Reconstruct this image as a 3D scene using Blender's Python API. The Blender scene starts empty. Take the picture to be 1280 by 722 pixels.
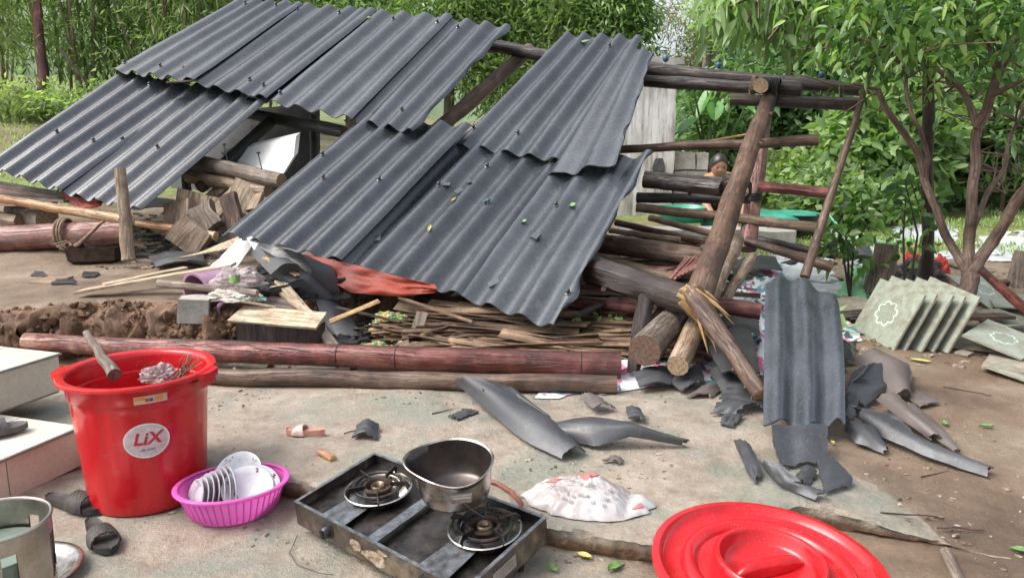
import bpy, math, random
import numpy as np
from math import sin, cos, tan, pi, radians, sqrt, exp, hypot, atan2
from mathutils import Vector, Matrix, Quaternion, noise
random.seed(7); RN = np.random.default_rng(11)
SC = bpy.context.scene; COL = SC.collection

# ---------------------------------------------------------------- camera
PITCH = radians(11); F = 960.0; CAMZ = 1.22
cd = bpy.data.cameras.new('camera'); cam = bpy.data.objects.new('camera', cd); COL.objects.link(cam)
cam.location = (0, 0, CAMZ); cam.rotation_euler = (pi/2-PITCH, 0, 0)
cd.sensor_width = 36; cd.lens = 27; cd.clip_start = 0.05; cd.clip_end = 400
SC.camera = cam
# ---------------------------------------------------------------- light
SUN_EL = radians(52); SUN_AZ = radians(-104)      # azimuth of the sun from +Y, clockwise
w = bpy.data.worlds.new('World'); SC.world = w; w.use_nodes = True
nt = w.node_tree; bg = nt.nodes['Background']
sky = nt.nodes.new('ShaderNodeTexSky'); sky.sky_type = 'NISHITA'; sky.sun_disc = False
sky.sun_elevation = SUN_EL; sky.sun_rotation = SUN_AZ; sky.dust_density = 5; sky.air_density = 1.0; sky.ozone_density = 1.0
hs = nt.nodes.new('ShaderNodeHueSaturation'); hs.inputs['Saturation'].default_value = .45
nt.links.new(sky.outputs[0], hs.inputs['Color']); nt.links.new(hs.outputs[0], bg.inputs[0]); bg.inputs[1].default_value = .15
sl = bpy.data.lights.new('sun', 'SUN'); sl.energy = 1.0; sl.angle = radians(38); sl.color = (1, .97, .92)
so = bpy.data.objects.new('sun', sl); COL.objects.link(so)
sd = Vector((sin(SUN_AZ)*cos(SUN_EL), cos(SUN_AZ)*cos(SUN_EL), sin(SUN_EL)))
so.rotation_euler = sd.to_track_quat('Z', 'Y').to_euler(); so.location = (0, 0, 20)
SC.view_settings.view_transform = 'Standard'; SC.view_settings.look = 'None'
SC.view_settings.exposure = 1.22; SC.view_settings.gamma = 1
SC.render.engine = 'CYCLES'

# ---------------------------------------------------------------- geometry helpers
def P(u, v, t):
    x = (u-640)/F; y = -(v-361)/F
    return Vector((x*t, (y*sin(PITCH)+cos(PITCH))*t, (y*cos(PITCH)-sin(PITCH))*t+CAMZ))
def Pz(u, v, z):
    y = -(v-361)/F
    return P(u, v, (z-CAMZ)/(y*cos(PITCH)-sin(PITCH)))
def sm(a, b, x):
    x = min(1, max(0, (x-a)/(b-a))); return x*x*(3-2*x)
def nz(x, y, z=0): return noise.noise(Vector((x, y, z)))
def bank_mask(x, y):
    yb = 4.02+.10*nz(x*1.7, 3.1)+.05*nz(x*6, 7) + 1.0*sm(-1.75, -.35, x)
    return sm(yb-.10, yb+.10, y)*(1-sm(-.6, .1, x))
def pad_edge(x):
    return 2.60-.355*(x+1.14)+.012*nz(x*5, 1)+.03*nz(x*1.5, 4)+.004*nz(x*40, 2)+.45*sm(.55, .95, x)
RAMP = [False]
def pad_mask(x, y):
    ye = pad_edge(x)
    k = sm(ye+.05, ye+.36, y) if RAMP[0] else (1 if y > ye else 0)
    return k*(1-sm(.9, 1.5, x))
def hb(x, y):
    z = .075*pad_mask(x, y)
    z += .07*sm(2.2, 3.6, y)*sm(.9, 1.6, x)
    z += .085*max(0, y-5.0)-.03*max(0, y-16)*1.0
    z += .10*max(0, -x-1.5)*sm(4.8, 11, y)
    z += .27*bank_mask(x, y)
    return z
def h(x, y):
    z = hb(x, y)
    r = hypot(x, y)
    dirt = 1-pad_mask(x, y)*(1-sm(4.2, 5, y))
    b = bank_mask(x, y)
    z += .010*nz(x*1.3, y*1.3, 2)*2
    if r < 9:
        k = (.35 + .65*dirt*sm(.6, 1.6, abs(x-.1)))
        z += k*(.009*nz(x*6, y*6, 5)+.004*nz(x*19, y*19, 3))
        e = 4*b*(1-b)
        if e > .01:
            z += e*(.07*nz(x*7, y*7, 9)+.04*nz(x*18, y*18, 1)+.03*nz(x*40, y*40, 1))
    else: z += .05*nz(x*.6, y*.6, 1)
    return z
def Tg(u, v, dz=0):
    t = 1.2; st = .02
    while t < 60:
        p = P(u, v, t)
        if p.z < hb(p.x, p.y)+dz: return t
        t += st*(1 if t < 8 else 4)
    return 60
def Pg(u, v, dz=0):
    p = P(u, v, Tg(u, v, dz)); p.z = h(p.x, p.y)+dz; return p

class MB:
    def __init__(s): s.v = []; s.f = []; s.m = []; s.uv = []; s.mats = []; s.ci = 0
    def use(s, m):
        if m not in s.mats: s.mats.append(m)
        s.ci = s.mats.index(m); return s
    def face(s, idx, uv=None):
        s.f.append(tuple(idx)); s.m.append(s.ci); s.uv.append(uv or [(0, 0)]*len(idx))
    def add(s, vs): b = len(s.v); s.v += [Vector(q) for q in vs]; return b
    def quad(s, a, b, c, d):
        i = s.add([a, b, c, d]); s.face((i, i+1, i+2, i+3), [(0, 0), (1, 0), (1, 1), (0, 1)])
    def box(s, c, size, R=None, bev=0):
        c = Vector(c); R = R or Matrix.Identity(3); hx, hy, hz = [q/2 for q in size]
        vs = [c+R@Vector((x, y, z)) for z in (-hz, hz) for x, y in ((-hx, -hy), (hx, -hy), (hx, hy), (-hx, hy))]
        i = s.add(vs)
        for q in ((3, 2, 1, 0), (4, 5, 6, 7), (0, 1, 5, 4), (1, 2, 6, 5), (2, 3, 7, 6), (3, 0, 4, 7)): s.face([i+k for k in q], [(0, 0), (size[0], 0), (size[0], size[2]), (0, size[2])])
    def prism(s, poly, ext):          # poly: list of 3D points, ext: vector
        ext = Vector(ext); n = len(poly); i = s.add(poly); j = s.add([Vector(q)+ext for q in poly])
        s.face(list(range(i, i+n))[::-1]); s.face(list(range(j, j+n)))
        for k in range(n): l = (k+1) % n; s.face((i+k, i+l, j+l, j+k))
    def tube(s, pts, rad, n=10, cap=None, rough=0, closed=False, flat=1.0):
        pts = [Vector(q) for q in pts]; m = len(pts)
        if not hasattr(rad, '__len__'): rad = [rad]*m
        rings = []; L = 0; up = None; sd_ = random.random()*50
        for k in range(m):
            if closed: d = pts[(k+1) % m]-pts[k-1]
            else: d = pts[min(k+1, m-1)]-pts[max(k-1, 0)]
            d.normalize()
            if up is None:
                up = Vector((0, 0, 1)) if abs(d.z) < .9 else Vector((0, 1, 0))
            sx = d.cross(up).normalized(); up = sx.cross(d).normalized()
            if k: L += (pts[k]-pts[k-1]).length
            rr = []
            for a in range(n):
                th = 2*pi*a/n-pi/2
                q = rad[k]*(1+rough*nz(cos(th)*1.5+sd_, sin(th)*1.5, L*3))
                rr.append(pts[k]+sx*cos(th)*q+up*sin(th)*q*flat)
            rings.append((s.add(rr), L))
        rng = range(m if closed else m-1)
        for k in rng:
            a0, l0 = rings[k]; a1, l1 = rings[(k+1) % m]
            for a in range(n):
                b = (a+1) % n; R_ = rad[k]*2*pi/n
                s.face((a0+a, a0+b, a1+b, a1+a), [(a*R_, l0), ((a+1)*R_, l0), ((a+1)*R_, l1), (a*R_, l1)])
        if not closed:
            c0 = s.ci
            if cap: s.use(cap)
            a0 = rings[0][0]; a1 = rings[-1][0]
            uvc = [(cos(2*pi*a/n)*rad[0], sin(2*pi*a/n)*rad[0]) for a in range(n)]
            s.face([a0+a for a in range(n)][::-1], uvc[::-1]); s.face([a1+a for a in range(n)], uvc)
            s.ci = c0
    def lathe(s, prof, n=40, M=None, rf=None):
        M = M or Matrix.Identity(4); idx = []
        for (r, z) in prof:
            row = []
            for a in range(n):
                th = 2*pi*a/n; q = r*(rf(th, z) if rf else 1)
                row.append(M@Vector((q*cos(th), q*sin(th), z)))
            idx.append(s.add(row))
        for k in range(len(prof)-1):
            for a in range(n):
                b = (a+1) % n; s.face((idx[k]+a, idx[k]+b, idx[k+1]+b, idx[k+1]+a))
        return idx
    def grid(s, fn, nu, nv, close=False):
        i = s.add([fn(a/(nu-1), b/(nv-1)) for b in range(nv) for a in range(nu)])
        for b in range(nv-1):
            for a in range(nu-1):
                k = i+b*nu+a
                s.face((k, k+1, k+1+nu, k+nu), [(a/(nu-1), b/(nv-1)), ((a+1)/(nu-1), b/(nv-1)), ((a+1)/(nu-1), (b+1)/(nv-1)), (a/(nu-1), (b+1)/(nv-1))])
        return i
    def shell(s, fn, nu, nv, th):     # closed thin sheet, thickness th below
        g = [[fn(a/(nu-1), b/(nv-1)) for a in range(nu)] for b in range(nv)]
        def nrm(a, b):
            a0, a1, b0, b1 = max(a-1, 0), min(a+1, nu-1), max(b-1, 0), min(b+1, nv-1)
            q = (g[b][a1]-g[b][a0]).cross(g[b1][a]-g[b0][a]); return q.normalized() if q.length > 1e-9 else Vector((0, 0, 1))
        top = s.add([g[b][a] for b in range(nv) for a in range(nu)])
        bot = s.add([g[b][a]-nrm(a, b)*th for b in range(nv) for a in range(nu)])
        for b in range(nv-1):
            for a in range(nu-1):
                k = b*nu+a; uv = [(a/(nu-1), b/(nv-1)), ((a+1)/(nu-1), b/(nv-1)), ((a+1)/(nu-1), (b+1)/(nv-1)), (a/(nu-1), (b+1)/(nv-1))]
                s.face((top+k, top+k+1, top+k+1+nu, top+k+nu), uv)
                s.face((bot+k+nu, bot+k+1+nu, bot+k+1, bot+k), uv[::-1])
        ed = [b*nu for b in range(nv)][::-1]+list(range(1, nu))+[b*nu+nu-1 for b in range(1, nv)]+[(nv-1)*nu+a for a in range(nu-2, 0, -1)]
        n = len(ed)
        for q in range(n):
            a, b = ed[q], ed[(q+1) % n]; s.face((top+b, top+a, bot+a, bot+b))
    def build(s, name, mat=None, parent=None, smooth=True, origin=None, ang=40, kind=None, mod=None):
        if mat is not None: s.mats = [mat]+[m for m in s.mats if m is not mat]; s.m = [0 if len(s.mats) == 1 else q for q in s.m]
        vs = np.array([tuple(q) for q in s.v], float).reshape(-1, 3)
        if origin is None:
            mn, mx = vs.min(0), vs.max(0); origin = Vector(((mn[0]+mx[0])/2, (mn[1]+mx[1])/2, mn[2]))
        origin = Vector(origin)
        me = bpy.data.meshes.new(name); me.from_pydata((vs-np.array(origin)).tolist(), [], s.f)
        for m in s.mats: me.materials.append(m)
        if len(s.mats) > 1: me.polygons.foreach_set('material_index', s.m)
        ul = me.uv_layers.new(name='UVMap'); flat = [c for f in s.uv for q in f for c in q]
        ul.data.foreach_set('uv', flat)
        if smooth:
            me.polygons.foreach_set('use_smooth', [True]*len(me.polygons))
            try: me.set_sharp_from_angle(angle=radians(ang))
            except Exception: pass
        me.update()
        o = bpy.data.objects.new(name, me); COL.objects.link(o)
        place(o, origin, parent)
        if kind: o['kind'] = kind
        return o
WPOS = {}
def place(o, origin, parent=None):
    WPOS[o.name] = Vector(origin)
    if parent is not None:
        o.parent = parent; o.location = Vector(origin)-WPOS[parent.name]
    else: o.location = origin
def tag(o, label=None, cat=None, group=None, kind=None):
    if label: o['label'] = label
    if cat: o['category'] = cat
    if group: o['group'] = group
    if kind: o['kind'] = kind
    return o
def thing(name, label, cat, loc, group=None):
    o = bpy.data.objects.new(name, None); COL.objects.link(o); o.empty_display_size = .1; place(o, loc)
    return tag(o, label, cat, group)
def inst(name, me, M, parent=None):
    o = bpy.data.objects.new(name, me); COL.objects.link(o)
    loc, rot, scl = M.decompose()
    place(o, loc, parent); o.rotation_mode = 'QUATERNION'; o.rotation_quaternion = rot; o.scale = scl
    return o

# ---------------------------------------------------------------- materials
def new_mat(name):
    m = bpy.data.materials.new(name); m.use_nodes = True; t = m.node_tree
    return m, t, t.nodes['Principled BSDF']
def ND(t, typ, **k):
    n = t.nodes.new(typ)
    for a, b in k.items():
        if a[0] == '_': setattr(n, a[1:], b)
        else: n.inputs[a.replace('_', ' ')].default_value = b
    return n
def ramp(t, fac, stops, interp='LINEAR'):
    r = t.nodes.new('ShaderNodeValToRGB'); r.color_ramp.interpolation = interp; e = r.color_ramp.elements
    while len(e) < len(stops): e.new(.5)
    for q, (p, c) in zip(e, stops): q.position = p; q.color = tuple(c)+((1,) if len(c) == 3 else ())
    t.links.new(fac, r.inputs[0]); return r.outputs[0]
def mixc(t, fac, a, b, mode='MIX'):
    n = t.nodes.new('ShaderNodeMix'); n.data_type = 'RGBA'; n.blend_type = mode
    for i, q in ((0, fac), (6, a), (7, b)):
        if hasattr(q, 'is_linked') or hasattr(q, 'links'): t.links.new(q, n.inputs[i])
        else: n.inputs[i].default_value = q if i == 0 else tuple(q)+((1,) if len(q) == 3 else ())
    return n.outputs[2]
def math_(t, op, a, b=None, c=None):
    n = t.nodes.new('ShaderNodeMath'); n.operation = op
    for i, q in enumerate((a, b, c)):
        if q is None: continue
        if hasattr(q, 'links'): t.links.new(q, n.inputs[i])
        else: n.inputs[i].default_value = q
    return n.outputs[0]
def coords(t, src='Object', scale=(1, 1, 1)):
    tc = t.nodes.new('ShaderNodeTexCoord'); mp = t.nodes.new('ShaderNodeMapping'); mp.inputs['Scale'].default_value = scale
    t.links.new(tc.outputs[src], mp.inputs[0]); return mp.outputs[0]
def nse(t, vec, scale, detail=5, rough=.6, dist=0):
    n = ND(t, 'ShaderNodeTexNoise', Scale=scale, Detail=detail, Roughness=rough, Distortion=dist)
    t.links.new(vec, n.inputs['Vector']); return n.outputs['Fac']
def bump(t, b, hgt, strength=.4, dist=.01):
    n = ND(t, 'ShaderNodeBump', Strength=strength, Distance=dist); t.links.new(hgt, n.inputs['Height']); t.links.new(n.outputs[0], b.inputs['Normal'])
def rnd(t):
    n = t.nodes.new('ShaderNodeObjectInfo'); return n.outputs['Random']
def M_(name, c1, c2=None, scale=8, rough=.7, metal=0, bmp=.3, bd=.004, fine=60, c3=None, spec=.5, vary=0, coat=0, lo=.35, hi=.65):
    """two or three tone mottled surface with fine relief"""
    m, t, b = new_mat(name); v = coords(t)
    c2 = c2 or tuple(q*.7 for q in c1)
    n1 = nse(t, v, scale, 6, .65)
    stops = [(lo, c2), (hi, c1)] if c3 is None else [(lo, c2), (.5, c1), (hi, c3)]
    col = ramp(t, n1, stops); n2 = nse(t, v, fine, 4, .7)
    col = mixc(t, .5, col, ramp(t, n2, [(.3, (.75,)*3), (.7, (1.15,)*3)]), 'MULTIPLY')
    if vary:
        r = math_(t, 'MULTIPLY_ADD', rnd(t), vary*2, 1-vary); hv = ND(t, 'ShaderNodeHueSaturation'); t.links.new(r, hv.inputs['Value']); t.links.new(col, hv.inputs['Color']); col = hv.outputs[0]
    t.links.new(col, b.inputs['Base Color']); b.inputs['Roughness'].default_value = rough; b.inputs['Metallic'].default_value = metal
    b.inputs['Specular IOR Level'].default_value = spec; b.inputs['Coat Weight'].default_value = coat; b.inputs['Coat Roughness'].default_value = .15
    rr = math_(t, 'MULTIPLY_ADD', n1, .3, rough-.15); t.links.new(rr, b.inputs['Roughness'])
    if bmp: bump(t, b, math_(t, 'ADD', n2, n1), bmp, bd)
    return m
def wood(name, c1, c2, c3, rough=.5, streak=1.0, vary=.12, bmp=.5):
    m, t, b = new_mat(name)
    v = coords(t, 'UV', (1, 1, 1)); vs = coords(t, 'UV', (90, 5, 1)); vo = coords(t)
    n1 = nse(t, vo, 5, 5, .6, .5); n2 = nse(t, vs, 1.0, 6, .7, .6); n3 = nse(t, vo, 38, 4, .6)
    col = ramp(t, n1, [(.32, c2), (.5, c1), (.68, c3)])
    col = mixc(t, .8*streak, col, ramp(t, n2, [(.3, (.35,)*3), (.5, (.85,)*3), (.72, (1.35,)*3)]), 'MULTIPLY')
    col = mixc(t, .5, col, ramp(t, n3, [(.3, (.6,)*3), (.6, (1.1,)*3)]), 'MULTIPLY')
    vc = coords(t, 'UV', (30, 1.6, 1)); n5 = nse(t, vc, 1.0, 5, .65, 1.2); crk = ramp(t, math_(t, 'ABSOLUTE', math_(t, 'SUBTRACT', n5, .5)), [(.0, (.30,)*3), (.035, (1,)*3)])
    col = mixc(t, .85*streak, col, crk, 'MULTIPLY'); n6 = nse(t, vo, 11, 5, .7); col = mixc(t, ramp(t, n6, [(.58, (0,)*3), (.70, (.6,)*3)]), col, c2)
    r = math_(t, 'MULTIPLY_ADD', rnd(t), vary*2, 1-vary); hv = ND(t, 'ShaderNodeHueSaturation'); t.links.new(r, hv.inputs['Value']); t.links.new(col, hv.inputs['Color'])
    t.links.new(hv.outputs[0], b.inputs['Base Color'])
    t.links.new(math_(t, 'MULTIPLY_ADD', n2, .35, rough-.15), b.inputs['Roughness'])
    bump(t, b, math_(t, 'ADD', math_(t, 'ADD', n2, math_(t, 'MULTIPLY', n1, 1.5)), crk), bmp, .008)
    return m
def endgrain(name, c1, c2):
    m, t, b = new_mat(name); v = coords(t, 'UV')
    ln = t.nodes.new('ShaderNodeVectorMath'); ln.operation = 'LENGTH'; t.links.new(v, ln.inputs[0])
    r = math_(t, 'ADD', math_(t, 'MULTIPLY', ln.outputs['Value'], 700), math_(t, 'MULTIPLY', nse(t, v, 30), 7))
    s = math_(t, 'MULTIPLY_ADD', math_(t, 'SINE', r), .25, .5)
    col = mixc(t, .6, ramp(t, s, [(.2, c2), (.8, c1)]), ramp(t, nse(t, v, 60, 6), [(.35, tuple(q*.4 for q in c2)), (.6, c1)]), 'MIX')
    t.links.new(col, b.inputs['Base Color']); b.inputs['Roughness'].default_value = .75; bump(t, b, nse(t, v, 90), .5, .004); return m
def leafmat(name, ca, cb, cc, rough=.45, tr=.35, spec=.4):
    m, t, b = new_mat(name); at = t.nodes.new('ShaderNodeAttribute'); at.attribute_name = 'tint'
    col = ramp(t, at.outputs['Fac'], [(0, ca), (.5, cb), (1, cc)])
    r = math_(t, 'MULTIPLY_ADD', rnd(t), .3, .85); hv = ND(t, 'ShaderNodeHueSaturation'); t.links.new(r, hv.inputs['Value']); t.links.new(col, hv.inputs['Color']); col = hv.outputs[0]
    t.links.new(col, b.inputs['Base Color']); b.inputs['Roughness'].default_value = rough; b.inputs['Specular IOR Level'].default_value = spec
    tl = t.nodes.new('ShaderNodeBsdfTranslucent'); t.links.new(mixc(t, 1, col, (1.0, 1.25, .5), 'MULTIPLY'), tl.inputs[0])
    mx = t.nodes.new('ShaderNodeMixShader'); mx.inputs[0].default_value = tr
    t.links.new(b.outputs[0], mx.inputs[1]); t.links.new(tl.outputs[0], mx.inputs[2]); t.links.new(mx.outputs[0], t.nodes['Material Output'].inputs[0])
    return m
MT = {}
def sheet_mat(name, base, dark, light, r0=.04):
    m, t, b = new_mat(name); v = coords(t); vu = coords(t, 'UV', (1, .06, 1))
    n1 = nse(t, v, 3, 5, .6); n2 = nse(t, v, 45, 5, .75); n3 = nse(t, v, 160, 3, .7); n4 = nse(t, vu, 35, 4, .6)
    col = ramp(t, n1, [(.3, dark), (.5, base), (.72, light)])
    col = mixc(t, .55, col, ramp(t, n4, [(.3, (.93,)*3), (.7, (1.06,)*3)]), 'MULTIPLY')
    col = mixc(t, ramp(t, n2, [(.58, (0,)*3), (.72, (.4,)*3)]), col, (.12, .12, .118))
    col = mixc(t, ramp(t, nse(t, v, 14, 5, .7), [(.60, (0,)*3), (.74, (.5,)*3)]), col, (.10, .085, .07))
    col = mixc(t, ramp(t, n3, [(.64, (0,)*3), (.70, (.7,)*3)]), col, (.28, .28, .27))
    hv = ND(t, 'ShaderNodeHueSaturation'); t.links.new(math_(t, 'MULTIPLY_ADD', rnd(t), .35, .82), hv.inputs['Value']); t.links.new(col, hv.inputs['Color'])
    t.links.new(hv.outputs[0], b.inputs['Base Color'])
    t.links.new(math_(t, 'MULTIPLY_ADD', n2, .50, r0), b.inputs['Roughness']); b.inputs['Specular IOR Level'].default_value = 1.0
    bump(t, b, math_(t, 'ADD', math_(t, 'MULTIPLY', n3, .5), n2), .30, .003)
    return m
MT['sheet'] = sheet_mat('tarred_sheet', (.030, .036, .044), (.018, .021, .026), (.050, .056, .064))
MT['shard'] = sheet_mat('tarred_shard', (.025, .027, .031), (.014, .015, .018), (.044, .046, .050), .28)
MT['sheetbrown'] = sheet_mat('sheet_underside', (.085, .062, .052), (.05, .036, .032), (.12, .10, .09), .42)
MT['redbark'] = wood('red_wet_bark', (.15, .042, .034), (.06, .020, .018), (.28, .10, .08), .28)
MT['redpale'] = wood('pale_red_bark', (.25, .105, .085), (.12, .042, .034), (.42, .27, .22), .34)
def longlog():
    m = wood('long_red_log_bark', (.13, .034, .026), (.045, .014, .011), (.25, .11, .085), .18); t = m.node_tree; b = t.nodes['Principled BSDF']
    src = b.inputs['Base Color'].links[0].from_socket; tc = t.nodes.new('ShaderNodeTexCoord'); sx = t.nodes.new('ShaderNodeSeparateXYZ'); t.links.new(tc.outputs['Object'], sx.inputs[0])
    nn = math_(t, 'MULTIPLY_ADD', nse(t, coords(t), 3.5, 5, .7), .9, -.45); x = math_(t, 'ADD', sx.outputs[0], nn)
    k = ramp(t, math_(t, 'MULTIPLY_ADD', x, .30, .5), [(.05, (2.1, 2.7, 2.5)), (.22, (1.5, 1.7, 1.8)), (.45, (1.5, 1.3, 1.35)), (.60, (1.0, .85, .85)), (.80, (1.0, .75, .7)), (.95, (.8, .75, .7))])
    t.links.new(mixc(t, 1, src, k, 'MULTIPLY'), b.inputs['Base Color']); return m
MT['longlog'] = longlog()
MT['brown'] = wood('brown_bark', (.115, .062, .038), (.045, .028, .021), (.19, .125, .09), .42)
MT['dark'] = wood('dark_smoked_wood', (.036, .024, .020), (.015, .011, .010), (.075, .05, .04), .38)
MT['black'] = wood('charred_wood', (.026, .025, .026), (.012, .012, .012), (.05, .048, .046), .45)
MT['grey'] = wood('grey_weathered_wood', (.20, .155, .12), (.11, .085, .065), (.30, .25, .21), .7)
MT['tan'] = wood('tan_peeled_wood', (.33, .24, .16), (.20, .13, .085), (.44, .35, .26), .6)
MT['plank'] = wood('raw_plank', (.52, .40, .27), (.34, .24, .15), (.62, .51, .38), .65)
MT['bamboo'] = wood('dry_bamboo', (.46, .25, .12), (.30, .14, .06), (.58, .38, .22), .38)
MT['bambooweather'] = wood('weathered_bamboo', (.30, .20, .13), (.17, .105, .07), (.42, .31, .22), .55, vary=.3)
MT['strip'] = wood('split_bamboo_strip', (.19, .115, .065), (.085, .05, .03), (.29, .195, .12), .6, vary=.4)
MT['end'] = endgrain('cut_end_grain', (.42, .30, .19), (.16, .095, .055))
MT['enddark'] = endgrain('wet_end_grain', (.17, .10, .065), (.06, .035, .025))
MT['raw'] = wood('fresh_splinter_wood', (.62, .40, .17), (.40, .20, .07), (.75, .56, .32), .6)
MT['rope'] = M_('rope_fibre', (.30, .22, .14), (.14, .09, .06), 30, .9)
MT['blackplastic'] = M_('black_plastic', (.02, .02, .022), (.012, .012, .013), 8, .35, bmp=.2)
MT['blackrubber'] = M_('dusty_black_rubber', (.018, .017, .017), (.050, .044, .038), 14, .7, bmp=.5, fine=150, lo=.45, hi=.62)
MT['greyrubber'] = M_('dusty_grey_rubber', (.06, .058, .06), (.12, .11, .10), 12, .75)
MT['metal'] = M_('worn_steel', (.50, .47, .43), (.28, .24, .20), 9, .34, 1.0, .15, .001, 120)
MT['darkmetal'] = M_('sooty_metal', (.10, .085, .075), (.025, .022, .022), 20, .38, .8, .4, .002, 90)
MT['rustmetal'] = M_('rusty_iron', (.10, .06, .045), (.03, .025, .022), 25, .6, .6)
MT['chrome'] = M_('greasy_chrome', (.62, .60, .57), (.30, .26, .22), 16, .25, 1.0, .1, .001)
MT['enamel'] = M_('black_enamel', (.012, .012, .013), (.035, .028, .022), 18, .22, 0, .25, .001, 120, coat=.5)
MT['white'] = M_('white_paint', (.72, .72, .69), (.60, .59, .55), 4, .45, bmp=.1)
MT['bolt'] = M_('bolt_cap', (.018, .02, .024), (.03, .03, .035), 40, .5)
MT['boltblue'] = M_('blue_bolt_cap', (.03, .10, .16), (.02, .05, .09), 40, .45)
MT['nail'] = M_('bright_washer', (.45, .45, .45), (.3, .3, .3), 40, .4, .9)
MT['redtarp'] = M_('red_tarp', (.27, .035, .012), (.13, .018, .010), 6, .6, bmp=.5, bd=.01)
MT['pinkplastic'] = M_('mauve_plastic', (.42, .24, .36), (.30, .17, .26), 5, .4, bmp=.1)
MT['concrete'] = M_('weathered_concrete', (.42, .40, .36), (.24, .23, .20), 6, .85, bmp=.6, bd=.01, fine=40)
MT['clay'] = M_('clay_lump', (.23, .13, .07), (.10, .055, .03), 9, .9, bmp=.8, bd=.02, vary=.2)
MT['greenp'] = M_('green_basin_plastic', (.03, .34, .20), (.02, .26, .16), 4, .3, bmp=.05)
MT['greentarp'] = M_('green_tarp', (.06, .33, .24), (.03, .2, .14), 8, .45, bmp=.4)
MT['ash'] = M_('dark_ash', (.05, .047, .045), (.02, .02, .02), 20, .9)
MT['redcloth'] = M_('red_cloth', (.55, .05, .035), (.40, .03, .02), 8, .7)
MT['whitecloth'] = M_('white_cloth', (.50, .52, .53), (.32, .35, .36), 5, .8, bmp=.6, bd=.02)
def red_plastic():
    m, t, b = new_mat('red_bucket_plastic'); v = coords(t)
    d = ramp(t, nse(t, v, 170, 3, .8), [(.61, (0,)*3), (.72, (.6,)*3)]); d2 = ramp(t, nse(t, v, 5, 4), [(.42, (0,)*3), (.6, (1,)*3)])
    dd = mixc(t, 1, d, d2, 'MULTIPLY')
    c = ramp(t, nse(t, coords(t, 'Object', (1, 1, .15)), 16), [(.35, (.40, .008, .012)), (.65, (.52, .012, .018))])
    scf = ramp(t, nse(t, coords(t, 'Object', (1, 1, 3)), 9, 7, .75), [(.56, (0,)*3), (.74, (.5,)*3)])
    col = mixc(t, dd, c, (.50, .24, .20)); col = mixc(t, scf, col, (.34, .085, .065)); t.links.new(col, b.inputs['Base Color'])
    t.links.new(math_(t, 'MULTIPLY_ADD', math_(t, 'ADD', nse(t, v, 25, 5), scf), .34, .04), b.inputs['Roughness'])
    b.inputs['Subsurface Weight'].default_value = .0; bump(t, b, nse(t, v, 22, 4), .12, .004); return m
MT['red'] = red_plastic()
def plastic_tr(name, c, rough=.3, tr=.35):
    m, t, b = new_mat(name); b.inputs['Base Color'].default_value = (*c, 1); b.inputs['Roughness'].default_value = rough
    tl = t.nodes.new('ShaderNodeBsdfTranslucent'); tl.inputs[0].default_value = (*c, 1)
    mx = t.nodes.new('ShaderNodeMixShader'); mx.inputs[0].default_value = tr
    bump(t, b, nse(t, coords(t), 60), .1, .002)
    t.links.new(b.outputs[0], mx.inputs[1]); t.links.new(tl.outputs[0], mx.inputs[2]); t.links.new(mx.outputs[0], t.nodes['Material Output'].inputs[0]); return m
MT['pink'] = plastic_tr('pink_basket_plastic', (.80, .16, .55), .3, .35)
MT['clear'] = plastic_tr('thin_plastic_film', (.52, .44, .44), .2, .5)
MT['greenfilm'] = plastic_tr('green_film', (.25, .55, .30), .3, .4)
def print_mat(name, base, inks, scale, thr=.6, rough=.5):
    m, t, b = new_mat(name); v = coords(t); col = None
    c = base
    for i, (ink, th) in enumerate(inks):
        vv = coords(t, 'Object', (1+i*.3, 1, 1.2)); mp = ramp(t, nse(t, vv, scale*(1+.35*i), 2, .5, .8), [(th, (0,)*3), (th+.02, (1,)*3)])
        c = mixc(t, mp, c, ink)
    c = mixc(t, .5, c, ramp(t, nse(t, v, 9, 5), [(.3, (.65,)*3), (.6, (1.05,)*3)]), 'MULTIPLY')
    t.links.new(c, b.inputs['Base Color']); b.inputs['Roughness'].default_value = rough; bump(t, b, nse(t, v, 18, 4), .5, .01); return m
MT['patch'] = print_mat('checked_tarpaulin', (.66, .67, .68), [((.10, .28, .33), .50), ((.62, .16, .28), .555), ((.05, .09, .13), .60), ((.70, .70, .70), .60)], 3.6)
MT['bagprint'] = print_mat('printed_bag', (.62, .58, .57), [((.72, .25, .24), .66)], 5)
MT['packet'] = print_mat('foil_packet', (.10, .25, .08), [((.45, .30, .08), .52), ((.6, .62, .45), .6), ((.4, .06, .03), .65)], 22)
MT['junkprint'] = print_mat('patterned_plastic', (.50, .44, .38), [((.08, .28, .20), .6), ((.6, .55, .5), .58)], 20)

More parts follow.
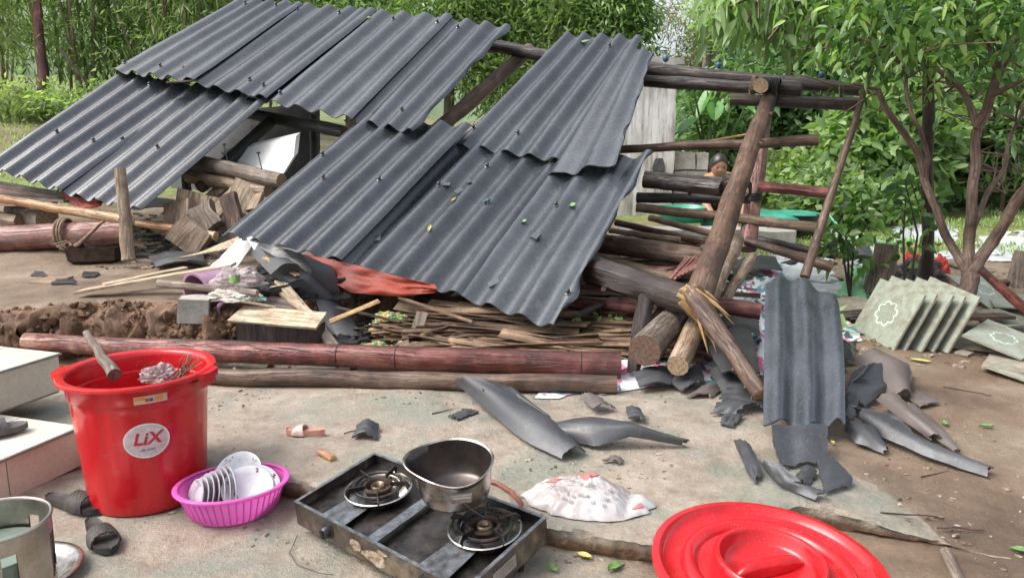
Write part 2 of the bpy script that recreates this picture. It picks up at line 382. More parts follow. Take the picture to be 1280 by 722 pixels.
# ---------------------------------------------------------------- foliage
def leaf_mesh(name, pts, dirs, ln, wd, mat, fold=.25, tint=None, hi=False):
    N = len(pts); d = dirs/np.linalg.norm(dirs, axis=1, keepdims=True)
    r = RN.normal(size=(N, 3)); r[:, 2] = np.abs(r[:, 2])+.5
    s = np.cross(d, r); s /= np.linalg.norm(s, axis=1, keepdims=True)+1e-9
    n = np.cross(s, d); L = ln*RN.uniform(.6, 1.25, (N, 1)); W = wd*RN.uniform(.7, 1.2, (N, 1))
    V = np.empty((N, 4, 3)); V[:, 0] = pts; V[:, 1] = pts+d*L*.45+s*W*.5-n*W*fold; V[:, 2] = pts+d*L-np.array([0, 0, 1])*L*.12; V[:, 3] = pts+d*L*.45-s*W*.5-n*W*fold
    if hi:
        Z1 = np.array([0, 0, 1]); V = np.empty((N, 6, 3)); V[:, 0] = pts
        for a, b, f in ((1, 5, .30), (2, 4, .66)):
            q = pts+d*L*f-Z1*L*.10*f*f; ww = W*(.5 if a == 1 else .42); V[:, a] = q+s*ww-n*W*fold*-.6; V[:, b] = q-s*ww-n*W*fold*-.6
        V[:, 3] = pts+d*L-Z1*L*.22
        me = bpy.data.meshes.new(name); me.vertices.add(N*6); me.vertices.foreach_set('co', V.ravel())
        idx = np.arange(N)[:, None]*6+np.array([[0, 1, 2, 0, 2, 3, 0, 3, 4, 0, 4, 5]]); me.loops.add(N*12); me.loops.foreach_set('vertex_index', idx.ravel().astype(np.int32))
        me.polygons.add(N*4); me.polygons.foreach_set('loop_start', np.arange(0, N*12, 3, dtype=np.int32)); me.update(calc_edges=True)
        tn = RN.uniform(0, 1, N) if tint is None else np.clip(tint+RN.normal(0, .18, N), 0, 1)
        a = me.attributes.new('tint', 'FLOAT', 'POINT'); a.data.foreach_set('value', np.repeat(tn, 6).astype(np.float32)); me.materials.append(mat); me.validate(); return me
    me = bpy.data.meshes.new(name); me.vertices.add(N*4); me.vertices.foreach_set('co', V.ravel())
    idx = np.arange(N)[:, None]*4+np.array([[0, 1, 2, 0, 2, 3]]); me.loops.add(N*6); me.loops.foreach_set('vertex_index', idx.ravel().astype(np.int32))
    me.polygons.add(N*2); me.polygons.foreach_set('loop_start', np.arange(0, N*6, 3, dtype=np.int32)); 
    me.update(calc_edges=True)
    tn = RN.uniform(0, 1, N) if tint is None else np.clip(tint+RN.normal(0, .13, N), 0, 1)
    a = me.attributes.new('tint', 'FLOAT', 'POINT'); a.data.foreach_set('value', np.repeat(tn, 4).astype(np.float32))
    me.materials.append(mat); me.validate(); return me
def crown_pts(blobs, n, per=9, spread=.16, hang=.0):
    """twig clumps through ellipsoidal limbs; returns points, directions, clump tint"""
    vol = np.array([b[3]*b[4]*b[5] for b in blobs])**.8; pr = vol/vol.sum(); k = n//per
    bi = RN.choice(len(blobs), k, p=pr); B = np.array(blobs)[bi]
    u = RN.normal(size=(k, 3)); u /= np.linalg.norm(u, axis=1, keepdims=True); r = RN.uniform(.25, 1.08, (k, 1))**.55
    c = B[:, :3]+u*r*B[:, 3:6]
    ct = np.clip(RN.normal(.45, .22, k), 0, 1)
    p = np.repeat(c, per, 0)+RN.normal(0, spread, (k*per, 3)); d = np.repeat(u, per, 0)+RN.normal(0, .8, (k*per, 3)); d[:, 2] -= hang
    return p, d, np.repeat(ct, per)
LM = {
 'bamboo': leafmat('bamboo_leaves', (.17, .20, .11), (.36, .41, .22), (.58, .60, .40), .5, .55),
 'pale': leafmat('pale_thicket_leaves', (.14, .20, .085), (.33, .44, .18), (.55, .64, .33), .5, .55),
 'mid': leafmat('green_leaves', (.11, .17, .075), (.26, .38, .16), (.47, .57, .30), .4, .5),
 'deep': leafmat('deep_green_leaves', (.07, .13, .06), (.17, .29, .12), (.33, .46, .22), .35, .4),
 'citrus': leafmat('citrus_leaves', (.04, .09, .03), (.12, .25, .06), (.40, .54, .16), .30, .4, .6),
 'blue': leafmat('bluish_leaves', (.07, .14, .09), (.18, .31, .20), (.33, .47, .31), .4, .35),
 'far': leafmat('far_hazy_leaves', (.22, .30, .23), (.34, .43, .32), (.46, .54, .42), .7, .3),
 'dry': leafmat('dry_leaves', (.16, .15, .08), (.38, .35, .19), (.52, .50, .31), .6, .3),
}
# ================================================================ SETTING
def ground():
    def grow(a, st, end, g):
        o = []
        while a < end: a += st; st *= g; o.append(a)
        return o
    xs = list(np.arange(-3.3, 3.7, .019)); xs = [-q for q in grow(-xs[0], .022, 60, 1.10)][::-1]+xs+grow(xs[-1], .022, 60, 1.10)
    ys = list(np.arange(1.1, 5.3, .019)); ys = [1.1-q for q in grow(0, .03, 6, 1.25)][::-1]+ys+grow(ys[-1], .022, 75, 1.07)
    nx, ny = len(xs), len(ys)
    
    def gv(x, y):
        z = h(x, y); b = bank_mask(x, y); e = 4*b*(1-b)
        if e > .02 and y < 6:
            rg_ = (1-abs(nz(x*5, y*5, z*6))*2.4)*.6+(1-abs(nz(x*12, y*12, z*14))*2.4)*.3+.3*nz(x*30, y*30, z*30)
            return (x+e*.05*nz(x*11, z*13, 8), y-e*.11*rg_, z+e*.04*rg_)
        return (x, y, z)
    RAMP[0] = True; V = np.array([gv(x, y) for y in ys for x in xs]); RAMP[0] = False
    me = bpy.data.meshes.new('ground')
    i = (np.arange(ny-1)[:, None]*nx+np.arange(nx-1)[None]).ravel()
    q = np.stack([i, i+1, i+1+nx, i+nx], 1)
    me.vertices.add(len(V)); me.vertices.foreach_set('co', V.ravel()); me.loops.add(q.size); me.loops.foreach_set('vertex_index', q.ravel().astype(np.int32))
    me.polygons.add(len(q)); me.polygons.foreach_set('loop_start', np.arange(0, q.size, 4, dtype=np.int32)); me.update(calc_edges=True)
    me.polygons.foreach_set('use_smooth', [True]*len(q))
    c = np.zeros((len(V), 4), np.float32); c[:, 3] = 1
    GXY = [(x, y) for y in ys for x in xs]
    for k, (x, y) in enumerate(GXY):
        b = bank_mask(x, y); pm = pad_mask(x, y)
        conc = max(pm*(1-sm(4.0, 4.8, y))*(1-sm(-1.9, -1.2, -x)*0), (1-sm(.25, .6, x+(2.6-y)*.1))*(1-sm(2.55, 2.8, y+.355*(x+1.14))))
        conc *= 1-b; conc *= 1-sm(.9, 1.6, x+.3*nz(x*2, y*2))
        gr = sm(6.2, 8.5, y+nz(x*.8, y*.8)*2)*(.25+.9*sm(-.2, .35, nz(x*.35+4, y*.35)+.25*(x < -3)))
        gr = max(gr, sm(6.6, 7.6, y)*(1-sm(1.4, 2.6, abs(x-3.9)+.5*nz(x, y))))
        c[k, 0] = conc; c[k, 1] = min(1, max(0, gr)); c[k, 2] = 4*b*(1-b) if b > .02 else 0
        if y < 6: c[k, 2] = max(c[k, 2], min(1, 1.6*max(4*q*(1-q) for q in (bank_mask(x, y+.07), bank_mask(x, y+.14), b))))
    a = me.color_attributes.new('zones', 'FLOAT_COLOR', 'POINT'); a.data.foreach_set('color', c.ravel())
    m, t, b = new_mat('ground_surface'); v = coords(t); at = t.nodes.new('ShaderNodeVertexColor'); at.layer_name = 'zones'
    sp = t.nodes.new('ShaderNodeSeparateColor'); t.links.new(at.outputs[0], sp.inputs[0])
    nA = nse(t, v, 1.6, 7, .6); nB = nse(t, v, 9, 8, .7); nC = nse(t, v, 60, 5, .75); nD = nse(t, v, 220, 3, .7)
    conc = ramp(t, nB, [(.30, (.21, .165, .13)), (.46, (.33, .27, .21)), (.62, (.40, .34, .275))])
    moss = ramp(t, nse(t, v, 3.1, 6, .65, .4), [(.46, (0,)*3), (.60, (.7,)*3)])
    conc = mixc(t, moss, conc, (.205, .235, .19))
    dirt = ramp(t, nA, [(.32, (.105, .066, .042)), (.5, (.21, .145, .095)), (.68, (.29, .23, .17))])
    dirt = mixc(t, .65, dirt, ramp(t, nB, [(.3, (.6, .58, .56)), (.65, (1.12,)*3)]), 'MULTIPLY')
    grass = ramp(t, nB, [(.3, (.14, .10, .05)), (.5, (.17, .22, .06)), (.7, (.25, .34, .09))])
    clay = ramp(t, nB, [(.3, (.06, .033, .02)), (.5, (.16, .085, .045)), (.7, (.30, .18, .10))])
    e = mixc(t, sp.outputs[0], dirt, conc); e = mixc(t, sp.outputs[1], e, grass); e = mixc(t, ramp(t, sp.outputs[2], [(.1, (0,)*3), (.4, (1,)*3)]), e, clay)
    e = mixc(t, .6, e, ramp(t, nC, [(.3, (.62,)*3), (.6, (1.1,)*3)]), 'MULTIPLY')
    e = mixc(t, ramp(t, nse(t, v, 34, 4, .8), [(.70, (0,)*3), (.76, (.7,)*3)]), e, (.085, .06, .04))
    e = mixc(t, ramp(t, nD, [(.66, (0,)*3), (.72, (.6,)*3)]), e, (.5, .45, .38))
    t.links.new(e, b.inputs['Base Color']); t.links.new(ramp(t, nse(t, v, 2.3, 6, .6), [(.38, (.32,)*3), (.58, (.75,)*3)]), b.inputs['Roughness'])
    bump(t, b, math_(t, 'ADD', math_(t, 'ADD', nC, math_(t, 'MULTIPLY', nB, 1.2)), math_(t, 'MULTIPLY', nD, .4)), .9, .012)
    me.materials.append(m); o = bpy.data.objects.new('ground', me); COL.objects.link(o); o['kind'] = 'structure'
    # raised concrete pad: its front lip is a sheet of its own with a broken, undercut edge
    nu, rows = 420, [(-.0, -.10), (.004, -.075), (-.012, -.05), (-.010, -.02), (-.016, -.006), (-.006, 0), (.01, .002)]+[(q, .003) for q in np.linspace(.03, .46, 22)]
    VS = []; CC = []
    for (dy, dz) in rows:
        for a in range(nu):
            x = -2.4+a/(nu-1)*3.9; y = pad_edge(x)+dy; f = 1-sm(.95, 1.5, x)
            if dz < 0: y += .010*nz(x*16, dz*60)+.006*nz(x*45, dz*90)
            z = h(x, max(y, pad_edge(x)+.001))
            if dz < 0: z += dz*f
            else: z += .003-.03*sm(.34, .46, dy)-.03*sm(1.2, 1.5, x)+(.003*nz(x*30, y*30))
            VS.append((x, y, z)); CC.append((1 if dz > -.03 else .35, 0, 0 if dz > -.03 else .55, 1))
    fs = [(r*nu+a, r*nu+a+1, (r+1)*nu+a+1, (r+1)*nu+a) for r in range(len(rows)-1) for a in range(nu-1)]
    pm_ = bpy.data.meshes.new('concrete_pad'); pm_.from_pydata(VS, [], fs); ca = pm_.color_attributes.new('zones', 'FLOAT_COLOR', 'POINT')
    ca.data.foreach_set('color', np.array(CC, np.float32).ravel()); pm_.materials.append(m); pm_.polygons.foreach_set('use_smooth', [True]*len(fs)); pm_.set_sharp_from_angle(angle=radians(45))
    o = bpy.data.objects.new('concrete_pad', pm_); COL.objects.link(o); o['kind'] = 'structure'
ground()
# ================================================================ generic builders
def lerp(a, b, k): return a+(b-a)*k
def poly_at(pts, k):
    k = min(max(k, 0), 1)*(len(pts)-1); i = min(int(k), len(pts)-2); return pts[i].lerp(pts[i+1], k-i)
def polepts(p0, p1, n=12, wob=.012, sag=0):
    p0, p1 = Vector(p0), Vector(p1); s = random.random()*90; L = (p1-p0).length
    return [p0.lerp(p1, k/(n-1))+Vector((nz(s, k*.35), nz(s+9, k*.35), nz(s+5, k*.35)))*wob*L*sin(pi*k/(n-1))*1.3-Vector((0, 0, sag*sin(pi*k/(n-1)))) for k in range(n)]
def pole(name, p0, p1, r0, r1, mat='dark', cap='enddark', parent=None, n=14, wob=.007, sides=12, rough=.14, knots=0, label=None, cat=None, group=None, sag=0, nodes=0):
    m = MB(); m.use(MT[mat]); pts = polepts(p0, p1, n, wob, sag); s = random.random()*40
    rad = [lerp(r0, r1, k/(n-1))*(1+.07*nz(s, k*.8)) for k in range(n)]
    if nodes:                                           # bamboo nodes
        P2, R2 = [], []
        L = (Vector(p1)-Vector(p0)).length; c = max(2, int(L/nodes))
        for k in range(c):
            for f, q in ((0, 1.10), (.05, 1.0), (.95, 1.0)):
                kk = (k+f)/c; P2.append(poly_at(pts, kk)); R2.append(lerp(r0, r1, kk)*q)
        P2.append(pts[-1]); R2.append(r1*1.05); pts, rad = P2, R2; rough = .02
    m.tube(pts, rad, sides, MT[cap], rough)
    for _ in range(knots):
        k = random.uniform(.08, .92); c = poly_at(pts, k); a = random.uniform(0, 2*pi); r = lerp(r0, r1, k)
        ax = (Vector(p1)-Vector(p0)).normalized(); sx = ax.orthogonal().normalized(); d = Quaternion(ax, a)@sx
        m.tube([c+d*r*.7, c+d*r*1.25], [r*.38, r*.16], 7, MT['enddark'])
    o = m.build(name, None, parent)
    if label: tag(o, label, cat, group)
    return o
def ribbon(name, L, R, arch=.03, mat='shard', th=.007, nu=13, nv=15, label=None, cat='roof fragment', parent=None, group=None, waves=0, rag=.009, world=False):
    Lp = [q if world else Pg(q[0], q[1], q[2] if len(q) > 2 else .012) for q in L]; Rp = [q if world else Pg(q[0], q[1], q[2] if len(q) > 2 else .012) for q in R]
    s = random.random()*50
    def fn(u, v):
        a, b = poly_at(Lp, v), poly_at(Rp, v); p = a.lerp(b, u)
        d = (poly_at(Lp, min(v+.05, 1))-poly_at(Lp, max(v-.05, 0))); n = (b-a).cross(d)
        n = n.normalized() if n.length > 1e-6 else Vector((0, 0, 1))
        if n.z < 0: n = -n
        k = sin(pi*u) if not waves else .5+.5*cos(2*pi*waves*u)
        p = p+n*arch*k+n*.006*nz(u*3+s, v*4)
        e = (1 if v == 0 else -1 if v == 1 else 0)
        if e: p += d.normalized()*rag*2.2*nz(u*7+s, v*3)
        e2 = (1 if u == 0 else -1 if u == 1 else 0)
        if e2: p += (b-a).normalized()*rag*nz(v*9+s, 3)
        return p
    m = MB(); m.shell(fn, nu, nv, th); o = m.build(name, MT[mat], parent, ang=50)
    if label: tag(o, label, cat, group)
    return o
def plate(name, pts, mat, th=.012, dz=.01, label=None, cat=None, parent=None, group=None, jitter=0, world=False):
    W = [q if world else Pg(q[0], q[1], q[2] if len(q) > 2 else dz) for q in pts]
    n = Vector((0, 0, 0)); c = sum(W, Vector())/len(W)
    for i in range(len(W)): n += (W[i]-c).cross(W[(i+1) % len(W)]-c)
    n.normalize(); n = -n if n.z < 0 else n
    W = [q-n*((q-c).dot(n)) for q in W]
    Q = []
    for i, q in enumerate(W):                           # ragged outline
        Q.append(q); nx_ = W[(i+1) % len(W)]
        if jitter:
            for k in (.33, .66): Q.append(q.lerp(nx_, k)+Vector((random.uniform(-1, 1), random.uniform(-1, 1), 0))*jitter*(nx_-q).length)
    m = MB(); m.prism([q-n*th for q in Q], n*th); 
    o = m.build(name, MT[mat], parent, smooth=False)
    if label: tag(o, label, cat, group)
    return o
def plank(name, p0, p1, w, th, mat='plank', side=None, label=None, cat='plank', parent=None, group=None, bow=0):
    p0, p1 = Vector(p0), Vector(p1); d = (p1-p0).normalized(); s = Vector(side or (0, 0, 1)).cross(d).normalized(); up = d.cross(s)
    m = MB(); m.use(MT[mat]); n = 6; L = (p1-p0).length; sd_ = random.random()*30
    rows = []
    for k in range(n):
        c = p0.lerp(p1, k/(n-1))+up*bow*sin(pi*k/(n-1)); ww = w*(1+.08*nz(sd_, k))
        e = .35*w*(k in (0, n-1))*random.uniform(-.5, .5)
        rows.append((m.add([c-s*ww/2-up*th/2-d*e, c+s*ww/2-up*th/2+d*e, c+s*ww/2+up*th/2+d*e, c-s*ww/2+up*th/2-d*e]), L*k/(n-1)))
    for (a, la), (b, lb) in zip(rows, rows[1:]):
        for q in range(4):
            r = (q+1) % 4; m.face((a+q, a+r, b+r, b+q), [(q*w, la), (q*w+w, la), (q*w+w, lb), (q*w, lb)])
    a = rows[0][0]; b = rows[-1][0]; m.face((a+3, a+2, a+1, a)); m.face((b, b+1, b+2, b+3))
    o = m.build(name, None, parent, smooth=False)
    if label: tag(o, label, cat, group)
    return o
def lash(c, ax, r, turns=3, th=.006, parent=None, mat='rope', name='lashing'):
    m = MB(); m.use(MT[mat]); ax = Vector(ax).normalized(); s = ax.orthogonal().normalized(); pts = []
    N = turns*14
    for k in range(N+1):
        a = 2*pi*k/14; pts.append(Vector(c)+(Quaternion(ax, a)@s)*(r*(1.04+.04*nz(k*.5, r)))+ax*(k/N-.5)*turns*th*2.2)
    pts.append(pts[-1]+Vector((.01, -.01, -.05)))
    m.tube(pts, th, 6, MT[mat]); return m.build(name, None, parent)

# ================================================================ COLLAPSED HUT
hut = thing('collapsed_hut', 'collapsed pole hut with dark corrugated sheet roof leaning on the debris', 'collapsed hut', Pg(600, 430))
SH = {
 'L1': ([(-25, 205, 6.10), (72, 237, 5.80), (240, 116, 6.66), (138, 94, 6.96)], 0.000, 4.75),
 'L2': ([(64, 237, 5.87), (171, 261, 5.46), (326, 128, 6.26), (230, 110, 6.71)], -.004, 4.75),
 'S1': ([(138, 94, 6.98), (240, 106, 6.50), (378, 11, 7.44), (299, 3, 7.86)], .048, 4.75),
 'S2': ([(208, 101, 6.69), (330, 127, 6.23), (468, 18, 7.17), (350, 8, 7.62)], .042, 4.75),
 'S3': ([(304, 124, 6.37), (436, 152, 5.88), (562, 25, 6.78), (442, 16, 7.28)], .034, 4.75),
 'S4': ([(430, 151, 5.98), (517, 168, 5.56), (638, 37, 6.44), (550, 24, 6.84)], .026, 3.75),
 'R1': ([(275, 290, 5.03), (420, 324, 4.73), (575, 165, 5.58), (440, 153, 5.87)], -.004, 4.75),
 'R2': ([(400, 321, 4.81), (570, 366, 4.45), (696, 203, 5.32), (548, 180, 5.69)], -.006, 4.75),
 'R3': ([(559, 363, 4.53), (695, 408, 4.01), (812, 200, 4.82), (686, 203, 5.38)], -.014, 3.75),
 'U1': ([(563, 183, 5.71), (697, 203, 5.26), (800, 50, 6.07), (700, 45, 6.50)], .022, 4.75),
}
bolt_me = None
def bolt_mesh(mat):
    m = MB(); m.use(MT['nail']); m.lathe([(0.0, .004), (.017, .003), (.018, 0), (0, 0)], 10)
    m.use(mat); m.lathe([(.012, .003), (.012, .010), (.0155, .012), (.014, .020), (.008, .025), (0, .026)], 10)
    o = m.build('bolt', None, None); me = o.data; bpy.data.objects.remove(o); return me
BM1, BM2 = bolt_mesh(MT['bolt']), bolt_mesh(MT['boltblue'])
SHEETFN = {}
def roof_sheet(key, px, lift, waves, bolts, ext_top=0, ragr=0, ragb=.02, curl=None, left_rag=0, uext=1.04):
    a, b, c, d = [P(*q) for q in px]; b = a+(b-a)*uext; c = d+(c-d)*uext; N0 = (c-a).cross(d-b).normalized(); s = sum(map(ord, key)) % 7+6.6+px[0][0]*.01
    amp = .026
    def fn(u, v):
        vv = v*(1+ext_top)
        e = 0
        if ragb: e = ragb*.35*nz(u*9+s, 1.3)*(1-sm(0, .08, v))
        p = a.lerp(b, u).lerp(d.lerp(c, u), vv+e)
        if ragr and u > .93: p = p.lerp(a.lerp(b, .93).lerp(d.lerp(c, .93), vv), (u-.93)/.07*max(0, .5+.9*nz(v*8+s, 2))*ragr)
        if left_rag and u < .12: p = p.lerp(a.lerp(b, .12).lerp(d.lerp(c, .12), vv), (1-u/.12)*max(0, .35+nz(v*5+s, 8))*left_rag)
        z = lift-amp*cos(2*pi*waves*u)+.006*nz(u*2+s, v*2)+.0025*nz(u*12+s, v*9, 3)
        if curl: z += curl(u, v)
        return p+N0*z
    SHEETFN[key] = (fn, N0, waves)
    m = MB(); m.shell(fn, int(waves*12)+1, 34, .007)
    o = m.build('roof_sheet', MT['sheet'], hut, ang=60)
    for (k, v, q) in bolts:
        u = (k+.5)/waves; p = fn(u, v); dv = fn(u, v+.01)-p; n = N0
        M = Matrix.Translation(p+n*.001)@n.to_track_quat('Z', 'Y').to_matrix().to_4x4()@Matrix.Rotation(random.uniform(-.3, .3), 4, 'X')
        inst('bolt', BM2 if q else BM1, M, o)
    return o
roof_sheet('L1', *SH['L1'], [(1, .35, 0), (3, .36, 1), (2, .9, 0)], .08)
roof_sheet('L2', *SH['L2'], [(0, .42, 0), (2, .42, 0), (3, .08, 0)], .08, left_rag=.3)
roof_sheet('S1', *SH['S1'], [(0, .07, 0), (2, .08, 0), (1, .9, 0), (3, .92, 0)])
roof_sheet('S2', *SH['S2'], [(0, .08, 0), (3, .1, 0), (1, .9, 0), (3, .9, 0)])
roof_sheet('S3', *SH['S3'], [(0, .1, 0), (1, .06, 0), (2, .9, 0), (4, .9, 0)])
roof_sheet('S4', *SH['S4'], [(0, .14, 0), (2, .12, 0), (1, .9, 0)], ragr=.9)
roof_sheet('R1', *SH['R1'], [(1, .45, 0), (3, .5, 0), (0, .62, 0)], .07)
roof_sheet('R2', *SH['R2'], [(0, .66, 0), (1, .6, 0), (3, .55, 1), (2, .8, 0)], .07)
roof_sheet('R3', *SH['R3'], [(1, .62, 0), (3, .15, 0)], .04, ragr=1.4, curl=lambda u, v: .03*sm(.6, 1, u)*v)
roof_sheet('U1', *SH['U1'], [(0, .12, 0), (2, .12, 0), (3, .88, 0)], left_rag=.9)
# narrow half sheet slipping off the right edge
U2 = [(683, 224, 5.12), (775, 196, 4.72), (815, 66, 5.72), (800, 60, 5.95)]
roof_sheet('U2', [(674, 224, 5.26), (768, 206, 4.80), (816, 66, 5.62), (784, 58, 6.0)], .012, 2.2, [], 0, ragr=1.2, ragb=.05)
# small blank cap on the left seam
plank('batten', P(208, 103, 6.5), P(247, 101, 6.5), .06, .012, 'grey', None, None, None, hut)
def HP(name, a, b, ra, rb, mat='dark', **k): return pole(name, P(*a), P(*b), ra, rb, mat, parent=hut, **k)
HP('ridge_pole', (292, 18, 8.0), (826, 88, 6.02), .05, .055, 'dark', n=20)
HP('purlin', (800, 86, 6.0), (1082, 113, 5.25), .050, .044, 'dark', knots=3)
HP('purlin', (806, 101, 5.85), (1002, 113, 5.32), .046, .044, 'dark', knots=2)
HP('purlin', (913, 124, 5.45), (1078, 131, 5.18), .040, .044, 'dark', knots=2)
HP('purlin', (766, 187, 5.6), (1023, 175, 5.2), .030, .038, 'brown', knots=2)
HP('rafter', (963, 118, 5.38), (872, 374, 3.86), .054, .070, 'brown', knots=6, rough=.08, n=16)
HP('post', (958, 112, 5.8), (934, 312, 5.45), .052, .064, 'redpale', n=12)
HP('purlin', (806, 218, 5.2), (908, 226, 4.96), .022, .022, 'dark')
HP('purlin', (806, 226, 5.06), (922, 237, 4.74), .046, .056, 'dark', cap='raw', knots=3, rough=.22)
HP('purlin', (796, 247, 5.15), (938, 249, 4.92), .034, .03, 'black')
HP('purlin', (948, 233, 5.3), (1037, 241, 5.1), .038, .036, 'redbark')
HP('brace', (796, 259, 5.75), (1020, 284, 5.3), .034, .036, 'bambooweather', rough=.03, nodes=.3)
HP('brace', (1090, 84, 5.08), (1006, 346, 4.72), .018, .030, 'brown', rough=.05, nodes=.35)
HP('purlin', (951, 107, 5.25), (988, 101, 5.95), .052, .045, 'dark', cap='end')
HP('rafter', (543, 166, 5.85), (662, 62, 6.75), .06, .06, 'brown')
HP('rafter', (340, 150, 6.6), (250, 235, 6.0), .05, .05, 'black')
HP('purlin', (300, 140, 6.75), (430, 165, 6.3), .05, .05, 'black')
HP('rafter', (742, 338, 4.42), (868, 378, 3.80), .086, .074, 'dark', cap='raw', knots=3)
# splintered break of the right-hand rafter
m = MB(); m.use(MT['raw'])
for k in range(16):
    u0 = random.uniform(846, 872); p = P(u0, 368+random.uniform(-14, 12), 3.74); q = p+Vector((random.uniform(.05, .2), -random.uniform(.0, .06), -random.uniform(.06, .24)))
    m.tube([p, p.lerp(q, .5)+Vector((.01, 0, .01)), q], [.014, .011, .001], 5)
m.build('splinters', None, hut)
lash(P(950, 240, 5.0), P(963, 118, 5.38)-P(872, 374, 3.86), .085, 3, .008, hut) if 0 else None
lash(P(919, 236, 4.70), P(963, 118, 5.38)-P(872, 374, 3.86), .090, 4, .007, hut, 'black')
lash(P(938, 246, 5.42), (0, 0, 1), .072, 4, .007, hut, 'black')
lash(P(967, 112, 5.35), P(800, 84, 6.0)-P(1082, 113, 5.25), .075, 5, .006, hut, 'black')
lash(P(942, 106, 5.45), P(800, 84, 6.0)-P(1082, 113, 5.25), .06, 3, .004, hut)
for (u, v, t) in ((832, 76, 5.9), (898, 84, 5.7), (1027, 96, 5.35)):
    m = MB(); m.use(MT['nail']); p = P(u, v, t); m.tube([p-Vector((0, 0, .12)), p], .003, 6); m.use(MT['boltblue'])
    m.lathe([(.004, -.01), (.022, 0), (.024, .02), (.012, .036), (0, .038)], 10, Matrix.Translation(p)); m.build('roofing_nail', None, hut)
# fallen sheet edges hanging below the eave
def flap(pts_top, pts_bot, t0, t1, mat, label, cat, th=.003, bulge=.05, nu=26, name='tarp'):
    A = [P(*q) for q in pts_top]; B = [P(*q) for q in pts_bot]; s = random.random()*9
    def fn(u, v):
        p = poly_at(A, u).lerp(poly_at(B, u), v)
        return p+Vector((.3, -1, .2))*bulge*(nz(u*4+s, v*2)+.5*nz(u*11+s, v*4))
    m = MB(); m.shell(fn, nu, 14, th); return tag(m.build(name, MT[mat], ang=80), label, cat)
flap([(380, 318, 4.80), (440, 330, 4.70), (500, 346, 4.56), (545, 356, 4.50)], [(398, 344, 4.76), (440, 366, 4.62), (500, 370, 4.50), (545, 366, 4.48)], 0, 0, 'redtarp', 'dark red tarp hanging out under the middle of the eave', 'tarp')
flap([(76, 236, 5.95), (100, 243, 5.85), (130, 252, 5.75)], [(80, 250, 5.92), (98, 262, 5.8), (126, 258, 5.72)], 0, 0, 'redtarp', 'small red cloth scrap hanging under the left eave corner', 'cloth', bulge=.03)

# ================================================================ SPLIT BAMBOO WALL (flattened under the roof)
bw = thing('bamboo_wall', 'flattened split bamboo wall panel lying below the right part of the roof', 'bamboo wall', Pg(640, 440))
strip_me = []
for k in range(6):
    o = plank('strip', (-.5, 0, 0), (.5, 0, 0), random.uniform(.016, .04), .006, 'strip', bow=random.uniform(-.02, .03)); strip_me.append(o.data); bpy.data.objects.remove(o)
def strips(n, us, vs, seed, ang0=0, spread=.12, lenr=(.5, 1.1), wscale=1.0):
    random.seed(seed)
    for k in range(n):
        fx, fy = random.random(), random.random()
        u = lerp(us[0], us[1], fx); v = lerp(vs[0], vs[1], fy)
        t = Tg(u, v, .0)
        c = P(u, v, t); c.z = hb(c.x, c.y)+.02+.10*sm(4.1, 5.2, c.y)+random.uniform(0, .035)
        k2 = (CAMZ-c.z)/(CAMZ-P(u, v, t).z); q = P(u, v, t); c = Vector((q.x*k2, q.y*k2, c.z))
        a = ang0+random.gauss(0, spread); L = random.uniform(*lenr)
        M = Matrix.Translation(c)@Matrix.Rotation(a, 4, 'Z')@Matrix.Rotation(random.gauss(0, .07), 4, 'Y')@Matrix.Rotation(random.uniform(-.6, .6), 4, 'X')@Matrix.Diagonal((L, random.uniform(.5, 1.5)*wscale, 1, 1))
        inst('strip', random.choice(strip_me), M, bw)
strips(185, (575, 790), (388, 441), 3, -.30, .05, (.6, 1.2), 1.7)
strips(45, (500, 600), (405, 440), 4, -.1, .5, (.3, .7))
strips(80, (690, 800), (350, 440), 14, -.25, .14)
strips(70, (730, 880), (300, 400), 5, -.12, .15, (.4, .9), 1.5)
random.seed(9)
# bed of crushed chips below the strips
def bed(name, poly_px, hgt, mat, label, cat, n=30, kind=None, rough=.03, parent=None, th=.004, base=.0, freq=6, world=None):
    C = [Pg(*q) for q in poly_px]     # four corners: near-left near-right far-right far-left
    s = random.random()*20
    def fn(u, v):
        p = C[0].lerp(C[1], u).lerp(C[3].lerp(C[2], u), v)
        e = min(u, 1-u, v, 1-v)
        if e <= 0: p = p+Vector((nz(u*9+s, v*9), nz(u*9, v*9+s), 0))*.10
        z = h(p.x, p.y)+base+hgt*sm(0, .2, e)+rough*(nz(p.x*freq+s, p.y*freq)+.5*nz(p.x*freq*2.5+s, p.y*freq*2.5))*sm(-.05, .15, e)
        p.z = max(z, h(p.x, p.y)+.006); return p
    m = MB(); m.grid(fn, n, n); o = m.build(name, MT[mat], parent, ang=90)
    if label: tag(o, label, cat)
    if kind: o['kind'] = kind
    return o
MT['chips'] = M_('bamboo_chips', (.20, .13, .08), (.07, .045, .03), 26, .8, bmp=1.0, bd=.02, c3=(.34, .25, .17), fine=90)
bed('crushed_matting', [(470, 442), (800, 440), (900, 300), (560, 340)], .06, 'chips', None, None, 46, parent=bw, rough=.05, freq=9, kind='stuff')
